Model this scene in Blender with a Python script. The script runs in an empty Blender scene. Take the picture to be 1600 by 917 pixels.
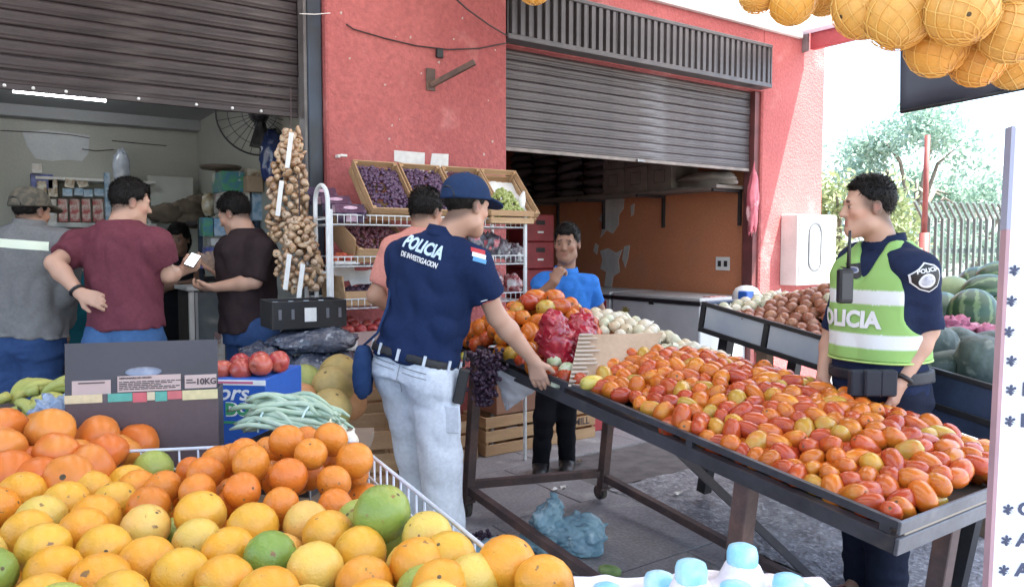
import bpy, math, random
import numpy as np
from mathutils import Vector, Matrix, noise
from mathutils.bvhtree import BVHTree

random.seed(7); RNG = np.random.default_rng(11)
R = math.radians
SC = bpy.context.scene
COL = SC.collection

# ---------------------------------------------------------------- camera, sky, sun, exposure
CAM_Z, YAW, PITCH, FPX = 1.45, R(35), R(3.5), 1200.0
cam_data = bpy.data.cameras.new('camera'); cam = bpy.data.objects.new('camera', cam_data); COL.objects.link(cam)
cam.location = (0, 0, CAM_Z); cam.rotation_euler = (R(90) - PITCH, 0, -YAW)
cam_data.sensor_width = 36; cam_data.lens = 27.0; cam_data.clip_start = 0.02; cam_data.clip_end = 400
SC.camera = cam
SUN_AZ, SUN_EL = R(140), R(62)          # azimuth clockwise from +Y (into the building); +X is along the facade
world = bpy.data.worlds.new('World'); SC.world = world; world.use_nodes = True
wn = world.node_tree; wn.nodes.clear()
sky = wn.nodes.new('ShaderNodeTexSky'); sky.sky_type = 'NISHITA'; sky.sun_disc = False
sky.sun_elevation = SUN_EL; sky.sun_rotation = SUN_AZ; sky.air_density = 1.0; sky.dust_density = 1.6; sky.ozone_density = 1.0
bg = wn.nodes.new('ShaderNodeBackground'); bg.inputs['Strength'].default_value = 0.15
wo = wn.nodes.new('ShaderNodeOutputWorld')
wn.links.new(sky.outputs[0], bg.inputs['Color']); wn.links.new(bg.outputs[0], wo.inputs['Surface'])
sun_d = bpy.data.lights.new('sun', 'SUN'); sun_d.energy = 5.0; sun_d.angle = R(0.6); sun_d.color = (1, .95, .87)
sun = bpy.data.objects.new('sun', sun_d); COL.objects.link(sun)
to_sun = Vector((math.sin(SUN_AZ) * math.cos(SUN_EL), math.cos(SUN_AZ) * math.cos(SUN_EL), math.sin(SUN_EL)))
sun.rotation_euler = to_sun.to_track_quat('Z', 'Y').to_euler(); sun.location = (12, -6, 14)
SC.view_settings.view_transform = 'Standard'; SC.view_settings.look = 'None'
SC.view_settings.gamma = 1.0; SC.view_settings.exposure = 2.2; SC.view_settings.use_curve_mapping = False
SC.render.engine = 'CYCLES'
SC.cycles.use_denoising = True
SC.cycles.max_bounces = 7; SC.cycles.diffuse_bounces = 4; SC.cycles.glossy_bounces = 3
SC.cycles.transmission_bounces = 5; SC.cycles.transparent_max_bounces = 8
SC.cycles.caustics_reflective = False; SC.cycles.caustics_refractive = False
SC.cycles.sample_clamp_indirect = 6.0

# ---------------------------------------------------------------- pixel to place (photograph is 1600 x 917)
CY, SY = math.cos(YAW), math.sin(YAW)
def ray(px, py):
    x = (px - 800) / FPX; y = (458.5 - py) / FPX
    d = math.cos(PITCH) + y * math.sin(PITCH); z = -math.sin(PITCH) + y * math.cos(PITCH)
    return x, d, z                                     # right, forward, up
def ldz(l, d, z): return Vector((l * CY + d * SY, -l * SY + d * CY, z))
def at(px, py, d=None, x=None, y=None, z=None):
    l, f, u = ray(px, py); w = ldz(l, f, u)
    if d is not None: s = d / f
    elif x is not None: s = x / w.x
    elif y is not None: s = y / w.y
    else: s = (z - CAM_Z) / w.z
    return Vector((w.x * s, w.y * s, CAM_Z + w.z * s))

# ---------------------------------------------------------------- materials
MATS = {}
def nd(t, kind, **kw):
    n = t.nodes.new(kind)
    for k, v in kw.items(): setattr(n, k, v)
    return n
def mat(name, c=(.5, .5, .5), rough=.6, c2=None, scale=8, detail=4, contrast=(.35, .65), bump=0, bscale=40, metal=0, spec=.5,
        rand=None, coat=0, trans=0, alpha=1, emit=0, coord='Object', c3=None, s3=3, con3=(.55, .62), sss=0, stretch=None, attr=None,
        ior=1.45, sheen=0, translucent=0, vary=0, bdist=.01, vscale=60):
    """procedural principled material: base colour c broken up by noise towards c2, blotches of c3, random per object over list rand"""
    if name in MATS: return MATS[name]
    m = bpy.data.materials.new(name); m.use_nodes = True; t = m.node_tree
    b = t.nodes['Principled BSDF']; L = t.links.new
    tc = nd(t, 'ShaderNodeTexCoord'); vec = tc.outputs[coord]
    if stretch:
        mp = nd(t, 'ShaderNodeMapping'); mp.inputs['Scale'].default_value = stretch; L(vec, mp.inputs['Vector']); vec = mp.outputs[0]
    oi = nd(t, 'ShaderNodeObjectInfo')
    if rand:                                           # shift the noise from object to object
        ad = nd(t, 'ShaderNodeVectorMath', operation='ADD'); ml = nd(t, 'ShaderNodeMath', operation='MULTIPLY')
        L(oi.outputs['Random'], ml.inputs[0]); ml.inputs[1].default_value = 37.0
        L(vec, ad.inputs[0]); L(ml.outputs[0], ad.inputs[1]); vec = ad.outputs[0]
    col = None
    if attr:
        at_ = nd(t, 'ShaderNodeAttribute', attribute_name=attr); col = at_.outputs['Color']
    elif rand:
        cr = nd(t, 'ShaderNodeValToRGB'); L(oi.outputs['Random'], cr.inputs[0])
        el = cr.color_ramp.elements
        while len(el) < len(rand): el.new(.5)
        for i, q in enumerate(rand): el[i].position = i / (len(rand) - 1); el[i].color = (*q, 1)
        col = cr.outputs[0]
    def mixin(col, base, c2, scale, contrast, detail=4):
        n = nd(t, 'ShaderNodeTexNoise'); n.inputs['Scale'].default_value = scale; n.inputs['Detail'].default_value = detail; L(vec, n.inputs['Vector'])
        r = nd(t, 'ShaderNodeMapRange'); r.inputs[1].default_value = contrast[0]; r.inputs[2].default_value = contrast[1]; L(n.outputs[0], r.inputs[0])
        x = nd(t, 'ShaderNodeMix', data_type='RGBA'); L(r.outputs[0], x.inputs[0])
        if col is None: x.inputs[6].default_value = (*base, 1)
        else: L(col, x.inputs[6])
        x.inputs[7].default_value = (*c2, 1)
        return x.outputs[2]
    if c2: col = mixin(col, c, c2, scale, contrast, detail)
    if c3: col = mixin(col, c, c3, s3, con3, 5)
    if vary:
        n = nd(t, 'ShaderNodeTexNoise'); n.inputs['Scale'].default_value = vscale; n.inputs['Detail'].default_value = 6; L(vec, n.inputs['Vector'])
        r = nd(t, 'ShaderNodeMapRange'); r.inputs[1].default_value = .3; r.inputs[2].default_value = .7
        r.inputs[3].default_value = 1 - vary; r.inputs[4].default_value = 1 + vary; L(n.outputs[0], r.inputs[0])
        h = nd(t, 'ShaderNodeHueSaturation'); L(r.outputs[0], h.inputs['Value'])
        if col is None: h.inputs['Color'].default_value = (*c, 1)
        else: L(col, h.inputs['Color'])
        col = h.outputs[0]
    if col is None: b.inputs['Base Color'].default_value = (*c, 1)
    else: L(col, b.inputs['Base Color'])
    b.inputs['Roughness'].default_value = rough; b.inputs['Metallic'].default_value = metal
    b.inputs['Specular IOR Level'].default_value = spec; b.inputs['Coat Weight'].default_value = coat; b.inputs['Coat Roughness'].default_value = .15
    b.inputs['Transmission Weight'].default_value = trans; b.inputs['Alpha'].default_value = alpha; b.inputs['IOR'].default_value = ior
    b.inputs['Sheen Weight'].default_value = sheen
    if sss:
        b.inputs['Subsurface Weight'].default_value = sss; b.inputs['Subsurface Scale'].default_value = .01; b.inputs['Subsurface Radius'].default_value = (1, .4, .25)
    if emit:
        b.inputs['Emission Strength'].default_value = emit; b.inputs['Emission Color'].default_value = (*c, 1)
    if bump:
        n = nd(t, 'ShaderNodeTexNoise'); n.inputs['Scale'].default_value = bscale; n.inputs['Detail'].default_value = 6; L(vec, n.inputs['Vector'])
        bp = nd(t, 'ShaderNodeBump'); bp.inputs['Strength'].default_value = bump; bp.inputs['Distance'].default_value = bdist
        L(n.outputs[0], bp.inputs['Height']); L(bp.outputs[0], b.inputs['Normal'])
    if translucent:
        tr = nd(t, 'ShaderNodeBsdfTranslucent'); tr.inputs['Color'].default_value = (*c, 1)
        mx = nd(t, 'ShaderNodeMixShader'); mx.inputs[0].default_value = translucent
        L(b.outputs[0], mx.inputs[1]); L(tr.outputs[0], mx.inputs[2]); L(mx.outputs[0], t.nodes['Material Output'].inputs['Surface'])
    MATS[name] = m
    return m

# ---------------------------------------------------------------- mesh builder
class MB:
    def __init__(s): s.v = []; s.f = []; s.m = []; s.cur = 0
    def add(s, vs, fs):
        o = len(s.v); s.v += [tuple(p) for p in vs]; s.f += [tuple(i + o for i in q) for q in fs]; s.m += [s.cur] * len(fs); return s
    def box(s, lo, hi, M=None):
        vs = [Vector((x, y, z)) for z in (lo[2], hi[2]) for y in (lo[1], hi[1]) for x in (lo[0], hi[0])]
        if M is not None: vs = [M @ p for p in vs]
        return s.add(vs, [(0, 2, 3, 1), (4, 5, 7, 6), (0, 1, 5, 4), (2, 6, 7, 3), (0, 4, 6, 2), (1, 3, 7, 5)])
    def bbox(s, lo, hi, b=.004, M=None):               # box with chamfered edges
        lo = Vector(lo); hi = Vector(hi); b = min(b, *[(hi[i] - lo[i]) * .45 for i in range(3)])
        vs = []; idx = {}
        for cx in (0, 1):
            for cy in (0, 1):
                for cz in (0, 1):
                    for ax in range(3):
                        p = []
                        for i, cbit in enumerate((cx, cy, cz)):
                            e = lo[i] if cbit == 0 else hi[i]; inn = lo[i] + b if cbit == 0 else hi[i] - b
                            p.append(e if i == ax else inn)
                        idx[(cx, cy, cz, ax)] = len(vs); vs.append(Vector(p))
        F = []
        for ax in range(3):
            for sd in (0, 1):
                o = [i for i in range(3) if i != ax]; q = []
                for (a, c) in ((0, 0), (1, 0), (1, 1), (0, 1)):
                    k = [0, 0, 0]; k[ax] = sd; k[o[0]] = a; k[o[1]] = c; q.append(idx[(*k, ax)])
                if (sd == 0) != (ax == 1): q = q[::-1]
                F.append(tuple(q))
        for ax in range(3):                            # edge bevels along ax
            o = [i for i in range(3) if i != ax]
            for a in (0, 1):
                for c in (0, 1):
                    k0 = [0, 0, 0]; k0[o[0]] = a; k0[o[1]] = c; k1 = list(k0); k1[ax] = 1
                    q = [idx[(*k0, o[0])], idx[(*k1, o[0])], idx[(*k1, o[1])], idx[(*k0, o[1])]]
                    F.append(tuple(q))
        for cx in (0, 1):
            for cy in (0, 1):
                for cz in (0, 1): F.append(tuple(idx[(cx, cy, cz, ax)] for ax in range(3)))
        if M is not None: vs = [M @ p for p in vs]
        return s.add(vs, F)
    def tube(s, pts, r, n=8, closed=False, caps=True):
        pts = [Vector(p) for p in pts]; N = len(pts); rs = r if isinstance(r, (list, tuple)) else [r] * N
        vs = []; prev = None
        for i, p in enumerate(pts):
            if closed: t = pts[(i + 1) % N] - pts[i - 1]
            else: t = pts[min(i + 1, N - 1)] - pts[max(i - 1, 0)]
            t = t.normalized() if t.length > 1e-9 else Vector((0, 0, 1))
            if prev is None:
                a = Vector((0, 0, 1)) if abs(t.z) < .9 else Vector((1, 0, 0)); e1 = t.cross(a).normalized()
            else:
                e1 = prev - t * prev.dot(t); e1 = e1.normalized() if e1.length > 1e-6 else t.orthogonal().normalized()
            prev = e1; e2 = t.cross(e1)
            for k in range(n):
                a = 2 * math.pi * (k + .5) / n; vs.append(p + (e1 * math.cos(a) + e2 * math.sin(a)) * rs[i])
        fs = []
        for i in range(N if closed else N - 1):
            j = (i + 1) % N
            for k in range(n): fs.append((i * n + k, i * n + (k + 1) % n, j * n + (k + 1) % n, j * n + k))
        if not closed and caps: fs += [tuple(range(n))[::-1], tuple((N - 1) * n + k for k in range(n))]
        return s.add(vs, fs)
    def bar(s, a, b, w, h=None, up=(0, 0, 1)):         # square section bar from a to b
        a = Vector(a); b = Vector(b); h = w if h is None else h; t = (b - a).normalized(); up = Vector(up)
        if abs(t.dot(up)) > .95: up = Vector((1, 0, 0))
        e1 = t.cross(up).normalized(); e2 = e1.cross(t)
        vs = [p + e1 * x * w / 2 + e2 * y * h / 2 for p in (a, b) for (x, y) in ((-1, -1), (1, -1), (1, 1), (-1, 1))]
        return s.add(vs, [(3, 2, 1, 0), (4, 5, 6, 7), (0, 1, 5, 4), (1, 2, 6, 5), (2, 3, 7, 6), (3, 0, 4, 7)])
    def lathe(s, prof, n=16, M=None, sy=1.0):
        vs = []; fs = []
        for (r, z) in prof:
            for k in range(n):
                a = 2 * math.pi * k / n; vs.append(Vector((r * math.cos(a), r * math.sin(a) * sy, z)))
        for i in range(len(prof) - 1):
            for k in range(n): fs.append((i * n + k, i * n + (k + 1) % n, (i + 1) * n + (k + 1) % n, (i + 1) * n + k))
        fs += [tuple(range(n))[::-1], tuple((len(prof) - 1) * n + k for k in range(n))]
        if M is not None: vs = [M @ p for p in vs]
        return s.add(vs, fs)
    def quad(s, a, b, c, d): return s.add([a, b, c, d], [(0, 1, 2, 3)])
    def prism(s, poly, off):                           # polygon (list of points) swept by vector off
        n = len(poly); off = Vector(off); vs = [Vector(p) for p in poly] + [Vector(p) + off for p in poly]
        return s.add(vs, [tuple(range(n))[::-1], tuple(range(n, 2 * n))] + [(i, (i + 1) % n, n + (i + 1) % n, n + i) for i in range(n)])
    def grid(s, fn, nu, nv, closed_u=False):
        vs = [fn(i / (nu if closed_u else nu - 1), j / (nv - 1)) for j in range(nv) for i in range(nu)]
        fs = []
        for j in range(nv - 1):
            for i in range(nu if closed_u else nu - 1):
                k = (i + 1) % nu; fs.append((j * nu + i, j * nu + k, (j + 1) * nu + k, (j + 1) * nu + i))
        return s.add(vs, fs)
    def mesh(s, name, mats, smooth=False):
        me = bpy.data.meshes.new(name); me.from_pydata(s.v, [], s.f)
        for m in (mats if isinstance(mats, (list, tuple)) else [mats]): me.materials.append(m)
        if len(me.materials) > 1: me.polygons.foreach_set('material_index', s.m)
        if smooth: me.polygons.foreach_set('use_smooth', [True] * len(me.polygons))
        me.update(); return me
    def build(s, name, mats, parent=None, smooth=False, loc=None): return ob(name, s.mesh(name, mats, smooth), parent, loc)
def ob(name, me, parent=None, loc=None, rot=None, scale=None):
    o = bpy.data.objects.new(name, me); COL.objects.link(o)
    if parent is not None: o.parent = parent
    if loc is not None: o.location = loc
    if rot is not None: o.rotation_euler = rot
    if scale is not None: o.scale = scale if isinstance(scale, (tuple, list, Vector)) else (scale,) * 3
    return o
def tag(o, label=None, cat=None, group=None, kind=None):
    if label: o['label'] = label
    if cat: o['category'] = cat
    if group: o['group'] = group
    if kind: o['kind'] = kind
    return o
def thing(name, label, cat, loc=(0, 0, 0), rz=0, group=None):
    o = ob(name, None, None, loc, (0, 0, rz)); o.empty_display_size = .1
    return tag(o, label, cat, group)
def copy_tree(o, parent=None):
    c = o.copy(); COL.objects.link(c); c.parent = parent
    for ch in [q for q in bpy.data.objects if q.parent == o]: copy_tree(ch, c)
    return c
def smooth_mesh(me): me.polygons.foreach_set('use_smooth', [True] * len(me.polygons)); return me
def nz(p, s=1.0): return noise.noise(Vector(p) * s)
def text_mesh(body, size, ext=.0008, off=0.0, shear=0, align='CENTER', sx=1.0):
    cu = bpy.data.curves.new('text', 'FONT'); cu.body = body; cu.size = size; cu.extrude = ext; cu.offset = off; cu.shear = shear
    cu.align_x = align; cu.align_y = 'CENTER'; cu.resolution_u = 3
    o = bpy.data.objects.new('text', cu); COL.objects.link(o)
    bpy.context.view_layer.update()
    me = bpy.data.meshes.new_from_object(o.evaluated_get(bpy.context.evaluated_depsgraph_get()))
    bpy.data.objects.remove(o)
    if sx != 1.0:
        for v in me.vertices: v.co.x *= sx
    return me
def text(name, body, size, m, parent, M, off=0.0, ext=.0008, align='CENTER', sx=1.0, shear=0):
    me = text_mesh(body, size, ext, off, shear, align, sx); me.transform(M); me.materials.clear(); me.materials.append(m)
    return ob(name, me, parent)
def frame(o, xa, ya):                                  # matrix with local x along xa, local y along ya
    xa = Vector(xa).normalized(); za = xa.cross(Vector(ya)).normalized(); ya = za.cross(xa)
    M = Matrix((xa, ya, za)).transposed().to_4x4(); M.translation = Vector(o); return M
# ================================================================ the setting
def gz(y):                                             # the pavement falls away gently towards the street
    return 0.0 if y >= 3.0 else -.045 * (3.0 - max(y, -1.0))
def lit_sheet(o): return o
M_conc = mat('pavement_concrete', (.34, .325, .335), .75, (.22, .21, .22), 2.2, 6, (.3, .7), bump=.35, bscale=60, c3=(.42, .41, .41), s3=5, con3=(.55, .75), vary=.18)
M_joint = mat('dirt_joint', (.12, .11, .11), .95, (.18, .165, .16), 9, bump=.4, bscale=80)
M_rough = mat('rough_asphalt', (.34, .34, .36), .8, (.19, .19, .205), 14, 6, (.35, .65), bump=.7, bscale=45, bdist=.03, c3=(.44, .44, .47), s3=30, con3=(.52, .66))
M_street = mat('street_ground', (.30, .28, .25), .9, (.22, .2, .18), .7, 5, bump=.3, bscale=20)
M_red = mat('red_plaster', (.44, .125, .12), .8, (.35, .085, .085), 1.1, 7, (.35, .7), bump=.75, bscale=48, bdist=.014, c3=(.53, .21, .20), s3=3.2, con3=(.58, .78), vary=.14, vscale=35)
M_redbeam = mat('red_beam_paint', (.42, .07, .08), .5, (.34, .05, .06), 6, vary=.08)
M_orange_wall = mat('orange_brown_wall', (.64, .26, .13), .7, (.52, .20, .10), 1.3, 5, (.3, .7), bump=.3, bscale=30, c3=(.50, .22, .13), s3=2.2, con3=(.58, .72), vary=.1)
M_cream = mat('shop_cream_wall', (.52, .53, .48), .8, (.42, .43, .39), 1.2, 5, (.3, .7), bump=.15, bscale=30, vary=.05)
M_ceiling = mat('shop_ceiling', (.42, .43, .43), .85, (.34, .35, .36), 1, vary=.05)
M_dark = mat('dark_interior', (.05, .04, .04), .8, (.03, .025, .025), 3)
M_plaster = mat('bare_plaster', (.60, .58, .55), .9, (.48, .46, .44), 7, 5, (.35, .65), bump=.4, bscale=40)
M_shut = mat('shutter_brown_steel', (.062, .047, .048), .42, (.036, .028, .029), 3, 6, (.3, .7), bump=.12, bscale=25, c3=(.098, .083, .08), s3=2.1, con3=(.58, .8), stretch=(1, 1, 6), spec=.4, vary=.12)
M_shut2 = mat('shutter_grey_steel', (.098, .085, .088), .34, (.055, .047, .051), 3, 6, (.3, .7), bump=.15, bscale=18, c3=(.23, .23, .25), s3=1.7, con3=(.55, .8), stretch=(1, 1, 5), spec=.5, vary=.12)
M_fasc = mat('fascia_brown_steel', (.085, .074, .076), .3, (.045, .04, .044), 5, 5, (.3, .7), bump=.08, bscale=20, spec=.55, c3=(.2, .19, .2), s3=3, con3=(.6, .8))
M_post = mat('blue_grey_steel', (.038, .045, .058), .4, (.02, .024, .032), 5, 6, (.3, .7), c3=(.055, .085, .14), s3=3, con3=(.5, .75), stretch=(1, 1, .5), spec=.5)
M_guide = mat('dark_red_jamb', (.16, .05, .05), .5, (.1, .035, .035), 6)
M_white_roof = mat('translucent_roof_sheet', (.86, .87, .88), .6, translucent=.42)
M_shade_roof = mat('shading_roof_sheet', (.34, .34, .35), .55, (.27, .27, .28), 4, vary=.06)  # for the unseen sheets, added to cut the light through the roof
M_steel = mat('galvanised_steel', (.33, .33, .34), .45, (.22, .22, .23), 9, metal=.6)
M_white = mat('white_paint', (.78, .78, .76), .5, (.68, .68, .66), 6, vary=.04)
M_black = mat('black_plastic', (.018, .018, .02), .4, vary=.15)
M_cable = mat('cable_rubber', (.05, .03, .03), .6)

g = MB(); g.quad((-60, -60, -.36), (90, -60, -.36), (90, 90, -.36), (-60, 90, -.36))
tag(g.build('street', M_street), kind='structure')
# pavement: bedding sheet and slabs
pv = MB()
ys = [-2, -1, 0, 1, 2, 3, 3.5, 4.84]
pv.add([(x, y, gz(y) - .012) for y in ys for x in (-4, 3.06)], [(2 * i, 2 * i + 1, 2 * i + 3, 2 * i + 2) for i in range(len(ys) - 1)])
pv.add([(x, y, gz(y) - .012) for y in (3.42, 4.84) for x in (3.06, 9.0)], [(0, 1, 3, 2)])
pavement = tag(pv.build('pavement', M_joint), kind='structure')
sx, sy = .92, .78
for i in range(-2, 9):
    for j in range(0, 6):
        x0, y0 = -.9 + i * sx + (.31 if j % 2 else 0), .16 + j * sy
        x1, y1 = x0 + sx - .008, y0 + sy - .008
        if x1 > 3.05 and y0 < 3.4: x1 = min(x1, 3.05)
        if x1 - x0 < .1: continue
        s = MB(); q = RNG.uniform(-.002, .002, 4)
        b = [(x0, y0), (x1, y0), (x1, y1), (x0, y1)]; e = .004
        top = [(x0 + e, y0 + e), (x1 - e, y0 + e), (x1 - e, y1 - e), (x0 + e, y1 - e)]
        vs = [(x, y, gz(y) - .012) for x, y in b] + [(x, y, gz(y) - .001 + q[k]) for k, (x, y) in enumerate(b)] + [(x, y, gz(y) + .002 + q[k]) for k, (x, y) in enumerate(top)]
        fs = [(k, (k + 1) % 4, 4 + (k + 1) % 4, 4 + k) for k in range(4)] + [(4 + k, 4 + (k + 1) % 4, 8 + (k + 1) % 4, 8 + k) for k in range(4)] + [(8, 9, 10, 11)]
        s.add(vs, fs).build('slab', M_conc, pavement)
def rough(u, v):
    x = 3.075 + u * 6.0; y = -1.5 + v * 4.9
    h = nz((x * 9, y * 9, 1)) * .012 + nz((x * 27, y * 21, 3)) * .010
    return (x, y, gz(y) - .006 + h)
tag(MB().grid(rough, 150, 130).build('road', M_rough, smooth=True), kind='structure')

# ---------------------------------------------------------------- the red market building
YW = 4.83
B = thing('market_building', 'red plastered market building with two wide shop openings', 'building', (0, 0, 0))
def part(name, m, parent, *boxes, b=0):
    k = MB()
    for lo, hi in boxes: k.bbox(lo, hi, b) if b else k.box(lo, hi)
    return k.build(name, m, parent)
part('pillar', M_red, B, ((1.862, 4.70, -.02), (3.245, 5.02, 4.3)), b=.012)
part('wall_above_shop', M_red, B, ((3.245, 4.83, 2.96), (6.372, 5.0, 4.3)))
part('corner_pier', M_red, B, ((6.372, 4.828, -.02), (7.40, 5.05, 4.3)), b=.015)
part('side_wall', M_red, B, ((7.2, 5.052, -.02), (7.395, 10.0, 4.3)))
part('wall_above_left_shop', M_red, B, ((-3, 4.85, 3.42), (1.86, 5.0, 4.3)))
part('left_pier', M_red, B, ((-3, 4.8, -.02), (-1.45, 5.02, 4.3)))
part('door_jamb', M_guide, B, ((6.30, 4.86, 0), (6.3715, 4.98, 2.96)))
# left shop room
part('left_shop_back_wall', M_cream, B, ((-1.7, 8.30, 0), (1.9, 8.4, 2.9)))
part('left_shop_side_wall', M_cream, B, ((1.90, 5.021, 0), (1.98, 8.3, 2.9)))
part('left_shop_far_side_wall', M_cream, B, ((-1.7, 5.021, 0), (-1.6, 8.3, 2.9)))
part('left_shop_ceiling', M_ceiling, B, ((-1.7, 5.35, 2.702), (1.9, 8.3, 2.8)))
part('left_shop_ceiling_beam', M_ceiling, B, ((-1.6, 8.12, 2.60), (1.898, 8.298, 2.70)))
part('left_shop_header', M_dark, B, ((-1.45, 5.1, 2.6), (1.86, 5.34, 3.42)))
part('left_shop_floor', M_conc, B, ((-1.7, 4.85, -.05), (1.86, 8.3, .004)))
pt = MB(); pts = [at(x, y, y=8.295) for x, y in ((35, 207), (70, 203), (110, 208), (140, 212), (138, 240), (128, 252), (105, 250), (80, 252), (55, 248), (42, 228))]
pt.prism(pts, (0, .004, 0)); pt.build('pale_wall_patch', mat('pale_patch', (.66, .68, .68), .6, (.55, .58, .6), 5, vary=.05), B)
ck = MB()
for seg in (((0, 204), (60, 207), (110, 211), (140, 216)), ((175, 220), (215, 224), (260, 228)), ((128, 233), (150, 236), (178, 234))):
    ck.tube([at(x, y, y=8.288) for x, y in seg], .004, 5)
ck.build('wall_cable', M_cable, B)
# right shop room
part('right_shop_side_wall', M_orange_wall, B, ((6.38, 5.051, 0), (6.5, 9.5, 3.2)))
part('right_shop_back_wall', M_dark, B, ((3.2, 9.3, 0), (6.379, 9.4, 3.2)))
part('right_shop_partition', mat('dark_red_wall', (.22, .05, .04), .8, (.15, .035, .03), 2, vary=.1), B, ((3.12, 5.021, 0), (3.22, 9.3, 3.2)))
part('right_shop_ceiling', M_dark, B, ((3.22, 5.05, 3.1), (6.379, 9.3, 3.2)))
part('right_shop_floor', M_conc, B, ((3.25, 4.85, -.05), (6.379, 9.3, .004)))
def patch(pxs, name='bare_plaster_patch', x=6.372):
    k = MB(); p = [at(a, b, x=x) for a, b in pxs]; k.prism(p, (.006, 0, 0)); return k.build(name, M_plaster, B)
patch(((940, 312), (956, 309), (975, 311), (974, 326), (967, 335), (966, 352), (957, 365), (947, 360), (938, 371), (942, 350), (936, 343), (941, 330)))
patch(((937, 392), (950, 388), (962, 395), (972, 390), (966, 407), (968, 425), (958, 432), (955, 449), (944, 447), (947, 425), (938, 420), (941, 405)))
patch(((975, 385), (984, 383), (981, 402), (977, 418), (972, 405)))
patch(((930, 380), (935, 384), (932, 398), (927, 392)))
patch(((985, 322), (991, 318), (990, 335), (986, 338)))

# canopy of translucent sheets, unseen dull ones added to shape light, steel purlins and red side beam
CN = thing('canopy', 'white translucent sheet canopy with red side beam, unseen dull sheets added to shade the stalls', 'canopy', (0, 0, 0))
zc = lambda y: 3.60 - .02 * (4.8 - y)
for i in range(10):
    x0 = -2.6 + i * .965
    k = MB(); n = 24
    vs = []; fs = []
    for a in range(n + 1):
        x = x0 + .975 * a / n; w = .012 * math.cos(a * math.pi * .5) + .004 * (i % 2)
        vs += [(x, -.9, zc(-.9) + w), (x, 4.825, zc(4.825) + w)]  # front edge, out of view, drawn out to block sun from the near fruit
    fs = [(2 * a, 2 * a + 2, 2 * a + 3, 2 * a + 1) for a in range(n)]
    k.add(vs, fs).build('roof_sheet', M_white_roof if i >= 7 or i in (2, 4) else M_shade_roof, CN, smooth=True)  # unseen sheets alternate dull and translucent to shape light on the stalls
for y in (-.7, 1.1, 3.0): part('purlin', M_steel, CN, ((-2.6, y, zc(y) - .085), (6.98, y + .05, zc(y) - .025)))
part('wall_trim', M_white, CN, ((3.25, 4.775, 3.545), (6.93, 4.826, 3.60)), b=.005)
part('side_beam', M_redbeam, CN, ((7.02, 3.72, 3.44), (7.09, 4.76, 3.82)), b=.006)
part('bracket', M_steel, CN, ((6.985, 4.765, 3.42), (7.015, 4.827, 3.84)), ((6.985, 4.3, 3.80), (7.015, 4.764, 3.84)))
for x, y in ((-2.5, -.7), (7.0, -.75)): part('post', M_steel, CN, ((x, y, -.3), (x + .07, y + .07, zc(y) - .09)))

# ---------------------------------------------------------------- roller shutters (each slat its own piece)
def slat_mesh(x0, x1, h, name, m):
    prof = [(0, 0), (-.006, .004), (-.012, .010), (-.006, .016), (-.004, .020), (-.012, .026), (-.012, .032), (-.003, .036), (-.009, h * .62), (-.010, h * .8), (-.004, h - .004), (.004, h - .001)]
    k = MB(); n = 14; vs = []
    for i in range(n + 1):
        x = x0 + (x1 - x0) * i / n; wv = nz((x * 1.7, h, 3)) * .003
        for (yy, zz) in prof: vs.append((x, yy + wv, zz))
    P = len(prof)
    fs = [(i * P + j, (i + 1) * P + j, (i + 1) * P + j + 1, i * P + j + 1) for i in range(n) for j in range(P - 1)]
    k.add(vs, fs); return smooth_mesh(k.mesh(name, m))
sh = thing('roller_shutter', 'dark brown roller shutter half raised over the left shop entrance', 'shutter', (0, 4.90, 2.275))
sm = slat_mesh(-1.45, 1.745, .078, 'slat', M_shut)
for i in range(15): ob('slat', sm, sh, (0, RNG.uniform(-.004, .004), .03 + i * .0775))
part('bottom_bar', M_shut, sh, ((-1.45, -.014, 0), (1.745, .008, .034)), b=.004)
for px in (7, 52, 103, 216, 306, 362, 407):
    p = at(px, 140, y=4.885); k = MB(); k.lathe([(0.001, 0), (.009, .002), (.009, .01), (.001, .012)], 8, Matrix.Translation((p.x, -.014, .018)) @ Matrix.Rotation(R(90), 4, 'X')); k.build('rivet', M_white, sh, smooth=True)
sh2 = thing('roller_shutter', 'grey brown roller shutter half raised over the right shop entrance', 'shutter', (0, 4.92, 2.185))
sm2 = slat_mesh(3.26, 6.29, .075, 'slat', M_shut2)
for i in range(14): ob('slat', sm2, sh2, (0, RNG.uniform(-.005, .005), .028 + i * .0745))
part('bottom_bar', mat('shutter_bar', (.26, .22, .2), .5, (.16, .14, .13), 8), sh2, ((3.26, -.016, 0), (6.29, .008, .03)), b=.004)
part('latch', M_steel, sh2, ((4.75, -.04, .002), (4.83, -.017, .02)))
fz = thing('shutter_fascia', 'ribbed dark steel fascia box above the right roller shutter', 'fascia', (0, 4.70, 2.985))
rib = MB(); w = .0765
rib.add([(x, y, z) for z in (.02, .355) for x, y in ((0, .0), (.006, -.0), (.014, .028), (.034, .028), (.042, 0), (w - .002, 0))],
        [(i, i + 1, 7 + i, 6 + i) for i in range(5)])
rm = rib.mesh('rib', M_fasc)
for i in range(40): ob('rib', rm, fz, (3.252 + i * w, RNG.uniform(-.002, .002), 0))
part('frame_rail', M_fasc, fz, ((3.25, -.012, -.02), (6.33, .12, .02)), b=.004)
part('frame_rail', M_fasc, fz, ((3.25, -.012, .355), (6.33, .125, .385)), b=.004)
part('end_plate', M_fasc, fz, ((6.315, -.006, .021), (6.33, .12, .354)))
part('top_plate', M_dark, fz, ((3.25, .035, .021), (6.31, .125, .35)))
po = thing('steel_post', 'blue grey steel post beside the left shutter and the red pillar', 'post', (1.81, 4.80, 0))
part('shaft', M_post, po, ((-.045, -.045, 0), (.046, .06, 4.1)), b=.006)
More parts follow.
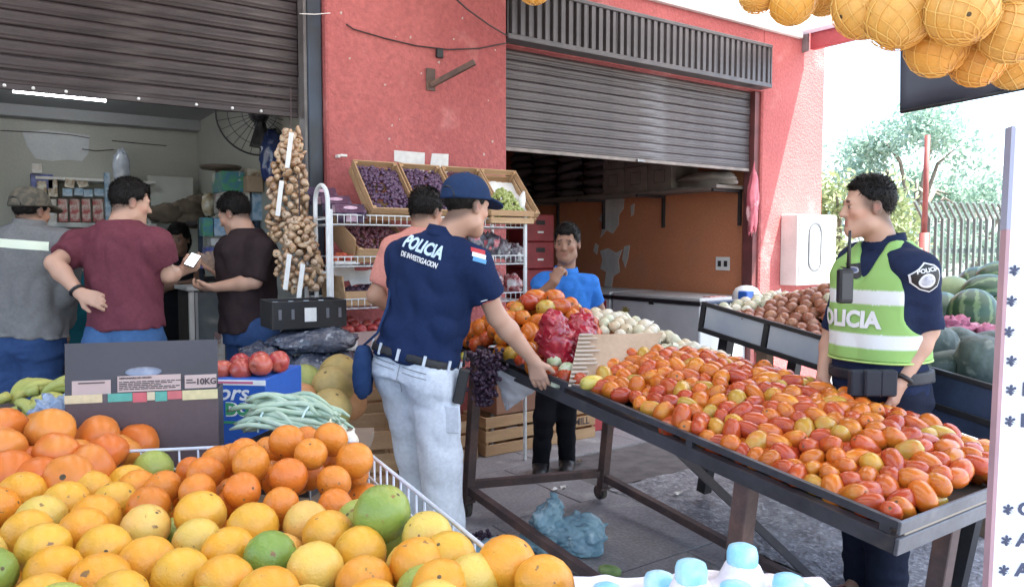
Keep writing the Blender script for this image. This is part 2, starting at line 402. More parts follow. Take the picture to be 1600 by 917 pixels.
part('guide_channel', mat('guide_steel', (.16, .15, .15), .45, (.1, .09, .09), 8), po, ((-.068, -.03, 0), (-.0455, .07, 3.4)), b=.003)

# ---------------------------------------------------------------- fixtures on the facade
k = thing('wall_bracket', 'rusty angled steel bracket fixed to the red pillar', 'bracket', at(672, 125, y=4.70))
p0 = at(672, 125, y=4.70); p1 = at(735, 98, y=4.45)
m_rust = mat('rusty_steel', (.13, .08, .065), .7, (.07, .05, .045), 14, 5, bump=.3, bscale=60, c3=(.22, .12, .08), s3=9, con3=(.55, .7))
part('plate', m_rust, k, ((-.035, -.014, -.075), (.035, -.001, .075)), b=.003)
a = MB(); a.bar((0, -.014, -.04), p1 - p0 + Vector((.02, -.02, 0)), .034, .034); a.build('arm', m_rust, k)
k = thing('junction_box', 'small dark junction box on the red pillar above the bracket', 'junction box', at(685, 85, y=4.70))
part('case', M_black, k, ((-.025, -.03, -.03), (.025, -.001, .03)), b=.004)
def cable(name, label, pxs, yy, r, m, cat='cable', sub=4):
    pts = [at(x, y, y=q) for (x, y), q in zip(pxs, yy if isinstance(yy, (list, tuple)) else [yy] * len(pxs))]
    out = []
    for i in range(len(pts) - 1):
        for s in range(sub): out.append(pts[i].lerp(pts[i + 1], s / sub))
    out.append(pts[-1]); o = MB(); b0 = out[0].copy()
    o.tube([q - b0 for q in out], r, 6)
    return tag(o.build(name, m, smooth=True, loc=b0), label, cat)
cable('wall_cable', 'thin sagging cable stapled across the upper red pillar', ((541, 38), (552, 46), (600, 60), (650, 72), (700, 78), (750, 76), (790, 68)), 4.69, .005, M_cable)
cable('overhead_cable', 'dark cable hanging diagonally down to the ribbed fascia', ((700, -12), (730, 15), (765, 40), (792, 56)), [4.3, 4.4, 4.55, 4.66], .006, M_cable)
cable('white_wire', 'thin pale wire strung across the blue grey post', ((468, 22), (492, 23), (516, 21)), 4.70, .003, M_white)
k = thing('wall_tap', 'small whitish metal peg on the red pillar above the punnets', 'peg', at(530, 245, y=4.70))
part('peg', M_white, k, ((-.03, -.05, -.012), (-.012, -.001, .008)), ((-.012, -.05, -.004), (.035, -.035, .012)), b=.003)
# painted white letter shapes, cut off by the crates below
def paint(name, pxs, label):
    base = at(*pxs[0], y=4.696); o = MB(); o.prism([at(x, y, y=4.696) - base for x, y in pxs], (0, .003, 0))
    return o.build(name, mat('white_wall_paint', (.70, .70, .68), .8, (.58, .57, .56), 20, 5, (.3, .65)), B, loc=base)
paint('painted_letter', ((616, 235), (664, 239), (662, 300), (633, 300), (636, 262), (637, 256), (616, 252)), '')
paint('painted_letter', ((675, 240), (701, 241), (699, 300), (668, 300), (671, 268)), '')
M_chip = mat('paint_chip', (.55, .46, .42), .9, (.40, .30, .27), 30)
for i in range(26):
    px_, py_ = RNG.uniform(525, 785), RNG.uniform(5, 345); n_ = int(RNG.integers(5, 8)); r_ = RNG.uniform(.9, 2.2); base = at(px_, py_, y=4.6975); k = MB()
    k.prism([at(px_ + r_ * math.cos(6.283 * j / n_) * RNG.uniform(.5, 1.2), py_ + r_ * math.sin(6.283 * j / n_) * RNG.uniform(.6, 1.7), y=4.6975) - base for j in range(n_)], (0, .002, 0)); k.build('paint_chip', M_chip, B, loc=base)
# electric meter box on the corner pier
mb = at(1220, 441, y=4.83)
k = thing('meter_box', 'white metal electric meter box on the corner pier', 'meter box', (0, 4.83, 0))
x0, x1, z0, z1 = 6.70, 7.36, 1.06, 1.77
M_mbox = mat('meter_box_paint', (.72, .71, .68), .45, (.6, .59, .57), 4, vary=.05)
part('case', M_mbox, k, ((x0, -.20, z0), (x1, -.001, z1)), b=.008)
part('door', M_mbox, k, ((x0 + .02, -.212, z0 + .02), (x1 - .02, -.2005, z1 - .02)), b=.004)
wv = MB(); cx, cz = (x0 + x1) / 2 - .06, (z0 + z1) / 2 + .03
def stadium(rx, rz, n=10):
    return [(cx + rx * math.cos(t), cz + (rz - rx) + rx * math.sin(t)) for t in [math.pi * i / n for i in range(n + 1)]] + [(cx - rx * math.cos(t), cz - (rz - rx) - rx * math.sin(t)) for t in [math.pi * i / n for i in range(n + 1)]]
pw = thing('x', '', '') if False else None
sA, sB = stadium(.11, .25), stadium(.092, .23)
fr = MB(); nS = len(sA)
fr.add([(x, -.224, z) for x, z in sA] + [(x, -.224, z) for x, z in sB] + [(x, -.2125, z) for x, z in sA], [(i, (i + 1) % nS, nS + (i + 1) % nS, nS + i) for i in range(nS)] + [(i, 2 * nS + i, 2 * nS + (i + 1) % nS, (i + 1) % nS) for i in range(nS)])
fr.build('window_frame', mat('dark_gasket', (.12, .13, .14), .5), k)
gl = MB(); gl.add([(x, -.216, z) for x, z in sB], [tuple(range(nS))])
gl.build('window_pane', mat('meter_glass', (.45, .5, .55), .12, (.7, .72, .74), 9, (.3, .6)[0] and 4, (.4, .6), spec=.8), k)

# ---------------------------------------------------------------- beyond the corner: trees, fence, pole
M_leaf = [mat('leaf_green_%d' % i, c, .55, rand=None, c2=c2, scale=.6, spec=.3, translucent=.25) for i, (c, c2) in enumerate((((.30, .43, .35), (.40, .52, .43)), ((.32, .39, .20), (.40, .45, .26))))]
M_bark = mat('bark', (.28, .25, .21), .9, (.2, .17, .14), 12, bump=.5, bscale=30)
def tree(name, label, base, h, crown, nleaf, mi, seed):
    rg = np.random.default_rng(seed); t = thing(name, label, 'tree', base, group='trees beyond the corner of the building')
    tr = MB(); tip = Vector((rg.uniform(-.3, .3), rg.uniform(-.3, .3), h * .55))
    tr.tube([(0, 0, -.1), (.05, 0, h * .2), tip * .8, tip], [.16, .13, .10, .06], 8)
    clumps = []
    for i in range(crown[3]):
        v = rg.normal(size=3); v /= np.linalg.norm(v); r = rg.uniform(.35, 1) ** .5
        c = Vector((v[0] * crown[0] * r, v[1] * crown[1] * r, h * .62 + v[2] * crown[2] * r)); clumps.append((c, rg.uniform(.45, .95)))
        if i % 3 == 0: tr.tube([tip * .75, tip.lerp(c, .5) + Vector((0, 0, .15)), c], [.05, .035, .012], 5)
    tr.build('trunk', M_bark, t, smooth=True)
    V = []; F = []
    per = nleaf // len(clumps)
    for c, cr in clumps:
        P = rg.normal(size=(per, 3)); P /= np.linalg.norm(P, axis=1)[:, None]; P *= (rg.uniform(.2, 1, (per, 1)) ** .6) * cr * .62; P += np.array(c)
        A = rg.normal(size=(per, 3)); A /= np.linalg.norm(A, axis=1)[:, None]; Bv = np.cross(A, rg.normal(size=(per, 3))); Bv /= np.linalg.norm(Bv, axis=1)[:, None]
        s = rg.uniform(.04, .085, (per, 1))
        for p, a_, b_ in zip(P, A * s, Bv * s * .45): 
            o = len(V); V += [tuple(p - a_), tuple(p + b_), tuple(p + a_), tuple(p - b_)]; F.append((o, o + 1, o + 2, o + 3))
    k = MB(); k.add(V, F); k.build('crown', M_leaf[mi], t); return t
def gpt(px, d, z=-.35): l, f, u = ray(px, 400); p = ldz(l * d / f, d, 0); return (p.x, p.y, z)
tree('broadleaf_tree', 'tall pale green tree behind the fence, its trunk beside the red pole', gpt(1425, 15.5), 5.0, (1.75, 1.5, 1.5, 38), 9500, 0, 3)
tree('broadleaf_tree', 'yellowish green bushy tree beside the corner pier and meter box', gpt(1322, 13.0), 2.9, (1.1, 1.0, 1.1, 26), 7000, 1, 5)
tree('broadleaf_tree', 'smaller pale green tree behind the right part of the fence', gpt(1515, 17), 3.7, (1.5, 1.2, 1.3, 24), 5000, 0, 9)
M_fence = mat('pale_green_fence_paint', (.15, .18, .165), .5, (.11, .135, .125), 6, vary=.08)
fe = thing('metal_fence', 'pale green metal fence with bent bar tops behind the watermelons', 'fence', gpt(1440, 8.6))
fr_ = Vector(gpt(1440, 8.6)); to_ = Vector(gpt(1660, 9.4)); n = 24
for i in range(n):
    b = fr_.lerp(to_, i / (n - 1)) - fr_
    q = MB(); q.bar(b, b + Vector((0, 0, 2.12)), .03, .025); tipv = (to_ - fr_).normalized() * -.13
    q.bar(b + Vector((0, 0, 2.115)), b + Vector((0, 0, 2.30)) + tipv, .03, .025); q.build('bar', M_fence, fe)
for z in (.45, 1.75):
    q = MB(); q.bar(Vector((0, .03, z)), to_ - fr_ + Vector((0, .03, z)), .04, .05); q.build('rail', M_fence, fe)
bw = thing('boundary_wall', 'low red boundary wall seen through the metal fence', 'wall', gpt(1430, 10.0))
q = MB(); a = Vector((0, 0, 0)); c = Vector(gpt(1700, 10.8)) - Vector(gpt(1430, 10.0)); q.bar(a + Vector((0, 0, .65)), c + Vector((0, 0, .65)), .2, 1.3); q.build('wall_body', M_red, bw)
pl = thing('red_pole', 'thin red pole with grey meter case standing beside the fence', 'pole', gpt(1443, 8.4))
q = MB(); q.tube([(0, 0, 0), (0, 0, 1.95)], .05, 10); q.tube([(0, 0, 1.95), (0, 0, 3.0)], .028, 10); q.build('shaft', mat('pole_red', (.3, .09, .08), .6, (.2, .06, .05), 9), pl, smooth=True)
l_, f_, u_ = ray(1443, 400)
q = MB(); q.bbox((-.33, -.1, 1.32), (-.06, .02, 1.78), .01, Matrix.Rotation(-YAW, 4, 'Z')); q.build('meter_case', mat('grey_case', (.32, .33, .33), .5), pl)
q = MB(); q.bbox((-.29, -.106, 1.38), (-.13, -.1005, 1.72), .004, Matrix.Rotation(-YAW, 4, 'Z')); q.build('meter_window', M_black, pl)
hw = thing('white_house', 'plain white rendered house wall in the sunlight beyond the trees', 'building', gpt(1400, 24))
q = MB(); q.bbox((-8, -.2, 0), (12, 3, 3.0), .05, Matrix.Rotation(-YAW, 4, 'Z')); q.build('wall', M_white, hw)
# ================================================================ produce: prototypes and heaps
M_scar = mat('stem_scar', (.16, .12, .05), .8, (.07, .05, .03), 90)
M_calyx = mat('calyx_green', (.10, .16, .05), .7, (.06, .09, .03), 50)
def fruit_mesh(name, prof, m, n=14, wob=.04, seed=0, ribs=0, rib=0, scar=1, sx=1.0):
    """surface of revolution about z with uneven skin; the first and last ring take the scar material"""
    k = MB(); P = len(prof); vs = []
    for j, (r, z) in enumerate(prof):
        for i in range(n):
            a = 2 * math.pi * i / n; q = 1 + wob * nz((math.cos(a) * 1.4 + seed * 7.1, math.sin(a) * 1.4, z * 22)) + rib * (abs(math.cos(ribs * a / 2)) - .6 if ribs else 0)
            vs.append((r * q * math.cos(a) * sx, r * q * math.sin(a), z))
    fs = [(j * n + i, j * n + (i + 1) % n, (j + 1) * n + (i + 1) % n, (j + 1) * n + i) for j in range(P - 1) for i in range(n)]
    vs += [(0, 0, prof[0][1]), (0, 0, prof[-1][1])]; c0, c1 = len(vs) - 2, len(vs) - 1
    k.add(vs, fs)
    k.cur = 1 if scar else 0
    k.add([], []); o = len(k.f)
    k.f += [((i + 1) % n, i, c0) for i in range(n)]; k.m += [0] * n
    k.f += [((P - 1) * n + i, (P - 1) * n + (i + 1) % n, c1) for i in range(n)]; k.m += [k.cur] * n
    return k.mesh(name, [m, M_scar], True)
def ell_prof(r, h, dim=.0, e=2.0, rings=9, sr=.12, waist=0):
    out = []
    for j in range(rings):
        t = -1 + 2 * j / (rings - 1); t = math.sin(t * math.pi / 2); rr = (1 - abs(t) ** e) ** (1 / e) * r
        z = t * h
        if j in (0, rings - 1): rr = r * sr; z = t * h * (1 - dim)
        out.append((rr * (1 + waist * t), z))
    return out
def tomcol(n, a, b, c3=None): return mat(n, a, .24, rand=[a, b, tuple(v * .85 for v in a), b], c2=tuple(v * .7 for v in a), scale=11, contrast=(.4, .8), spec=.5, coat=.15, c3=c3, s3=13, con3=(.52, .75), vary=.06, vscale=25)
TOM = {
 'red': tomcol('tomato_red', (.44, .050, .016), (.50, .085, .018), (.58, .17, .025)),
 'orange': tomcol('tomato_orange', (.60, .165, .016), (.55, .115, .016), (.64, .27, .03)),
 'yellow': tomcol('tomato_turning', (.58, .30, .035), (.42, .32, .06), (.55, .17, .03)),
}
TOMW = {'red': 'ripe red', 'orange': 'orange red', 'yellow': 'unripe yellowish'}
plum = {c: [fruit_mesh('plum_tomato_%s_%d' % (c, i), ell_prof(.0345 + .0025 * (i % 2), .045 + .007 * i, .07, 2.2, 10, .12, .09 * (i - 1)), TOM[c], 14, .06, i + 1) for i in range(3)] for c in TOM}
bigt = {c: [fruit_mesh('large_tomato_%s_%d' % (c, i), ell_prof(.043, .050 + .008 * i, .06, 2.3, 9, .14, .08), TOM[c], 16, .07, i + 5) for i in range(2)] for c in TOM}
def heap(n, box, hf, r, floor=0.0, seed=0, it=70, depth=1.6, keep=None, k=.92):
    """settle n balls of radius r under the surface hf(x, y) inside box (x0, x1, y0, y1): pushed apart, drawn up to the surface"""
    rg = np.random.default_rng(seed); x0, x1, y0, y1 = box
    P = np.column_stack([rg.uniform(x0, x1, n), rg.uniform(y0, y1, n), np.zeros(n)])
    if keep is not None:
        for _ in range(40):
            bad = ~keep(P[:, 0], P[:, 1])
            if not bad.any(): break
            P[bad, 0] = rg.uniform(x0, x1, bad.sum()); P[bad, 1] = rg.uniform(y0, y1, bad.sum())
    P[:, 2] = np.maximum(hf(P[:, 0], P[:, 1]) - rg.uniform(0, depth, n) * r * 2 - r, floor + r)
    for q in range(it):
        D = P[:, None, :] - P[None, :, :]; L = np.sqrt((D ** 2).sum(-1)) + 1e-9; np.fill_diagonal(L, 9)
        ov = np.clip(2 * r * k - L, 0, None); P += (D / L[..., None] * ov[..., None]).sum(1) * .32
        top = hf(P[:, 0], P[:, 1]) - r
        P[:, 2] = np.where(P[:, 2] > top, P[:, 2] + (top - P[:, 2]) * .6, P[:, 2] + np.minimum(top - P[:, 2], .15 * r) * .25)
        P[:, 2] = np.maximum(P[:, 2], floor + r)
        P[:, 0] = np.clip(P[:, 0], x0 + r * .6, x1 - r * .6); P[:, 1] = np.clip(P[:, 1], y0 + r * .6, y1 - r * .6)
    gap = hf(P[:, 0], P[:, 1]) - P[:, 2]
    return P, gap
def place_heap(P, gap, M, pick, rotf, name, group, cat, limit=300, stuff_name=None, stuff_label=None, gap_max=None):
    """individual fruits for the ones nearest the surface, the hidden rest joined"""
    order = np.argsort(gap); done = 0; rest = []
    for idx in order:
        me, label = pick(idx); Mi = M @ Matrix.Translation(Vector(P[idx])) @ rotf(idx)
        if done < limit and (gap_max is None or gap[idx] < gap_max):
            o = ob(name, me); o.matrix_world = Mi; tag(o, label, cat, group); done += 1
        else: rest.append((me, Mi))
    if rest and stuff_name:
        mats = []; V = []; F = []; MI = []
        for me, Mi in rest:
            if me.materials[0] not in mats: mats.append(me.materials[0])
            o = len(V); V += [tuple(Mi @ v.co) for v in me.vertices]; F += [tuple(i + o for i in p.vertices) for p in me.polygons]; MI += [mats.index(me.materials[0])] * len(me.polygons)
        me = bpy.data.meshes.new(stuff_name); me.from_pydata(V, [], F)
        for m in mats: me.materials.append(m)
        me.polygons.foreach_set('material_index', MI); smooth_mesh(me)
        tag(ob(stuff_name, me), stuff_label, cat, kind='stuff')
def rot_lying(seed, tilt=.5):
    rg = np.random.default_rng(seed)
    def f(i):
        a = rg.uniform(0, 6.283); t = math.pi / 2 + rg.normal() * tilt
        return Matrix.Rotation(a, 4, 'Z') @ Matrix.Rotation(t, 4, 'Y') @ Matrix.Rotation(rg.uniform(0, 6.28), 4, 'Z') @ Matrix.Scale(rg.uniform(.86, 1.12), 4)
    return f
def rot_any(seed, s=(.88, 1.1)):
    rg = np.random.default_rng(seed)
    def f(i):
        q = rg.normal(size=4); from_q = Vector
        from mathutils import Quaternion
        return Quaternion(q / np.linalg.norm(q)).to_matrix().to_4x4() @ Matrix.Scale(rg.uniform(*s), 4)
    return f

# ---------------------------------------------------------------- the sloping tomato table
M_tsteel = mat('table_dark_steel', (.05, .052, .062), .42, (.03, .03, .036), 6, 5, spec=.5, c3=(.10, .085, .08), s3=7, con3=(.6, .8), vary=.1)
M_tgrey = mat('table_grey_steel', (.13, .14, .16), .4, (.08, .085, .1), 5, 5, spec=.5, c3=(.2, .2, .2), s3=9, con3=(.6, .8), vary=.1)
M_trust = mat('table_leg_rust', (.115, .075, .07), .6, (.07, .05, .05), 9, 5, c3=(.16, .09, .075), s3=6, con3=(.5, .7), vary=.12)
M_wood = mat('crate_pine', (.50, .33, .18), .75, (.38, .23, .12), 3, 6, (.3, .7), bump=.25, bscale=12, stretch=(1, 12, 12), rand=[(.50, .33, .18), (.42, .26, .14), (.55, .38, .22)], vary=.12)
M_ply = mat('tray_board', (.22, .16, .11), .8, (.15, .11, .08), 4)
TA = math.atan(.1206)
T1 = ob('tomato_table', None, None, (2.05, 1.08, .70), (TA, 0, 0)); tag(T1, 'long sloping dark steel table heaped with plum tomatoes', 'table')
TL, TW = 2.31, .88
part('top_rail', M_tsteel, T1, ((-.006, 0, -.024), (.012, TL, 0)))
part('side_beam', M_tsteel, T1, ((-.008, 0, -.094), (.03, TL, -.046)))
for y in (.02, .74, 1.46, 2.02): part('rail_post', M_tsteel, T1, ((-.004, y, -.0455), (.010, y + .03, -.0245)))
part('top_rail', M_tsteel, T1, ((TW - .012, 0, -.024), (TW + .006, TL, 0)))
part('side_beam', M_tsteel, T1, ((TW - .03, 0, -.094), (TW + .008, TL, -.046)))
part('end_plate', M_tgrey, T1, ((-.009, -.012, -.036), (TW + .009, -.001, .002)), b=.002)
part('end_beam', M_tgrey, T1, ((-.009, -.013, -.096), (TW + .009, -.001, -.047)), b=.002)
part('end_slot', mat('slot_strip', (.38, .33, .27), .7), T1, ((.03, -.006, -.0465), (TW - .03, -.002, -.0365)))
part('end_plate', M_tgrey, T1, ((-.009, TL + .001, -.05), (TW + .009, TL + .012, .002)), b=.002)
part('tray_board', M_ply, T1, ((.031, .001, -.075), (TW - .031, TL - .001, -.062)))
def leg(x, y, ztop, zbot, w=.05): part('leg', M_trust, T1, ((x - w / 2, y - w / 2, zbot), (x + w / 2, y + w / 2, ztop)), b=.003)
def zloc(y, zw): return (zw - (.70 + .1206 * y)) * math.cos(TA)
leg(.03, .52, -.0945, -.84, .062); leg(.44, .06, -.0965, -.80, .055); leg(.05, 2.24, -.0945, -.86); leg(TW - .05, 2.05, -.0945, -.86)
ZR = -.80
part('lower_rail', M_trust, T1, ((.03, .05, ZR - .02), (.07, 2.215, ZR + .02)))
part('lower_rail', M_trust, T1, ((TW - .07, .05, ZR - .02), (TW - .03, 2.02, ZR + .02)))
q = MB(); q.bar((.076, 2.24, ZR + .02), (TW - .076, 2.06, ZR + .02), .035, .04); q.build('lower_rail', M_trust, T1)
q = MB(); q.bar((.05, .86, -.10), (TW - .06, .62, ZR + .02), .055, .03); q.build('brace', M_tsteel, T1)
M_rub = mat('caster_rubber', (.10, .085, .07), .8, (.05, .045, .04), 20)
for x, y in ((.05, 2.24), (TW - .05, 2.05)):
    zb = -.86; wr = .042; c = MB()
    c.lathe([(wr * .5, -.016), (wr, -.014), (wr, .014), (wr * .5, .016)], 16, Matrix.Translation((x, y + .012, zloc(y, wr + .002))) @ Matrix.Rotation(R(90), 4, 'Y'))
    cw = c.build('caster_wheel', M_rub, T1, smooth=False)
    f = MB(); zt = zloc(y, wr); f.box((x - .03, y - .03, zb - .012), (x + .03, y + .03, zb - .0005)); f.box((x - .024, y - .015, zt - .01), (x - .019, y + .025, zb - .0125)); f.box((x + .019, y - .015, zt - .01), (x + .024, y + .025, zb - .0125)); f.build('caster_fork', M_trust, T1)
MT1 = Matrix.Translation((2.05, 1.08, .70)) @ Matrix.Rotation(TA, 4, 'X')
def sst(x): x = np.clip(x, 0, 1); return x * x * (3 - 2 * x)
def on_sq(x, y): return (x > .50 + .10 * np.sin(y * 3)) & (y > 1.02 + (.88 - x) * .9)
def h1(x, y): return .012 + .105 * sst(x / .45) * (1 - .5 * sst((x - .62) / .26)) * (.55 + .45 * sst(y / .3)) + .008 * np.sin(x * 23 + 1) * np.sin(y * 17) + .03 * sst((y - .2) / .8) * sst((1.7 - y) / .5)
P, gap = heap(415, (.042, .855, .03, 1.62), h1, .038, -.062, 1, 70, 1.3, lambda x, y: ~on_sq(x, y), .86)
rgc = np.random.default_rng(2)
cls = ['red' if v < .5 - .18 * min(1, P[i, 1] / 1.6) else 'orange' if v < .93 - .08 * min(1, P[i, 1] / 1.6) else 'yellow' for i, v in enumerate(rgc.random(len(P)))]
place_heap(P, gap, MT1, lambda i: (plum[cls[i]][i % 3], '%s plum tomato %s, %s of the big heap' % (TOMW[cls[i]], 'by the left rail' if P[i, 0] < .3 else 'in the middle' if P[i, 0] < .58 else 'on the far side', 'near end' if P[i, 1] < .5 else 'centre' if P[i, 1] < 1.05 else 'rear end')), rot_lying(3, .45), 'plum_tomato', 'plum tomatoes heaped on the sloping table', 'tomato', 300, 'plum_tomatoes', 'plum tomatoes lying beneath the surface of the big heap')
# white onions at the far right of the same table
M_won = mat('white_onion_skin', (.68, .63, .52), .38, rand=[(.62, .57, .45), (.58, .48, .32), (.52, .53, .36), (.66, .62, .52)], c2=(.55, .48, .34), scale=20, contrast=(.5, .8), spec=.5, coat=.15, stretch=(1, 1, .25), vary=.06)
M_bon = mat('brown_onion_skin', (.34, .13, .06), .36, rand=[(.36, .15, .075), (.27, .09, .045), (.43, .21, .11)], c2=(.22, .07, .04), scale=18, contrast=(.4, .7), spec=.5, coat=.15, stretch=(1, 1, .2), c3=(.6, .44, .3), s3=9, con3=(.62, .75), vary=.08)
def onion_prof(r): return [(r * .12, -r * .86), (r * .55, -r * .78), (r * .9, -r * .42), (r, 0), (r * .9, r * .42), (r * .58, r * .74), (r * .25, r * .93), (r * .12, r * 1.12), (r * .10, r * 1.32)]
won = [fruit_mesh('white_onion_%d' % i, onion_prof(.037), M_won, 14, .05, i + 20) for i in range(2)]
bon = [fruit_mesh('brown_onion_%d' % i, onion_prof(.036), M_bon, 14, .06, i + 30) for i in range(3)]
def h2(x, y): return .03 + .085 * sst((x - .45) / .2) * sst((y - 1.0) / .45) * (1 - .4 * sst((x - .75) / .2)) + .05 * sst((y - 1.5) / .5) * (1 - sst((y - 2.1) / .25))
P, gap = heap(115, (.50, .93, 1.02, 2.26), h2, .038, -.04, 4, 60, .9, lambda x, y: on_sq(x, y), .88)
place_heap(P, gap, MT1, lambda i: (won[i % 2], 'white onion %s the pale heap behind the plum tomatoes' % ('at the near end of' if P[i, 1] < 1.45 else 'in the middle of' if P[i, 1] < 1.85 else 'beside the cardboard in')), rot_any(5), 'white_onion', 'white onions behind the plum tomatoes', 'onion', 150)
# larger tomatoes piled at the far end
def h3(x, y): return .02 + .27 * np.exp(-(((x - .36) / .30) ** 2 + ((y - 2.08) / .23) ** 2)) + .05 * np.exp(-(((x - .02) / .2) ** 2 + ((y - 2.1) / .25) ** 2))
q = MB(); q.grid(lambda u, v: (.03 + u * .66, 1.72 + v * .585, float(h3(np.array(.03 + u * .66), np.array(1.72 + v * .585))) * .62 - .06), 14, 14); q.build('liner_mound', M_ply, T1)
P, gap = heap(150, (.0, .74, 1.70, 2.32), h3, .048, -.05, 6, 60, .8, None, .86)
cls2 = ['orange' if v < .72 else 'red' if v < .87 else 'yellow' for v in rgc.random(len(P))]
place_heap(P, gap, MT1, lambda i: (bigt[cls2[i]][i % 2], TOMW[cls2[i]] + ' large tomato %s the tall pile by the red bags' % ('high on' if P[i, 2] > .12 else 'left in' if P[i, 0] < .25 else 'right in')), rot_lying(8, .35), 'large_tomato', 'large tomatoes piled at the far end of the table', 'tomato', 150)

# ---------------------------------------------------------------- lumpy bags and crumpled plastic, by displaced grids
def lumpy(name, rx, ry, rz, m, seed, amp=.18, fr=5.0, n=26, flat=True, tie=False, cr=0.0):
    k = MB()
    def f(u, v):
        a = u * 2 * math.pi; t = (v - .5) * math.pi; d = Vector((math.cos(t) * math.cos(a), math.cos(t) * math.sin(a), math.sin(t)))
        q = 1 + amp * nz(d * fr * .4 + Vector((seed * 3.7, 0, 0))) + amp * .6 * nz(d * fr + Vector((0, seed * 2.1, 0)))
        if cr: q += cr * (abs(nz(d * fr * 1.7 + Vector((0, 0, seed)))) - .2)
        p = Vector((d.x * rx, d.y * ry, d.z * rz)) * q
        if tie and d.z > .55: s = 1 - (d.z - .55) / .45 * .85; p.x *= s; p.y *= s; p.z += (d.z - .55) * rz * .9
        if flat and p.z < -rz * .6: p.z = -rz * .6 + (p.z + rz * .6) * .2
        return p
    k.grid(f, n, n // 2 + 4, True); me = k.mesh(name, m, True); return me
M_redbag = mat('red_plastic_net', (.36, .018, .035), .16, (.22, .008, .02), 12, 5, bump=.3, bscale=25, bdist=.01, spec=.6, coat=.3, c3=(.55, .12, .12), s3=20, con3=(.6, .7))
# cardboard flap dividing the heaps
M_card = mat('brown_cardboard', (.46, .33, .23), .85, (.38, .27, .18), 5, 4, vary=.06)
M_flute = mat('torn_cardboard_flutes', (.58, .50, .42), .9, (.42, .34, .27), 3, stretch=(1, 1, 60))
cb = thing('cardboard_divider', 'torn piece of brown cardboard standing between the tomato heaps', 'cardboard', at(950, 585, d=3.3))
b0 = at(950, 585, d=3.3)
q = MB(); q.prism([at(905, 523, d=3.42) - b0, at(1036, 520, d=3.50) - b0, at(1003, 588, d=3.30) - b0, at(888, 602, d=3.22) - b0], ldz(0, .006, 0)); q.build('sheet', M_card, cb)
q = MB()
for i in range(13):
    t = i / 12; a = at(905, 523, d=3.415).lerp(at(888, 602, d=3.215), t); w = .10 * (1 - .75 * abs(t - .45) * 1.2) + .02 * math.sin(i * 2.1)
    a2 = at(905, 523, d=3.415).lerp(at(888, 602, d=3.215), t); e = ldz(1, .05, .01)
    q.tube([a2 - b0 - ldz(0, .004, 0), a2 + e * max(w, .03) - b0 - ldz(0, .004, 0)], .0055, 6)
q.build('torn_flutes', M_flute, cb)
M_sq = mat('pale_squash', (.45, .52, .30), .4, rand=[(.42, .52, .26), (.62, .64, .48), (.40, .48, .2)], c2=(.6, .62, .45), scale=30, spec=.5)
sqm = fruit_mesh('squash', ell_prof(.036, .042, .05), M_sq, 14, .05, 44)
for px, py, d, lab in ((868, 562, 3.42, 'small green squash beside the red bag'), (886, 578, 3.36, 'pale speckled squash between the hand and the cardboard'), (874, 600, 3.34, 'pale squash low behind the table rail by the hand')):
    o = ob('squash', sqm, None, at(px, py, d=d), (R(70), .4, px)); tag(o, lab, 'squash', 'squash by the resting hand')
M_yel = mat('yellow_pepper', (.62, .45, .06), .3, (.5, .42, .1), 12, spec=.5, coat=.2)
ym = fruit_mesh('yellow_pepper', ell_prof(.03, .055, .05, 2.2, 9, .12, -.25), M_yel, 14, .08, 60)
for px, py, d, lab in ((925, 597, 3.17, 'long yellow pepper lying by the foot of the cardboard'), (1040, 560, 3.42, 'yellow pepper at the edge of the white onions')):
    o = ob('yellow_pepper', ym, None, at(px, py, d=d), (R(80), .3, px)); tag(o, lab, 'pepper')

# ---------------------------------------------------------------- right hand table with onions and pumpkins
TB = math.atan(.164)
T2 = ob('onion_table', None, None, (3.30, 1.27, .885), (TB, 0, 0)); tag(T2, 'black framed sloping table holding brown onions and pumpkins', 'table')
MT2 = Matrix.Translation((3.30, 1.27, .885)) @ Matrix.Rotation(TB, 4, 'X')
L2, W2 = 1.62, .82
M_tub = mat('dark_blue_tub', (.03, .045, .085), .45, (.02, .03, .055), 6, vary=.1)
M_clear = mat('clear_bin_panel', (.30, .34, .40), .25, (.42, .44, .46), 3, spec=.6, alpha=1)
part('top_rail', M_black, T2, ((-.012, 0, -.022), (.012, L2, 0)), b=.003)
part('bottom_rail', M_black, T2, ((-.012, 0, -.17), (.012, L2, -.142)), b=.003)
for y in (0, .36, .72, 1.17, L2 - .03): part('post', M_black, T2, ((-.011, y, -.1415), (.011, y + .03, -.0225)))
for y0, y1 in ((.755, 1.165), (1.205, L2 - .035)): part('side_panel', M_clear, T2, ((-.004, y0, -.1415), (.002, y1, -.0225)))
for y0, y1 in ((.035, .355), (.395, .715)): part('tub_side', M_tub, T2, ((-.006, y0, -.23), (.004, y1, -.0225)))
part('far_rail', mat('bluish_rail', (.12, .15, .22), .4), T2, ((.013, L2 - .02, -.02), (W2, L2, .002)), b=.003)
part('far_panel', M_tub, T2, ((.013, L2 - .012, -.17), (W2, L2 - .004, -.021)))
part('right_rail', M_black, T2, ((W2, 0, -.17), (W2 + .02, L2, 0)))
part('near_panel', M_tub, T2, ((.013, -.008, -.23), (W2 - .001, .002, -.01)))
part('tray', M_tub, T2, ((.013, .003, -.16), (W2 - .001, L2 - .022, -.15)))
for x, y in ((.05, .1), (W2 - .05, .1), (.10, 1.5), (W2 - .05, 1.5)): part('leg', M_black, T2, ((x - .03, y - .03, -.95 - .1 * y), (x + .03, y + .03, -.171)))
def h4(x, y): return .0 + .21 * sst(x / .5) * (1 - .3 * sst((x - .6) / .25)) * sst((y - .62) / .25) * (1 - .75 * sst((y - 1.05) / .5))
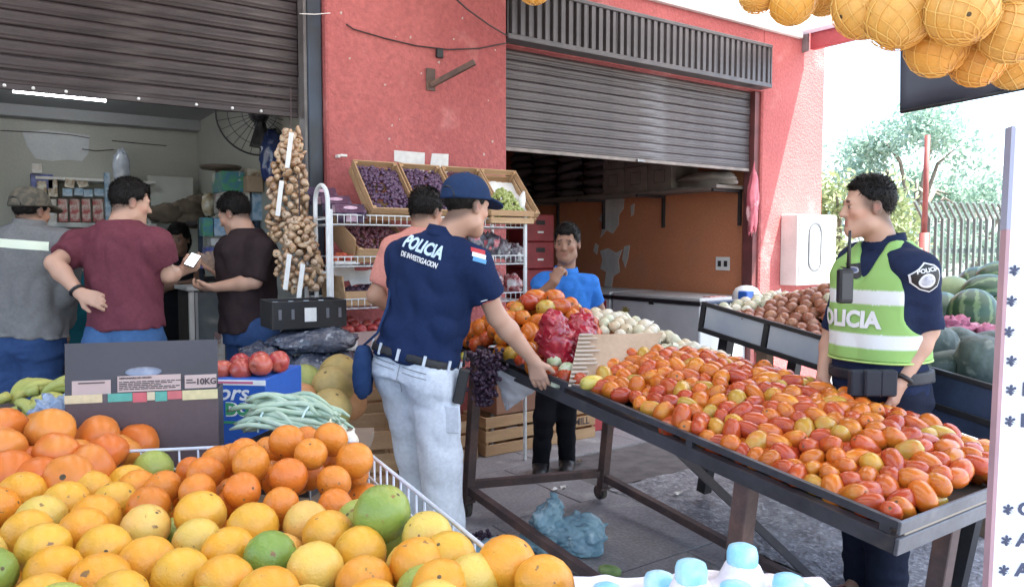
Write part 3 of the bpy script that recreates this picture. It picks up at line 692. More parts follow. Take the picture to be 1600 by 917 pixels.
P, gap = heap(240, (.02, W2, .72, L2 - .03), h4, .037, -.15, 9, 70, 1.2, None, .86)
place_heap(P, gap, MT2, lambda i: ((won[i % 2] if (P[i, 1] > 1.42 or i % 37 == 0) else bon[i % 3]), 'pale onion at the far end of the brown onion heap' if (P[i, 1] > 1.42 or i % 37 == 0) else 'brown skinned onion %s the heap beside the officer in the vest' % ('high on' if P[i, 2] > .08 else 'by the clear panel in' if P[i, 0] < .3 else 'at the far side of')), rot_any(10), 'onion', 'onions heaped on the black table', 'onion', 240)
def pumpkin_mesh(name, r, h, m, ribs, rib, seed): return fruit_mesh(name, ell_prof(r, h, .12, 2.4, 11, .1), m, 40, .05, seed, ribs, rib)
M_pk = mat('grey_green_pumpkin', (.11, .145, .135), .6, (.05, .07, .065), 9, 5, (.35, .65), bump=.4, bscale=30, c3=(.26, .28, .24), s3=14, con3=(.55, .7), vary=.1)
M_pk2 = mat('dark_green_squash', (.05, .075, .06), .5, (.03, .05, .04), 7, vary=.1, c3=(.16, .17, .12), s3=16, con3=(.6, .72))
pk = pumpkin_mesh('pumpkin_round', .105, .088, M_pk, 12, .10, 3); pk2 = pumpkin_mesh('squash_dark', .07, .13, M_pk2, 0, 0, 4); pk3 = pumpkin_mesh('pumpkin_tall', .10, .12, M_pk, 14, .12, 8)
for me, px, py, d, rot, lab in ((pk3, 1462, 548, 3.55, (.1, .1, 0), 'tall ribbed grey green pumpkin right behind the officer in the vest'),
                            (pk, 1500, 542, 3.72, (.6, .2, 1), 'round mottled pumpkin between the pink sack and the dark squash'),
                            (pk2, 1478, 572, 3.38, (1.4, .2, .9), 'smooth dark green squash lying on the rim of the blue tub'),
                            (pk3, 1532, 566, 3.30, (.15, -.1, .4), 'ribbed grey pumpkin at the corner beside the white price board'),
                            (pk, 1545, 545, 3.75, (.2, .3, 2), 'round pumpkin half hidden under the pink sack')):
    tag(ob('pumpkin', me, None, at(px, py, d=d), rot), lab, 'pumpkin', 'pumpkins and squash in the blue tub')
# watermelon stand further right
ws = thing('watermelon_stand', 'low wooden stand under the pile of watermelons', 'stand', (4.25, 1.75, gz(1.75)))
part('top', M_ply, ws, ((0, 0, .80), (1.4, 1.5, .86)))
for x in (.05, 1.35):
    for y in (.05, 1.45): part('leg', M_ply, ws, ((x - .04, y - .04, -.03), (x + .04, y + .04, .7995)))
def stripe_mat():
    m = bpy.data.materials.new('watermelon_rind'); m.use_nodes = True; t = m.node_tree; b = t.nodes['Principled BSDF']; L = t.links.new
    tc = nd(t, 'ShaderNodeTexCoord'); oi = nd(t, 'ShaderNodeObjectInfo')
    sep = nd(t, 'ShaderNodeSeparateXYZ'); L(tc.outputs['Object'], sep.inputs[0])
    an = nd(t, 'ShaderNodeMath', operation='ARCTAN2'); L(sep.outputs[1], an.inputs[0]); L(sep.outputs[0], an.inputs[1])
    n = nd(t, 'ShaderNodeTexNoise'); n.inputs['Scale'].default_value = 22; n.inputs['Detail'].default_value = 4; L(tc.outputs['Object'], n.inputs['Vector'])
    ma = nd(t, 'ShaderNodeMath', operation='MULTIPLY_ADD'); L(n.outputs[0], ma.inputs[0]); ma.inputs[1].default_value = .5; L(an.outputs[0], ma.inputs[2])
    mu = nd(t, 'ShaderNodeMath', operation='MULTIPLY'); L(ma.outputs[0], mu.inputs[0]); mu.inputs[1].default_value = 11
    si = nd(t, 'ShaderNodeMath', operation='SINE'); L(mu.outputs[0], si.inputs[0])
    cr = nd(t, 'ShaderNodeValToRGB'); L(si.outputs[0], cr.inputs[0])
    cr.color_ramp.elements[0].position = .35; cr.color_ramp.elements[0].color = (.018, .058, .026, 1); cr.color_ramp.elements[1].position = .9; cr.color_ramp.elements[1].color = (.11, .18, .08, 1)
    L(cr.outputs[0], b.inputs['Base Color']); b.inputs['Roughness'].default_value = .35; return m
M_wm = stripe_mat(); wmm = fruit_mesh('watermelon', ell_prof(.145, .165, .03, 2.1, 13, .06), M_wm, 28, .02, 2)
WM = mat('pale_watermelon', (.22, .28, .14), .45, (.15, .21, .1), 6, vary=.08); wmp = fruit_mesh('watermelon_pale', ell_prof(.13, .14, .03, 2.1, 13, .06), WM, 28, .02, 3)
for me, px, py, d, rot, lab in ((wmm, 1520, 492, 4.75, (.2, .3, 1), 'front watermelon with clear stripes above the pink sack'), (wmm, 1472, 492, 4.95, (1.2, .3, 2), 'dark watermelon just right of the sleeve of the officer'),
                            (wmm, 1543, 462, 5.1, (1.5, .5, .7), 'striped watermelon on top of the pile beside the price board'), (wmp, 1487, 462, 5.35, (.3, .1, 0), 'pale yellowish watermelon at the back below the fence'),
                            (wmm, 1528, 448, 5.55, (1.3, 0, 2), 'watermelon half hidden at the back of the pile'), (wmm, 1562, 440, 5.4, (1.3, .6, 0), 'highest watermelon cut off by the price board edge'),
                            (wmm, 1575, 495, 4.9, (1.1, .2, 1), 'watermelon behind the edge of the price board'), (wmm, 1500, 505, 5.3, (1, .2, 0), 'watermelon deep in the pile behind the front one')):
    tag(ob('watermelon', me, None, at(px, py, d=d), rot), lab, 'watermelon', 'watermelons piled below the fence')
M_pink = mat('pink_net_sack', (.42, .13, .20), .7, (.30, .08, .14), 20, 5, bump=.6, bscale=30, bdist=.02, c3=(.55, .28, .33), s3=12, con3=(.55, .65))
tag(ob('net_sack', lumpy('net_sack', .15, .12, .07, M_pink, 9, .45, 6, 40, False, False, .3), None, at(1487, 517, d=4.15), (0, .1, 0)), 'crumpled pink net sack left of the front watermelon', 'sack', 'pink sacks between pumpkins and watermelons')
tag(ob('net_sack', lumpy('net_sack', .14, .10, .06, M_pink, 12, .45, 6, 40, False, False, .3), None, at(1538, 527, d=4.1), (0, -.2, .4)), 'crumpled pink net sack draped below the front watermelon', 'sack', 'pink sacks between pumpkins and watermelons')
# ================================================================ the fruit stall in the foreground
def citrus(name, cols, green=None, r=.042, flat=1.0, n=18, seed=0, sc=24, wob=.03):
    m = mat(name, cols[0], .36, rand=cols, c2=green or tuple(v * .85 for v in cols[0]), scale=9, contrast=(.5, .8), spec=.5, coat=.1, bump=.4, bscale=190, bdist=.004, c3=(.24, .13, .04), s3=sc * 2.6, con3=(.67, .71), vary=.10, vscale=12)
    return fruit_mesh(name, ell_prof(r, r * flat, .04, 2.0, 11, .07), m, n, wob, seed)
OR_Y = [citrus('orange_yellow_%d' % i, [(.74, .36, .025), (.75, .30, .022), (.73, .41, .04), (.75, .26, .022)], (.70, .42, .06), .047, .94 + .03 * i, 18, i) for i in range(3)]
OR_P = [citrus('orange_pale_%d' % i, [(.73, .47, .085), (.68, .46, .09), (.74, .41, .10)], (.56, .49, .11), .047, .98, 18, 5 + i) for i in range(2)]
OR_G = [citrus('orange_green_%d' % i, [(.20, .31, .05), (.34, .40, .08), (.17, .27, .045)], (.45, .42, .09), .047, 1.02, 18, 9 + i) for i in range(2)]
MAND = [citrus('mandarin_%d' % i, [(.66, .185, .018), (.68, .23, .022), (.62, .15, .015)], (.66, .25, .03), .042, .90, 18, 12 + i, 30, .05) for i in range(3)]
MB_ = Matrix.Rotation(-YAW, 4, 'Z')
def inframe(x, y): return (x > -.70 * y - .06) & (x < np.where(y < 1.91, -.055 - .5217 * (y - 1.22) - .02 , -.40))
def h5(x, y): return .965 + .085 * np.exp(-(((x + .50) / .23) ** 2 + ((y - 1.74) / .20) ** 2)) - .035 * np.exp(-(((x + .86) / .20) ** 2 + ((y - 1.80) / .12) ** 2)) + .012 * np.sin(x * 13) * np.sin(y * 11) + .02 * sst((1.15 - y) / .3)
P, gap = heap(235, (-1.30, .16, .74, 1.88), h5, .049, .80, 14, 110, 1.0, inframe, 1.0)
ok = inframe(P[:, 0], P[:, 1]) | (P[:, 1] < 1.1); P = P[ok]; gap = gap[ok]
rk = np.random.default_rng(5); rv = rk.random(len(P)); rear = (P[:, 1] > 1.50) & (P[:, 0] > -.78)
def pick5(i):
    zone = ('at the front ' if P[i, 1] < 1.25 else 'in the middle ' if P[i, 1] < 1.55 else 'at the back ') + ('left' if P[i, 0] / P[i, 1] < -.45 else 'centre' if P[i, 0] / P[i, 1] < -.22 else 'right')
    if rear[i]: return MAND[i % 3], 'bright orange mandarin %s the mound at the rear of the basket' % ('high on' if P[i, 2] > .965 else 'left in' if P[i, 0] < -.55 else 'right in')
    if rv[i] < .14: return OR_G[i % 2], 'greenish orange %s of the fruit heap' % zone
    if rv[i] < .36: return OR_P[i % 2], 'pale yellow orange %s of the fruit heap' % zone
    return OR_Y[i % 3], 'ripe golden orange %s of the fruit heap' % zone
def rot5(i):
    return rot_any(100 + i, (.80, .98))(i) @ Matrix.Scale(1.06, 4) if rear[i] else rot_any(100 + i, (.92, 1.06))(i)
place_heap(P, gap, MB_, pick5, rot5, 'orange', 'oranges heaped in the foreground stall', 'orange', 250, 'buried_oranges', 'oranges buried deep in the foreground heap', .16)
for px, py, d, me, s, lab in ((792, 884, 1.16, OR_Y[1], 1.02, 'lone golden orange resting on the right rim of the wire basket'), (850, 912, 1.10, OR_Y[0], .95, 'orange at the very bottom right end of the basket'), (597, 802, 1.36, OR_G[1], 1.10, 'bright green orange sitting on top near the right rim'), (668, 838, 1.31, OR_P[0], .95, 'pale orange against the right rim just below the bright green one'), (702, 872, 1.23, OR_Y[2], .95, 'golden orange against the right rim left of the lone one'), (655, 884, 1.21, OR_Y[0], 1.02, 'large golden orange a little in from the right rim'), (742, 908, 1.14, OR_P[1], .92, 'pale orange at the bottom end of the right rim'), (690, 922, 1.12, OR_Y[1], 1.0, 'golden orange at the bottom edge near the right rim')):
    tag(ob('orange', me, None, at(px, py, d=d), (.6, .4, px), s), lab, 'orange')
# big ribbed orange red tomatoes at the left
BT = [fruit_mesh('beef_tomato_%d' % i, ell_prof(.052, .043 + .012 * i, .1, 2.4, 11, .12), mat('beef_tomato', (.60, .17, .025), .34, rand=[(.62, .18, .028), (.56, .12, .022), (.64, .24, .04)], c2=(.64, .28, .06), scale=8, contrast=(.5, .8), spec=.4, coat=.05, vary=.06), 30, .06, i + 70, 5, .03) for i in range(2)]
def h6(x, y): return .975 + .085 * np.exp(-(((x + 1.18) / .18) ** 2 + ((y - 1.84) / .14) ** 2))
P, gap = heap(34, (-1.42, -.95, 1.64, 2.02), h6, .054, .88, 21, 90, .8, None, .98)
place_heap(P, gap, MB_, lambda i: (BT[i % 2], 'big orange red tomato %s the pile at the left edge' % ('high on' if P[i, 2] > .985 else 'right in' if P[i, 0] > -1.1 else 'low in the front of' if P[i, 1] < 1.78 else 'at the rear of')), rot_any(22, (.92, 1.12)), 'beef_tomato', 'big tomatoes at the left edge', 'tomato', 60)

# white wire basket
M_wire = mat('white_coated_wire', (.66, .70, .76), .35, (.55, .6, .68), 8, spec=.5)
wb = ob('wire_basket', None, None, (0, 0, 0), (0, 0, -YAW)); tag(wb, 'white coated wire basket holding the heap of oranges', 'basket')
def lpt(px, py, z): p = at(px, py, z=z); l, d = p.x * CY - p.y * SY, p.x * SY + p.y * CY; return Vector((l, d, z))
rl, rr, rn = lpt(160, 706, .95), lpt(556, 690, .955), lpt(772, 868, .95); rn2 = rn + (rn - rr) * .55
def wire(name, pts, r): MB().tube(pts, r, 6).build(name, M_wire, wb, smooth=True)
wire('rim', [rl + Vector((-.004, -.01, -.03)), rl + Vector((.0, 0, -.006)), rl + Vector((.012, 0, 0)), rr + Vector((-.02, 0, 0)), rr + Vector((0, -.01, 0)), rr.lerp(rn, .5), rn, rn2], .0042)
wire('lower_rim', [rl + Vector((0, 0, -.05)), rr + Vector((0, 0, -.05))], .0032)
wire('lower_rim', [rr + Vector((0, 0, -.06)), rn2 + Vector((0, 0, -.06))], .0032)
for i in range(1, 14): p = rl.lerp(rr, i / 13.6); wire('upright', [p, p + Vector((0, .002, -.15))], .0026)
for i in range(1, 26): p = rr.lerp(rn2, i / 26); wire('upright', [p + Vector((.003, 0, 0)), p + Vector((.004, 0, -.15))], .0026)
wire('corner_upright', [rl + Vector((-.002, 0, -.005)), rl + Vector((-.002, 0, -.15))], .0036)

# the trestle under it all
st = ob('stall_table', None, None, (0, 0, 0), (0, 0, -YAW)); tag(st, 'plain wooden stall table under the baskets and cartons', 'table')
q = MB(); q.prism([(-1.9, .55, .765), (.26, .55, .765), (-.03, 1.22, .765), (-.42, 1.9, .765), (-.5, 2.75, .765), (-2.0, 2.75, .765)], (0, 0, .03)); q.build('top', M_ply, st)
for x, y in ((-1.7, .7), (.05, .7), (-1.8, 2.6), (-.6, 2.6), (-.35, 1.6)): part('leg', M_ply, st, ((x - .03, y - .03, -.09), (x + .03, y + .03, .7645)))

# ---------------------------------------------------------------- tall carton with the standing flap
M_cdark = mat('carton_dark_face', (.06, .06, .075), .6, (.05, .05, .06), 4, vary=.04)
M_cbrown = mat('carton_plain_face', (.125, .088, .09), .75, (.095, .07, .074), 2.5, 4, vary=.06, bump=.1, bscale=8)
M_label = mat('carton_label', (.48, .38, .36), .8, (.43, .34, .32), 6)
M_ink = mat('dark_ink', (.07, .055, .06), .8)
c0 = at(226, 700, d=2.02); Cx = ob('mango_carton', None, None, (c0.x, c0.y, .796), (0, 0, -YAW + R(15))); tag(Cx, 'dark cardboard carton with upright flap marked 10 KG', 'carton')
W, Hf, H = .187, .262, .40
part('front_panel', M_cbrown, Cx, ((-W, 0, 0), (W, .006, Hf)), b=.002)
part('side_panel', M_cdark, Cx, ((-W, .0065, 0), (-W + .006, .12, Hf)))
part('side_panel', M_cdark, Cx, ((W - .006, .0065, 0), (W, .12, Hf)))
part('rear_panel', M_cdark, Cx, ((-W, .1205, 0), (W, .126, Hf)))
part('bottom_panel', M_cdark, Cx, ((-W + .0065, .0065, .001), (W - .0065, .12, .008)))
FT = Matrix.Translation((0, .004, Hf + .002)) @ Matrix.Rotation(R(-6), 4, 'X')
q = MB(); n = 20                                           # flap with an oval hand hole
hx, hz, hr, hh = 0.0, .058, .046, .013
outer = []; inner = []
for i in range(n):
    a = 2 * math.pi * i / n; ca, sa = math.cos(a), math.sin(a); inner.append((hx + hr * ca, hz + hh * sa))
    s = min((W) / abs(ca) if abs(ca) > 1e-6 else 9, ((H - Hf - hz) / sa) if sa > 1e-6 else ((hz) / -sa if sa < -1e-6 else 9)); outer.append((hx + s * ca, hz + s * sa))
for i, (x, z) in enumerate(outer):
    pass
cor = [(W, H - Hf), (-W, H - Hf), (-W, 0), (W, 0)]
vs = [FT @ Vector((x, 0, z)) for x, z in outer] + [FT @ Vector((x, 0, z)) for x, z in inner] + [FT @ Vector((x, 0, z)) for x, z in cor] + [FT @ Vector((x, .004, z)) for x, z in inner]
fs = [(i, n + i, n + (i + 1) % n, (i + 1) % n) for i in range(n)] + [(n + i, 2 * n + 4 + i, 2 * n + 4 + (i + 1) % n, n + (i + 1) % n) for i in range(n)]
for ci, (x, z) in enumerate(cor):
    k = next(i for i in range(n) if (outer[i][0] - x) * (outer[(i + 1) % n][0] - x) <= 1e-9 and (outer[i][1] - z) * (outer[(i + 1) % n][1] - z) <= 1e-9 and not (abs(outer[i][0] - outer[(i + 1) % n][0]) < 1e-6 or abs(outer[i][1] - outer[(i + 1) % n][1]) < 1e-6)) if any((outer[i][0] - x) * (outer[(i + 1) % n][0] - x) <= 1e-9 and (outer[i][1] - z) * (outer[(i + 1) % n][1] - z) <= 1e-9 and not (abs(outer[i][0] - outer[(i + 1) % n][0]) < 1e-6 or abs(outer[i][1] - outer[(i + 1) % n][1]) < 1e-6) for i in range(n)) else None
    if k is not None: fs.append((k, (k + 1) % n, 2 * n + ci))
q.add(vs, fs); q.build('flap', M_cdark, Cx)
q = MB(); q.box((-.052, .006, .04), (.052, .010, .076), FT); q.build('hole_film', mat('bluish_film', (.22, .26, .36), .3, (.45, .5, .6), 14, 4, (.45, .65)), Cx)
def lab(x0, x1, z0, z1): q = MB(); q.box((x0, -.003, z0), (x1, -.0005, z1), FT); q.build('label', M_label, Cx)
lab(-.170, -.078, .003, .040); lab(-.062, .093, .006, .048); lab(.103, .183, .008, .044)
LT = FT @ Matrix.Translation((0, -.0042, 0)) @ Matrix.Rotation(R(90), 4, 'X')
text('print', '10KG', .022, M_ink, Cx, LT @ Matrix.Translation((.157, .025, 0)), .0008, .0003)
for z_, w_ in ((.029, .016), (.022, .024)): q = MB(); q.box((.107, -.0042, z_), (.107 + w_, -.0034, z_ + .0035), FT); q.build('print_line', M_ink, Cx)
text('print', 'RESPONSABLE DE ORIGEN', .0066, M_ink, Cx, LT @ Matrix.Translation((-.018, .042, 0)), .0002, .0003)
for i_ in range(5):
    x_ = -.058
    while x_ < .085 - .02 * (i_ % 3):
        w_ = RNG.uniform(.006, .02); q = MB(); q.box((x_, -.0042, .031 - .0048 * i_), (x_ + w_, -.0034, .0335 - .0048 * i_), FT); q.build('print_line', M_ink, Cx); x_ += w_ + .0025
q = MB(); q.box((-.155, -.0042, .032), (-.092, -.0034, .0352), FT); q.build('print_line', M_ink, Cx)
x = -W
for i, (w, c) in enumerate(((.09, (.62, .53, .33)), (.012, (.10, .09, .1)), (.06, (.10, .36, .30)), (.035, (.50, .12, .14)), (.02, (.55, .5, .35)), (.03, (.10, .36, .30)), (.037, (.50, .14, .15)), (.09, (.58, .52, .3)))):
    part('printed_trim', mat('trim_%d' % i, c, .6, vary=.1), Cx, ((x, -.0015, Hf - .016 - .004 * (i % 2)), (x + w - .001, -.0003, Hf + .006)))
    x += w
for i, (z, c) in enumerate(((.02, (.45, .1, .12)), (.09, (.5, .42, .22)), (.15, (.1, .3, .25)), (.19, (.5, .1, .12)))): part('printed_edge', mat('edge_%d' % i, c, .6, vary=.1), Cx, ((-W - .0016, .0005, z), (-W - .0003, .02, z + .03)))

# ---------------------------------------------------------------- blue apple carton
b0 = at(378, 655, d=2.42); BC = ob('apple_carton', None, None, (b0.x, b0.y, .796), (0, 0, -YAW - R(6))); tag(BC, 'bright blue printed fruit carton filled with red apples', 'carton')
M_blue = mat('carton_blue', (.02, .10, .42), .5, (.018, .085, .36), 5, vary=.06); M_pinkt = mat('carton_pink', (.55, .12, .22), .5); M_gr = mat('carton_green', (.05, .28, .12), .5)
part('case', M_blue, BC, ((-.165, 0, 0), (.082, .30, .235)), b=.004)
part('top_band', M_white, BC, ((-.164, -.0015, .214), (.081, -.0003, .231)))
part('top_band', M_pinkt, BC, ((-.164, -.003, .219), (.04, -.0017, .226)))
part('bottom_band', M_gr, BC, ((-.164, -.0015, .09), (.081, -.0003, .098)))
part('hand_hole', M_black, BC, ((.036, -.0015, .15), (.046, -.0003, .185)), b=.0005)
BT_ = Matrix.Translation((0, -.0012, 0)) @ Matrix.Rotation(R(90), 4, 'X')
text('lettering', 'nors', .07, M_white, BC, BT_ @ Matrix.Translation((-.05, .188, 0)), .0012, .0003, 'CENTER', 1.1, .3)
text('lettering', 'DO', .05, M_gr, BC, BT_ @ Matrix.Translation((-.015, .135, 0)), .003, .0003)
text('lettering', 'DO', .05, M_white, BC, BT_ @ Matrix.Translation((-.011, .134, -.0006)), .006, .0003)
M_apple = mat('apple_red', (.40, .045, .04), .3, rand=[(.42, .05, .045), (.36, .035, .04), (.46, .10, .06)], c2=(.52, .20, .10), scale=12, contrast=(.55, .8), spec=.5, coat=.25, stretch=(1, 1, .4))
AP = fruit_mesh('apple', [(.003, -.026), (.014, -.032), (.028, -.022), (.036, .002), (.034, .02), (.022, .032), (.009, .031), (.003, .024)], M_apple, 16, .04, 4)
for i in range(9):
    x, y = -.14 + .066 * (i % 3) + .033 * (i // 3 % 2) + .02, .05 + .07 * (i // 3); p = BC.matrix_basis @ Vector((x + .03, y, .25 + (.02 if i in (4, 2, 5) else 0)))
    tag(ob('apple', AP, None, p, (i * .7, i * .4, i)), 'red apple in the blue printed carton', 'apple', 'apples in the blue carton')

# ---------------------------------------------------------------- bananas, beans, garlic, plastic
M_ban = mat('banana_skin', (.42, .40, .10), .45, rand=[(.42, .40, .10), (.36, .38, .10), (.50, .42, .10)], c2=(.30, .34, .09), scale=9, c3=(.14, .11, .04), s3=22, con3=(.68, .74), vary=.06)
bm = MB(); pts = []; rs = []
for i in range(9):
    t = i / 8; a = (t - .5) * 1.3; pts.append((math.sin(a) * .105, 0, -math.cos(a) * .105 + .105)); rs.append(.0175 * (1 - abs(2 * t - 1) ** 3 * .75) if 0 < i < 8 else .006)
bm.tube(pts, rs, 9); bme = bm.mesh('banana', M_ban, True)
hands = ((60, 612, 2.30, 0.3, 8, 'upper right hand of greenish bananas'), (12, 622, 2.28, 1.2, 7, 'upper left hand of greenish bananas'), (28, 645, 2.18, .6, 7, 'lower left hand of greenish bananas'), (62, 652, 2.16, 2.2, 6, 'lower right hand of greenish bananas by the plastic bag'))
for px, py, d, a0, nb, lb in hands:
    t = thing('banana_hand', lb, 'bananas', at(px, py, d=d), -YAW + a0, 'hands of bananas at the left edge')
    for i in range(nb):
        a = (i % 4 - 1.5) * .26 + RNG.normal() * .06; M = Matrix.Translation((0, 0, .012 * (i // 4))) @ Matrix.Rotation(a, 4, 'Z') @ Matrix.Rotation(-.35 + .3 * (i // 4), 4, 'Y') @ Matrix.Translation((.07, 0, 0)) @ Matrix.Rotation(RNG.normal() * .2 + math.pi, 4, 'X')
        o = ob('banana', bme, t); o.matrix_local = M
    q = MB(); q.tube([(-.03, 0, 0), (0, 0, .004)], [.014, .018], 8); q.build('crown_stem', M_ban, t, smooth=True)
part_c = thing('banana_crate', 'low dark crate under the bananas', 'crate', at(30, 640, d=2.32) * 1, -YAW); part_c.location.z = .796
part('box', M_dark, part_c, ((-.35, -.16, 0), (.17, .2, .14)), b=.006)
M_film = mat('bluish_plastic_film', (.33, .42, .55), .22, (.22, .30, .42), 9, 5, bump=.6, bscale=20, bdist=.03, spec=.7)
tag(ob('plastic_bag', lumpy('plastic_bag', .055, .05, .055, M_film, 4, .6, 6, 34, False, False, .5), None, at(88, 652, d=2.12), (.2, .3, 0)), 'crumpled bluish plastic bag beside the bananas', 'bag')
M_bean = mat('long_bean_green', (.36, .47, .36), .5, rand=[(.36, .47, .36), (.44, .54, .44), (.30, .42, .3)], c2=(.36, .46, .33), scale=14, vary=.08)
bt = thing('bean_bundle', 'tied bundles of pale green long beans behind the mandarins', 'beans', at(455, 665, d=2.10), -YAW - R(12))
bms = []
for v in range(4):
    q = MB(); pts = [((t - .5) * .235, .018 * math.sin(t * 3 + v) , .030 * math.sin(t * math.pi) + .006 * math.sin(t * 9 + v * 2)) for t in [i / 9 for i in range(10)]]
    q.tube(pts, [.003] + [.0075] * 8 + [.003], 6); bms.append(q.mesh('bean', M_bean, True))
for i in range(80):
    y = RNG.uniform(-.085, .085); z = .085 * (1 - (y / .09) ** 2) * RNG.uniform(.3, 1) - .02
    o = ob('bean', bms[i % 4], bt, (RNG.normal() * .02, y, z), (RNG.normal() * .4, RNG.normal() * .06 + .06, RNG.normal() * .16))
for x in (-.05, .07):
    q = MB(); q.tube([(x, .088 * math.cos(a), .0 + .068 * math.sin(a)) for a in [i * math.pi / 10 for i in range(11)]], .003, 5); q.build('tie_string', mat('tie_cyan', (.5, .66, .66), .5), bt, smooth=True)
q = MB(); q.box((-.11, -.11, -.20), (.11, .11, -.035)); q.build('tray', M_dark, bt)
for i, (px, py) in enumerate(((528, 672), (545, 682), (515, 668))): tag(ob('garlic_bulb', won[0], None, at(px, py + 6, d=1.99), (.4, .3, i), .7), ('white bulb between the beans and the basket rim, left of three', 'white bulb at the basket corner, right of three', 'white bulb half behind the beans')[i], 'garlic')
# ================================================================ wooden crates, the white rack and its fruit
def slat_piece(lx, ly, lz): return MB().bbox((-lx / 2, -ly / 2, -lz / 2), (lx / 2, ly / 2, lz / 2), .0015).mesh('slat', M_wood)
_sl = {}
def slat(parent, size, loc, name='slat'):
    key = tuple(round(v, 4) for v in size)
    if key not in _sl: _sl[key] = slat_piece(*size)
    return ob(name, _sl[key], parent, loc)
def crate(label, loc, rot, w, d, h, nside=2, nbot=5, group='wooden fruit crates', cat='crate'):
    t = ob('wooden_crate', None, None, loc, rot); tag(t, label, cat, group); th = .008; g = .25
    sh_ = h / (nside + g * (nside - 1))
    for i in range(nside):
        z = sh_ / 2 + i * sh_ * (1 + g)
        slat(t, (w, th, sh_), (0, th / 2, z)); slat(t, (w, th, sh_), (0, d - th / 2, z))
        slat(t, (th, d - 2 * th - .002, sh_ * .98), (-w / 2 + th / 2, d / 2, z)); slat(t, (th, d - 2 * th - .002, sh_ * .98), (w / 2 - th / 2, d / 2, z))
    bw = (d - 2 * th) / nbot
    for i in range(nbot): slat(t, (w - 2 * th - .002, bw * .85, .006), (0, th + bw * (i + .5), .004))
    for sx_ in (-1, 1):
        for sy_ in (0, 1): slat(t, (.018, .018, h - .012), (sx_ * (w / 2 - th - .0105), (th + .0105) if sy_ == 0 else d - th - .0105, h / 2 + .003), 'corner_post')
    return t
def grape_mesh(name, w, d, r, m, n, seed, bump=.05, base=.03):
    rg = np.random.default_rng(seed); k = MB(); prof = [(r * .35, -r * .94), (r * .87, -r * .5), (r, .0), (r * .87, r * .5), (r * .35, r * .94)]
    for i in range(n):
        x, y = rg.uniform(-w / 2, w / 2), rg.uniform(0, d); z = base + bump * math.sin(math.pi * min(max((x / w + .5), .02), .98)) * math.sin(math.pi * min(max(y / d, .05), .95)) + rg.uniform(-r, r) * .9 + .012 * nz((x * 18, y * 18, seed))
        k.lathe(prof, 6, Matrix.Translation((x, y, z)))
    return k.mesh(name, m, True)
def vmat(name, a, b, c, rough=.3):                     # per berry tint from position noise
    return mat(name, a, rough, b, 38, 2, (.35, .65), spec=.5, c3=c, s3=55, con3=(.58, .66))
M_gr1 = vmat('purple_grape', (.055, .025, .06), (.12, .06, .12), (.17, .12, .2)); M_gr2 = vmat('red_grape', (.14, .04, .05), (.08, .03, .05), (.22, .1, .1))
M_gr3 = vmat('green_grape', (.34, .38, .12), (.24, .30, .08), (.46, .48, .2)); M_gr4 = vmat('dark_plum', (.03, .015, .035), (.055, .025, .05), (.12, .09, .13))
GRM = {k: grape_mesh('grapes_' + k, .26, .37, .012, m, 430, i, .05, .06) for i, (k, m) in enumerate((('purple', M_gr1), ('red', M_gr2)))}
def fill(t, me, name='grapes', loc=(0, .02, 0)): o = ob(name, me, t, loc); o['kind'] = 'stuff'; return o
for i, (x, k, lb) in enumerate(((2.065, 'purple', 'tilted pine crate of purple grapes, leftmost on the top shelf'), (2.375, 'purple', 'tilted pine crate of grapes behind the bowed head'), (2.685, 'red', 'tilted pine crate mostly hidden by the blue cap'), (2.99, 'red', 'tilted pine crate of grapes at the right end of the top shelf'))):
    t = crate(lb, (x, 4.22, 1.605), (R(47), 0, 0), .295, .42, .10, 2, 5, 'tilted grape crates on the top shelf')
    if i < 3: fill(t, GRM[k])
    else:
        q = MB(); q.grid(lambda u, v: (-.13 + u * .26, .03 + v * .35, .02 + .012 * nz((u * 6, v * 6, 2))), 12, 12); q.build('paper_liner', M_white, t, smooth=True)
t = crate('low pine crate heaped with green grapes beside the blue cap', (2.90, 4.13, 1.60), (0, 0, 0), .34, .24, .085, 2, 4, 'fruit crates on the white rack')
fill(t, grape_mesh('grapes_green', .30, .20, .013, M_gr3, 420, 8, .17, .05))
for s in (-.15, .13):
    q = MB(); q.tube([(s, .1, .05), (s + .01, .1, .16), (s + .03 if s > 0 else s - .02, .1, .22)], [.02, .03, .008], 8); q.build('foam_net', M_white, t, smooth=True)
# the rack itself
M_rackw = mat('white_rack_tube', (.74, .76, .76), .35, (.62, .65, .66), 9, spec=.5)
RK = thing('display_rack', 'white wire display rack full of grape crates against the red pillar', 'rack', (1.66, 4.16, 0))
RL, RD = 1.36, .40
for x in (0, RL):
    for y in (0, RD): part('post', M_rackw, RK, ((x - .011, y - .011, 0), (x + .011, y + .011, 1.66)), b=.004)
ar = MB(); pts = [(-.035, -.05, .02)] + [(-.035, -.05, 1.70)] + [(-.035, .045 - .095 * math.cos(a), 1.70 + .095 * math.sin(a)) for a in [i * math.pi / 10 for i in range(1, 10)]] + [(-.035, .14, 1.70), (-.035, .14, .02)]
ar.tube(pts, .013, 8); ar.build('end_hoop', M_rackw, RK, smooth=True)
for z in (.55, .9, 1.3, 1.6): part('hoop_rung', M_rackw, RK, ((-.04, -.048, z), (-.03, .138, z + .010)))
SHZ = (1.575, 1.335, 1.09, .80)
up = MB().tube([(0, 0, 0), (0, 0, .055)], .0024, 5).mesh('guard_wire', M_rackw, True)
dw = MB().tube([(0, 0, 0), (0, RD, 0)], .0024, 5).mesh('deck_wire', M_rackw, True)
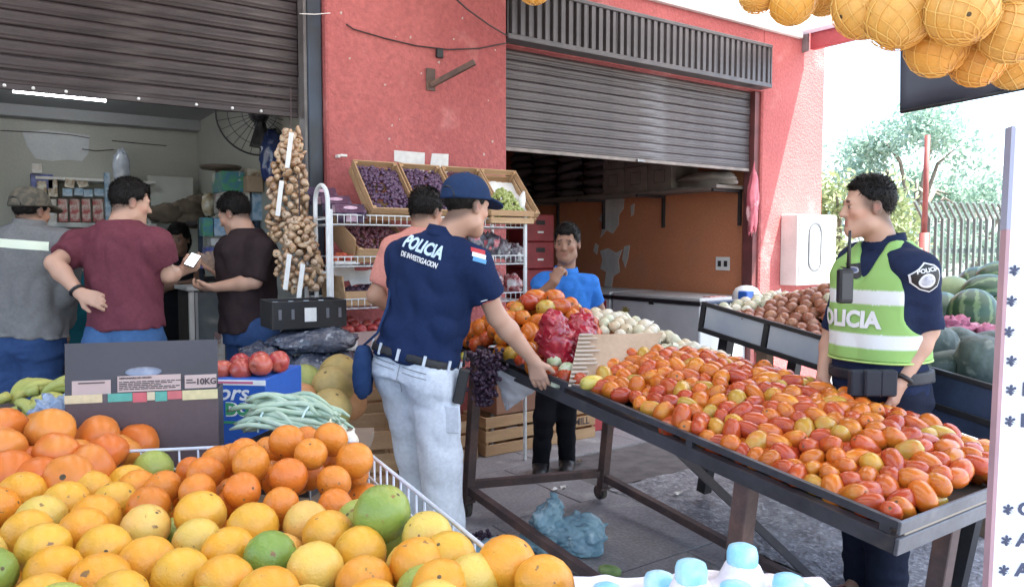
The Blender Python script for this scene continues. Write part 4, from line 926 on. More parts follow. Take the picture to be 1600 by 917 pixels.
for z in SHZ:
    for y in (0, RD):
        for dz in (0, .055): MB().tube([(0, y, z + dz), (RL, y, z + dz)], .0042, 6).build('shelf_rim', M_rackw, RK, smooth=True)
    for i in range(1, 34): ob('guard_wire', up, RK, (i * RL / 34, -.004, z))
    for i in range(1, 24): ob('deck_wire', dw, RK, (i * RL / 24, 0, z))
    for x in (0, RL): MB().tube([(x, 0, z), (x, RD, z)], .004, 6).build('shelf_side', M_rackw, RK, smooth=True)
# punnets with pink labels, packs of grapes
M_pun = mat('dark_grape_punnet', (.06, .04, .08), .2, (.15, .12, .18), 22, 4, (.45, .7), spec=.8); M_plab = mat('pink_white_label', (.72, .58, .66), .5, (.5, .3, .42), 30, 2)
def punnet(label, loc, rot, s=1.0, group='grape punnets on the rack'):
    t = ob('grape_punnet', None, None, loc, rot); tag(t, label, 'punnet', group)
    k = MB(); k.add([(x * f, y * f, z) for z, f in ((0, .9), (.07, 1.0)) for x, y in ((-.085, -.055), (.085, -.055), (.085, .055), (-.085, .055))], [(0, 3, 2, 1), (4, 5, 6, 7)] + [(i, (i + 1) % 4, 4 + (i + 1) % 4, 4 + i) for i in range(4)]); k.build('tub', M_pun, t)
    k = MB(); k.lathe([(.002, 0), (.04, .001), (.04, .002), (.002, .003)], 18, Matrix.Translation((0, 0, .0715)), .55); k.build('lid_label', M_plab, t)
    part('side_label', M_plab, t, ((-.03, -.0565, .01), (.03, -.0545, .06)))
    t.scale = (s, s, s); return t
for i, lb in enumerate(('grape punnet with pink label, rearmost at the left of the top shelf', 'grape punnet with pink label, middle of the left three', 'grape punnet with pink label, front of the left three')):
    punnet(lb, (1.74 + .035 * i, 4.50 - .13 * i, 1.72 - .055 * i), (R(28), 0, R(-14)))
t = crate('pine crate of red grapes tilted sideways on the second shelf', (2.02, 4.20, 1.355), (R(30), R(0), R(6)), .40, .36, .09, 1, 4, 'fruit crates on the white rack'); fill(t, grape_mesh('grapes_second', .36, .33, .012, M_gr2, 420, 12, .05, .05))
sd = ob('crate_side_board', slat_piece(.008, .30, .17), t, (-.215, .17, .06), (0, R(-12), 0))
rp = [fruit_mesh('small_tomato_%d' % i, ell_prof(.017, .016), mat('small_red', (.45, .06, .04), .3, rand=[(.45, .06, .04), (.5, .12, .05)], spec=.5), 10, .03, i) for i in range(1)]
bl = thing('tomato_tray', 'small tray of red fruit at the left end of the second shelf', 'tray', (1.77, 4.24, 1.345)); part('tray', M_white, bl, ((-.075, -.06, 0), (.075, .06, .02)), b=.004)
for i in range(22): ob('small_fruit', rp[0], bl, (-.06 + .024 * (i % 6), -.04 + .03 * (i // 6 % 4), .03 + .012 * (i % 3)), (i, i, 0))
pbm = [mat('grape_bag_%d' % i, a, .25, b, 26, 4, (.4, .6), spec=.8, c3=c, s3=12, con3=(.55, .6)) for i, (a, b, c) in enumerate((((.06, .05, .07), (.16, .15, .17), (.5, .12, .14)), ((.10, .06, .08), (.3, .3, .32), (.62, .64, .62)), ((.3, .05, .06), (.5, .3, .3), (.62, .6, .6))))]
for i, (px, py, s, mi, lb) in enumerate(((765, 385, .085, 0, 'clear bag of dark grapes right of the officer on the second shelf'), (785, 392, .08, 1, 'clear bag of dark grapes with white label on the second shelf'), (804, 398, .075, 1, 'clear fruit bag at the right end of the second shelf'), (742, 380, .08, 0, 'clear bag of grapes by the collar of the officer'), (772, 440, .08, 2, 'clear bag of red fruit on the third shelf by the sleeve'), (800, 446, .075, 2, 'clear bag of red fruit at the right end of the third shelf'))):
    p = at(px, py, y=4.30); tag(ob('fruit_bag', lumpy('fruit_bag', s, s * .7, s * 1.0, pbm[mi], i + 2, .35, 8, 26, True, False, .25), None, p, (0, 0, i)), lb, 'bag', 'clear fruit bags on the rack')
t = crate('pine crate of dark plums on the third shelf', (1.98, 4.17, 1.105), (0, 0, 0), .46, .36, .085, 1, 4, 'fruit crates on the white rack'); fill(t, grape_mesh('plums', .42, .30, .019, M_gr4, 170, 15, .03, .06), 'plums')
sd = ob('crate_side_board', slat_piece(.008, .35, .17), t, (-.235, .18, .09), (0, R(-8), 0))
for i, (px, py) in enumerate(((535, 425), (570, 432))):
    q = MB(); q.grid(lambda u, v: (-.09 + u * .18, .02 * math.sin(u * 5 + i), v * .10 + .012 * math.sin(u * 7)), 10, 6); o = q.build('paper_sheet', M_white, None, True, at(px, py + 12, y=4.47)); o.rotation_euler = (R(-35), 0, .2 * i); tag(o, ('white paper sheet in the left of the plum crate', 'white paper sheet beside the pink sleeve above the plums')[i], 'paper')
def carton(name, label, lo, hi, m, cat='carton', group=None, rz=0, b=.003):
    c_ = ((lo[0] + hi[0]) / 2, (lo[1] + hi[1]) / 2, lo[2]); t = thing(name, label, cat, c_, rz, group); w, d, h = (hi[i] - lo[i] for i in range(3)); 
    part('box', m, t, ((-w / 2, -d / 2, 0), (w / 2, d / 2, h)), b=b); return t
M_pcard = mat('pinkish_carton', (.50, .36, .33), .8, (.42, .30, .28), 5, vary=.06)
t = thing('apple_tray', 'open pinkish carton of red apples on the lowest shelf', 'carton', (1.95, 4.18, .81))
for lo, hi in (((-.22, 0, 0), (.22, .006, .14)), ((-.22, .36, 0), (.22, .366, .16)), ((-.22, .0065, 0), (-.214, .3595, .14)), ((.214, .0065, 0), (.22, .3595, .14)), ((-.2135, .0065, 0), (.2135, .3595, .006))): part('panel', M_pcard, t, (lo, hi))
for i in range(12): tag(ob('apple', AP, None, (1.79 + .075 * (i % 5), 4.23 + .075 * (i // 5), .955 + .02 * (i // 5)), (i, i * .5, 0), .98), 'dark red apple in the open carton on the lowest shelf', 'apple', 'apples on the lowest shelf')
part('price_tag', M_white, t, ((-.21, -.008, .035), (-.13, -.001, .11)))
carton('closed_carton', 'closed pinkish carton below the apple shelf', (1.76, 4.2, .36), (2.16, 4.52, .70), M_pcard)
carton('closed_carton', 'pinkish carton standing on the ground below the rack', (1.72, 4.2, 0), (2.14, 4.54, .355), M_pcard)

# crates on the ground
for i in range(3): crate('pine crate in the stack behind the light trousers, %s' % ('lowest', 'middle', 'topmost')[i], (1.775, 3.75, .004 + i * .232), (0, 0, R(2 * i - 2)), .36, .30, .228, 3, 4, 'stacked crates behind the light trousers')
for i in range(2): crate('pine crate under the melons, %s' % ('lower', 'upper')[i], (1.33, 3.28, .004 + i * .30), (0, 0, R(-20)), .55, .40, .295, 3, 4, 'crates under the melons')
for x, w, lb in ((2.56, .43, 'pine crate on the ground at the left behind the table leg'), (3.09, .5, 'pine crate on the ground behind the dark trousers'), (3.60, .47, 'pine crate with stencilled letters on the ground')):
    t = crate(lb, (x, 4.37, .004), (0, 0, 0), w, .3, .27, 3, 4, 'crates on the ground behind the table')
text('stencil', 'MILL', .075, M_ink, t, Matrix.Translation((.10, -.0015, .135)) @ Matrix.Rotation(R(90), 4, 'X'), .001, .0004)
carton('brown_carton', 'brown carton standing on the ground crate behind the white bag', (2.95, 4.40, .275), (3.33, 4.66, .55), mat('brown_box', (.30, .16, .10), .8, (.24, .12, .08), 5))
carton('red_bin', 'small red plastic bin behind the stencilled crate', (3.93, 4.5, .004), (4.35, 4.75, .22), mat('red_bin', (.35, .04, .05), .5))
# melons
M_mel = mat('yellow_melon', (.42, .30, .10), .55, (.32, .24, .09), 7, 5, bump=.3, bscale=40, c3=(.24, .28, .08), s3=5, con3=(.55, .65), vary=.08)
mel = fruit_mesh('melon', ell_prof(.098, .108, .05, 2.1, 13, .08), M_mel, 30, .03, 5, 10, .05); melg = fruit_mesh('melon_green', ell_prof(.085, .11, .05, 2.1, 13, .08), mat('green_melon', (.22, .27, .07), .5, (.34, .34, .1), 6, 4, (.4, .6), vary=.08), 30, .03, 6, 10, .05)
mor = fruit_mesh('melon_orange', ell_prof(.085, .09, .05, 2.1, 11, .08), mat('orange_melon', (.50, .24, .10), .55, (.42, .2, .09), 7, vary=.08), 24, .03, 7)
for me, px, py, d, lb in ((mel, 520, 607, 3.30, 'ribbed yellow melon on top beside the blue shoulder bag'), (melg, 481, 602, 3.42, 'green striped melon on top of the pile'), (mor, 470, 628, 3.22, 'orange melon left in the pile beside the beans'), (mel, 515, 643, 3.18, 'yellow melon low in the pile next to the crates'), (mel, 528, 585, 3.6, 'small yellow melon at the back of the pile'), (mor, 440, 625, 3.4, 'orange melon at the far left of the pile'), (mor, 545, 628, 3.35, 'orange melon against the crate stack')):
    tag(ob('melon', me, None, at(px, py, d=d), (.5, .3, px), .92), lb, 'melon', 'melons on the crates')

# black crate with bottles and film wrapped packs
bk = thing('black_crate', 'black plastic crate with white tag on top of the film wrapped packs', 'crate', (1.40, 3.90, 1.035), R(-4))
for lo, hi in (((-.19, -.13, 0), (.19, -.12, .14)), ((-.19, .12, 0), (.19, .13, .14)), ((-.19, -.1195, 0), (-.18, .1195, .14)), ((.18, -.1195, 0), (.19, .1195, .14)), ((-.1795, -.1195, 0), (.1795, .1195, .01))): part('side', M_black, bk, (lo, hi), b=.002)
for i in range(5): part('slot', mat('slot_grey', (.14, .14, .16), .6), bk, ((-.16 + .064 * i + (.05 if i > 1 else 0), -.1312, .05), (-.145 + .064 * i + (.05 if i > 1 else 0), -.1302, .10)))
part('tag', M_white, bk, ((-.03, -.133, .035), (.03, -.1315, .105)))
M_film2 = mat('wrapped_dark_bottles', (.05, .06, .09), .12, (.16, .18, .22), 9, 6, (.5, .75), bump=.7, bscale=14, bdist=.04, spec=.9, c3=(.42, .45, .5), s3=20, con3=(.64, .72))
for i in range(8):
    q = MB(); q.lathe([(.012, 0), (.032, .005), (.032, .08), (.014, .10), (.014, .115)], 12); o = q.build('small_bottle', mat('bluish_bottle', (.45, .55, .65), .2, (.6, .68, .75), 20), None, True, (1.27 + .082 * (i % 4), 3.85 + .1 * (i // 4), 1.05)); tag(o, 'small bluish bottle standing in the black crate', 'bottle', 'bottles in the black crate')
for i, (x, y, z, sx_, sz_, lb) in enumerate(((1.44, 3.86, .96, .23, .08, 'film wrapped dark pack directly under the black crate'), (1.46, 3.80, .80, .24, .12, 'large film wrapped pack above the melons'), (1.18, 3.88, .83, .12, .13, 'film wrapped pack standing left of the large one'), (1.42, 3.9, .55, .25, .15, 'film wrapped pack at the bottom behind the melons'), (1.45, 3.9, .22, .25, .2, 'dark wrapped bundle on the ground behind the melons'))):
    tag(ob('wrapped_pack', lumpy('wrapped_pack', sx_, .17, sz_, M_film2, i + 30, .22, 5, 34, True, False, .12), None, (x, y, z), (0, 0, i * .3)), lb, 'pack', 'film wrapped packs')

# hanging net bags by the shutter post
M_bulb = mat('bagged_bulb', (.42, .24, .12), .22, rand=[(.42, .24, .12), (.5, .34, .2), (.30, .16, .08), (.55, .42, .3)], c2=(.55, .42, .28), scale=30, contrast=(.5, .7), spec=.8, coat=.4, c3=(.16, .08, .05), s3=22, con3=(.6, .7))
bulb = fruit_mesh('bulb', ell_prof(.024, .022, .1, 2.0, 7, .2), M_bulb, 10, .35, 3)
for px0, py0, py1, w, n, lb, labs in ((455, 205, 378, 33, 150, 'long hanging net of brown bulbs beside the steel post', ((452, 235), (437, 310))), (468, 342, 452, 38, 120, 'lower hanging net of brown bulbs above the black crate', ((449, 425), (470, 440)))):
    d = 4.5 if py0 < 300 else 4.4; b0 = at(px0, py0, d=d); t = thing('hanging_net', lb, 'net bag', b0, -YAW, 'nets of bulbs hanging by the post')
    H_ = (py1 - py0) / 1200 * d; wd = w / 1200 * d
    for i in range(n):
        f = (i + .5) / n; a = i * 2.4; r_ = wd * (.35 + .65 * math.sin(min(f * 2.2, 1.57))) * (1 - .25 * max(f - .8, 0) * 5) * RNG.uniform(.55, 1)
        ob('bulb', bulb, t, (r_ * math.cos(a) - (.05 * f if py0 < 300 else 0), r_ * math.sin(a) * .7, -f * H_), (RNG.uniform(0, 6), RNG.uniform(0, 6), 0), (RNG.uniform(.6, 1.5), RNG.uniform(.6, 1.2), RNG.uniform(.6, 1.3)))
    for lx, ly in labs:
        p = at(lx, ly, d=d - .11) - b0; p = Matrix.Rotation(YAW, 3, 'Z') @ p
        q = MB(); q.box((-.013, -.001, -.10), (.013, .001, .10), Matrix.Translation(p) @ Matrix.Rotation(R(8), 4, 'Y')); q.build('label_strip', M_white, t)
    q = MB(); q.tube([(0, 0, .25), (0, 0, 0)], .004, 5); q.build('hanging_string', M_cable, t)

# ---------------------------------------------------------------- inside the left shop
def pbox(name, label, cat, x0, y0, x1, y1, Y, th, m, group=None, rot=0):
    a = at(x0, y0, y=Y); b = at(x1, y1, y=Y); w = b.x - a.x; h = at((x0 + x1) / 2, y0, y=Y).z - at((x0 + x1) / 2, y1, y=Y).z
    c_ = at((x0 + x1) / 2, y1, y=Y); t = ob(name, MB().bbox((-w / 2, 0, 0), (w / 2, th, h), .004).mesh(name, m), None, c_, (0, rot, 0)); return tag(t, label, cat, group)
tb = thing('tube_lamp', 'lit fluorescent tube on the ceiling of the left shop', 'lamp', at(92, 148, z=2.66)); a = at(20, 141, z=2.66) - tb.location; b = at(165, 156, z=2.66) - tb.location
MB().tube([a, b], .02, 10).build('tube', mat('lit_tube', (.92, .96, 1.0), .5, emit=7), tb, smooth=True)
q = MB(); q.bar(a + Vector((0, .02, .032)), b + Vector((0, .02, .032)), .05, .018); q.build('batten', M_white, tb)
fn = thing('wall_fan', 'black wall fan with wire guard under the shutter edge', 'fan', at(405, 178, d=5.7)); FQ = frame((0, 0, 0), (math.cos(-YAW + .35), math.sin(-YAW + .35), 0), (0, -.12, 1))
M_fan = mat('fan_black', (.02, .022, .026), .4)
q = MB()
for r_ in (.30, .22, .12): q.tube([FQ @ Vector((r_ * math.cos(a), r_ * math.sin(a), .02 * (.3 - r_) * 10)) for a in [i * math.pi / 20 for i in range(40)]], .0065 if r_ == .3 else .002, 6, True)
for i in range(28): a = i * math.pi / 14; q.tube([FQ @ Vector((.05 * math.cos(a), .05 * math.sin(a), .06)), FQ @ Vector((.2 * math.cos(a), .2 * math.sin(a), .04)), FQ @ Vector((.3 * math.cos(a), .3 * math.sin(a), 0))], .0022, 4)
q.build('guard', M_fan, fn)
for k_ in range(3):
    a0 = k_ * 2.094 + .5; q = MB(); q.grid(lambda u, v: FQ @ Vector(((.05 + .2 * u) * math.cos(a0 + (v - .5) * .55), (.05 + .2 * u) * math.sin(a0 + (v - .5) * .55), (v - .5) * .06)), 6, 5); q.build('blade', M_fan, fn, True)
q = MB(); q.lathe([(.01, -.14), (.06, -.13), (.075, -.05), (.06, .02), (.05, .07), (.01, .075)], 16, FQ); q.build('motor', M_fan, fn, True)
q = MB(); q.tube([FQ @ Vector((0, 0, -.1)), FQ @ Vector((.02, -.16, -.12)), FQ @ Vector((.06, -.25, -.1))], [.04, .05, .06], 10); q.tube([FQ @ Vector((.04, -.12, -.1)), FQ @ Vector((.3, -.08, -.16))], .014, 8); q.build('bracket', M_fan, fn, True)
M_bluewrap = mat('blue_shiny_wrap', (.03, .05, .16), .2, (.25, .3, .5), 16, 5, (.55, .7), spec=.8)
tag(ob('wrapped_bundle', lumpy('wrapped_bundle', .09, .08, .22, M_bluewrap, 5, .3, 6, 26, False, False, .2), None, at(427, 250, d=5.7)), 'dark blue shiny wrapped bundle hanging below the fan', 'bundle')
# shelf with packets on the back wall
sf = thing('wall_shelf', 'white wall shelf carrying packets on the back wall of the left shop', 'shelf', at(150, 352, y=8.0)); a = at(58, 350, y=8.0) - sf.location; b = at(245, 356, y=8.0) - sf.location
part('board', M_white, sf, ((a.x, 0, -.02), (b.x, .28, .02)), b=.003); part('board', M_white, sf, ((a.x, 0, .40), (b.x, .28, .425)), b=.003)
for x in (a.x + .05, b.x - .05): part('side', M_white, sf, ((x, .1, .021), (x + .02, .28, .399)))
PK = [mat('packet_%d' % i, c, .35, c2, 16, 3, (.42, .58), spec=.6, c3=c3, s3=7, con3=(.56, .6)) for i, (c, c2, c3) in enumerate((((.62, .58, .5), (.3, .2, .12), (.7, .7, .68)), ((.42, .06, .06), (.6, .5, .45), (.7, .7, .68)), ((.1, .12, .35), (.15, .18, .42), (.3, .34, .5)), ((.45, .55, .66), (.2, .35, .5), (.7, .75, .8)), ((.66, .66, .64), (.55, .5, .44), (.3, .2, .2)), ((.08, .3, .16), (.06, .2, .3), (.6, .6, .55))))]
for i, (x0, y0, x1, y1, mi, rot, lb) in enumerate(((50, 256, 66, 271, 4, 0, 'small white tag box on the blue box on the shelf'), (48, 272, 84, 295, 2, 0, 'dark blue box on the upper shelf behind the cap'), (58, 283, 74, 308, 0, 0, 'white packet with brown square, left on the upper shelf'), (75, 281, 91, 308, 0, 0, 'white packet with two brown squares on the upper shelf'), (100, 279, 116, 294, 0, .15, 'tilted white packet in the middle of the upper shelf'), (123, 280, 140, 293, 0, -.3, 'strongly tilted white packet on the upper shelf'),
        (98, 295, 114, 307, 3, 0, 'light blue packet, first of four on the upper shelf'), (115, 294, 130, 306, 3, .05, 'light blue packet, second of four on the upper shelf'), (131, 296, 146, 308, 3, -.05, 'light blue packet, third of four on the upper shelf'), (147, 295, 163, 307, 3, 0, 'light blue packet, fourth of four on the upper shelf'),
        (64, 312, 73, 348, 1, 0, 'red packet half behind the cap on the lower shelf'), (74, 311, 90, 349, 4, 0, 'tall white packet on the lower shelf'), (91, 311, 107, 347, 1, 0, 'red and white packet, first of four on the lower shelf'), (109, 311, 126, 347, 1, 0, 'red and white packet, second of four on the lower shelf'), (128, 311, 143, 347, 1, 0, 'red and white packet, third of four on the lower shelf'), (145, 311, 163, 347, 1, 0, 'red and white packet, fourth of four on the lower shelf'),
        (164, 270, 176, 350, 3, 0, 'tall pale blue box at the right of the packets'), (166, 289, 178, 330, 4, 0, 'white card strip beside the dark head'), (84, 355, 100, 366, 3, 0, 'small light blue price card under the shelf'))):
    pbox('packet', lb, 'packet', x0, y0, x1, y1, 7.96 + .05 * (i % 2), .05, PK[mi], 'packets on the wall shelf', rot)
tag(ob('foil_bag', lumpy('foil_bag', .07, .03, .17, mat('silver_foil', (.6, .66, .74), .2, (.4, .45, .55), 14, spec=.9), 4, .25, 6, 22, False), None, at(190, 262, y=7.9)), 'silver blue foil bag standing above the packets', 'bag')
pbox('refrigerator', 'grey refrigerator side at the far left edge of the shop', 'refrigerator', -60, 268, 9, 560, 6.4, .5, mat('fridge_grey', (.34, .36, .37), .4, (.28, .3, .31), 4))
pbox('whiteboard', 'pale panel leaning on the back wall beside the dark head', 'panel', 232, 276, 305, 345, 8.1, .03, mat('pale_panel', (.58, .6, .58), .6, (.5, .52, .5), 5))
# goods along the side wall, counter
sv = thing('goods_shelf', 'dark shelf unit loaded with cartons along the side wall of the left shop', 'shelf', (1.42, 6.25, 0))
for z in (.0, .55, 1.17, 1.62): part('board', M_dark, sv, ((0, 0, z), (.46, .5, z + .03)))
for x in (0, .43): part('upright', M_post, sv, ((x, -.03, 0), (x + .03, -.001, 1.65)))
for i, (x0, y0, x1, y1, mi, lb) in enumerate(((347, 268, 383, 300, 5, 'green and white carton on the goods shelf under the pan scale'), (386, 264, 424, 300, 0, 'brown and red carton at the top right of the goods shelf'), (350, 300, 392, 332, 4, 'pale carton behind the dark hair on the goods shelf'), (395, 302, 428, 345, 3, 'bluish carton beside the hanging nets'))): pbox('goods_carton', lb, 'carton', x0, y0, x1, y1, 6.2, .3, PK[mi], 'cartons on the goods shelf')
pbox('brown_box', 'plain brown open carton on top of the goods shelf', 'carton', 386, 275, 412, 300, 6.1, .2, M_card)
for i, (x0, y0, x1, y1, mi, lb) in enumerate(((317, 340, 334, 369, 5, 'bright green box beside the dark haired man'), (335, 341, 362, 369, 3, 'blue and orange printed box in front of the face'), (330, 372, 356, 384, 4, 'small white box below the printed boxes'), (322, 386, 352, 400, 2, 'dark blue packets below the printed boxes'), (338, 402, 354, 432, 3, 'pale box behind the hands with notes'), (300, 398, 318, 420, 2, 'dark blue packet near the lit phone'))): pbox('goods_box', lb, 'box', x0, y0, x1, y1, 6.05, .12, PK[mi], 'boxes behind the counter')
M_jute = mat('brown_sack', (.16, .12, .085), .85, (.10, .075, .055), 12, 5, bump=.5, bscale=30)
for i, (px, py, s, lb) in enumerate(((262, 333, .16, 'brown sack at the left of the sack pile'), (292, 326, .15, 'brown sack in the middle of the sack pile'), (318, 316, .14, 'brown sack on top of the pile by the golden bag'), (300, 342, .16, 'brown sack at the foot of the sack pile'))): tag(ob('sack', lumpy('sack', s, s * .7, s * .5, M_jute, i, .3, 5, 24, False), None, at(px, py, y=7.0)), lb, 'sack', 'brown sacks in the shop')
tag(ob('golden_bag', lumpy('golden_bag', .06, .04, .10, mat('golden_foil', (.45, .34, .2), .25, (.66, .62, .5), 18, spec=.8), 2, .3, 6, 20, False), None, at(327, 320, y=6.7)), 'shiny golden foil bag beside the dark hair', 'bag')
sp = thing('pan_scale', 'brown pan scale standing on the goods shelf', 'scale', at(345, 297, y=6.5)); q = MB(); q.lathe([(.05, 0), (.06, .04), (.035, .08), (.04, .15), (.02, .16)], 14); q.build('column', M_jute, sp, True); q = MB(); q.lathe([(.02, .155), (.15, .165), (.165, .19), (.16, .195), (.14, .175), (.01, .172)], 20); q.build('pan', mat('pan_brown', (.14, .11, .09), .4), sp, True)
ct = thing('glass_counter', 'glass fronted shop counter with white metal frame', 'counter', (1.26, 5.85, 0))
M_glass = mat('counter_glass', (.10, .13, .15), .08, (.16, .19, .2), 7, spec=.8)
part('frame_post', M_white, ct, ((0, 0, 0), (.035, .035, 1.13)), b=.003); part('frame_post', mat('aluminium', (.5, .52, .54), .35, metal=.5), ct, ((.04, .005, 0), (.06, .03, 1.12))); part('frame_post', M_white, ct, ((.47, 0, 0), (.5, .03, 1.12)), b=.003)
part('top', M_white, ct, ((-.02, -.02, 1.131), (.52, .4, 1.16)), b=.004); part('glass_front', M_glass, ct, ((.061, .012, .02), (.469, .018, 1.12))); part('side_panel', M_dark, ct, ((.005, .036, .0), (.03, .4, 1.12)))
for i in range(8): part('stacked_goods', PK[(i * 2) % 6], ct, ((.08 + .09 * (i % 4), .004 - .004 * (i % 2), .30 + .3 * (i // 4)), (.15 + .09 * (i % 4), .011, .30 + .12 + .05 * (i % 3) + .3 * (i // 4))))

# ---------------------------------------------------------------- inside the right shop
sw = thing('wall_shelf', 'long high shelf with brackets on the orange wall of the right shop', 'shelf', (5.92, 5.0, 2.02))
part('board', mat('shelf_grey', (.2, .17, .15), .7, (.14, .12, .1), 5), sw, ((0, 0, 0), (.455, 4.2, .03)))
for y in (.05, 1.1, 2.1, 3.0, 3.9): part('bracket', M_dark, sw, ((.02, y, -.03), (.45, y + .03, -.001)), ((.42, y, -.36), (.45, y + .03, -.031)))
M_sackd = mat('dark_goods_sack', (.11, .085, .085), .6, (.07, .055, .06), 9, 5, bump=.4, bscale=20, vary=.15)
pm = lumpy('stacked_sack', .16, .13, .062, M_sackd, 2, .12, 4, 20, False)
names = ('bottom', 'second', 'third', 'fourth', 'fifth', 'sixth', 'top'); cn = ('rightmost', 'third from left', 'second from left', 'leftmost')
for c_ in range(4):
    for r_ in range(7): tag(ob('stacked_sack', pm, None, (6.03, 6.85 + c_ * .50, 2.10 + r_ * .105), (0, RNG.normal() * .08, R(90) + RNG.normal() * .06), (1.45, 1, 1)), 'dark sack, %s row of the %s column on the high shelf' % (names[r_], cn[c_]), 'sack', 'dark sacks stacked on the high shelf')
M_boxg = mat('grey_carton', (.26, .23, .2), .8, (.2, .17, .15), 6, vary=.1)
for i in range(3):
    for j in range(2):
        t = carton('shelf_carton', 'grey carton on the high shelf, %s of the %s row' % (('nearest', 'middle', 'farthest')[i], ('lower', 'upper')[j]), (5.95, 5.62 + i * .36, 2.052 + j * .27), (6.36, 5.96 + i * .36, 2.315 + j * .27), M_boxg, 'carton', 'grey cartons on the high shelf')
        part('printed_square', M_dark, t, ((-.2065, -.08, .07), (-.2052, .08, .075)), ((-.2065, -.08, .20), (-.2052, .08, .205)), ((-.2065, -.08, .0755), (-.2052, -.075, .1995)), ((-.2065, .075, .0755), (-.2052, .08, .1995)))
tag(ob('dusty_bundle', lumpy('dusty_bundle', .16, .36, .09, M_boxg, 6, .3, 5, 26, False), None, (6.13, 5.3, 2.12)), 'dusty grey bundle at the near end of the high shelf', 'bundle')
M_rc = mat('red_bottle_crate', (.30, .035, .04), .45, (.22, .025, .03), 6, vary=.1)
for i in range(6):
    t = carton('bottle_crate', 'red plastic bottle crate, %s of the stack in the right shop' % ('lowest', 'second', 'third', 'fourth', 'fifth', 'topmost')[i], (4.92, 6.75, .006 + i * .30), (5.30, 7.1, .30 + i * .30), M_rc, 'crate', 'red bottle crates stacked in the right shop', 0, .01)
    part('hand_slot', M_dark, t, ((-.06, -.1775, .18), (.06, -.1756, .23))); part('emblem', M_white, t, ((-.04, -.1772, .09), (.04, -.1756, .11)))
t = thing('chest_freezer', 'white chest freezer along the orange wall of the right shop', 'freezer', (5.62, 4.92, 0.004)); M_fr = mat('freezer_white', (.52, .55, .57), .4, (.45, .48, .5), 4, vary=.05)
part('body', M_fr, t, ((0, .001, .05), (.68, 1.22, .88)), b=.012); part('trim', M_black, t, ((-.006, -.004, .882), (.686, 1.224, .918)), b=.004); part('lid', mat('freezer_lid', (.42, .43, .43), .3), t, ((.0, 0.003, .9185), (.68, 1.22, .955)), b=.008); part('latch', M_black, t, ((-.018, .6, .86), (-.0065, .66, .90)))
q = MB(); q.lathe([(.001, 0), (.07, .0005), (.07, .001), (.001, .0015)], 18, Matrix.Translation((-.0002, 1.02, .78)) @ Matrix.Rotation(R(-90), 4, 'Y') @ Matrix.Rotation(R(90), 4, 'Z'), .45); q.build('brand_mark', mat('gold_print', (.3, .26, .06), .5, (.5, .5, .45), 25, 2, (.5, .6)), t)
t = thing('chest_freezer', 'second chest freezer with red printed front further inside the shop', 'freezer', (5.62, 6.18, 0.004)); part('body', M_fr, t, ((0, .001, .05), (.68, 1.3, .88)), b=.012); part('trim', M_black, t, ((-.006, -.004, .882), (.686, 1.304, .918)), b=.004); part('lid', M_fr, t, ((.0, 0.003, .9185), (.68, 1.3, .955)), b=.008)
part('front_print', mat('red_print', (.42, .05, .05), .4, (.05, .05, .06), 6, 3, (.45, .55), c3=(.7, .7, .68), s3=8, con3=(.56, .6)), t, ((-.0025, .06, .45), (-.0006, .5, .86)))
t = thing('kitchen_scale', 'white domed scale with blue front on the freezer', 'scale', at(1166, 470, z=.962)); q = MB(); q.lathe([(.12, 0), (.125, .02), (.12, .07), (.095, .115), (.05, .135), (.01, .14)], 20); q.build('dome', M_white, t, True); part('dial_case', mat('scale_blue', (.03, .12, .45), .4), t, ((-.15, -.12, .01), (-.04, -.02, .095)), b=.01)
pbox('red_packet', 'red and white checked packet on the freezer', 'packet', 1110, 463, 1136, 473, 4.95, .1, PK[1]); pbox('egg_tray', 'white perforated tray at the end of the freezer', 'tray', 1188, 464, 1222, 473, 4.78, .12, mat('tray_white', (.66, .66, .62), .6, (.1, .1, .12), 30, 2, (.55, .6)))
t = thing('wall_socket', 'white double socket on the orange wall', 'socket', at(1130, 412, x=6.379)); part('plate', M_white, t, ((-.012, -.09, -.07), (-.001, .09, .07)), b=.003)
for y in (-.04, .04): part('outlet', M_black, t, ((-.0135, y - .022, -.03), (-.0122, y + .022, .03)))
cable('socket_wire', 'thin wire hanging below the wall socket', ((1128, 420), (1127, 440), (1128, 466)), [5.32, 5.32, 5.32], .004, M_cable)
M_pinkb = mat('pink_plastic_bag', (.62, .16, .20), .4, (.5, .1, .14), 9, 4, bump=.4, bscale=20, bdist=.02, spec=.6, c3=(.72, .4, .42), s3=8, con3=(.58, .68))
tag(ob('hanging_bag', lumpy('hanging_bag', .06, .05, .27, M_pinkb, 8, .35, 5, 30, False, True, .2), None, at(1176, 318, y=4.76), (0, .03, 0)), 'pink plastic bag hanging on the door jamb', 'bag')
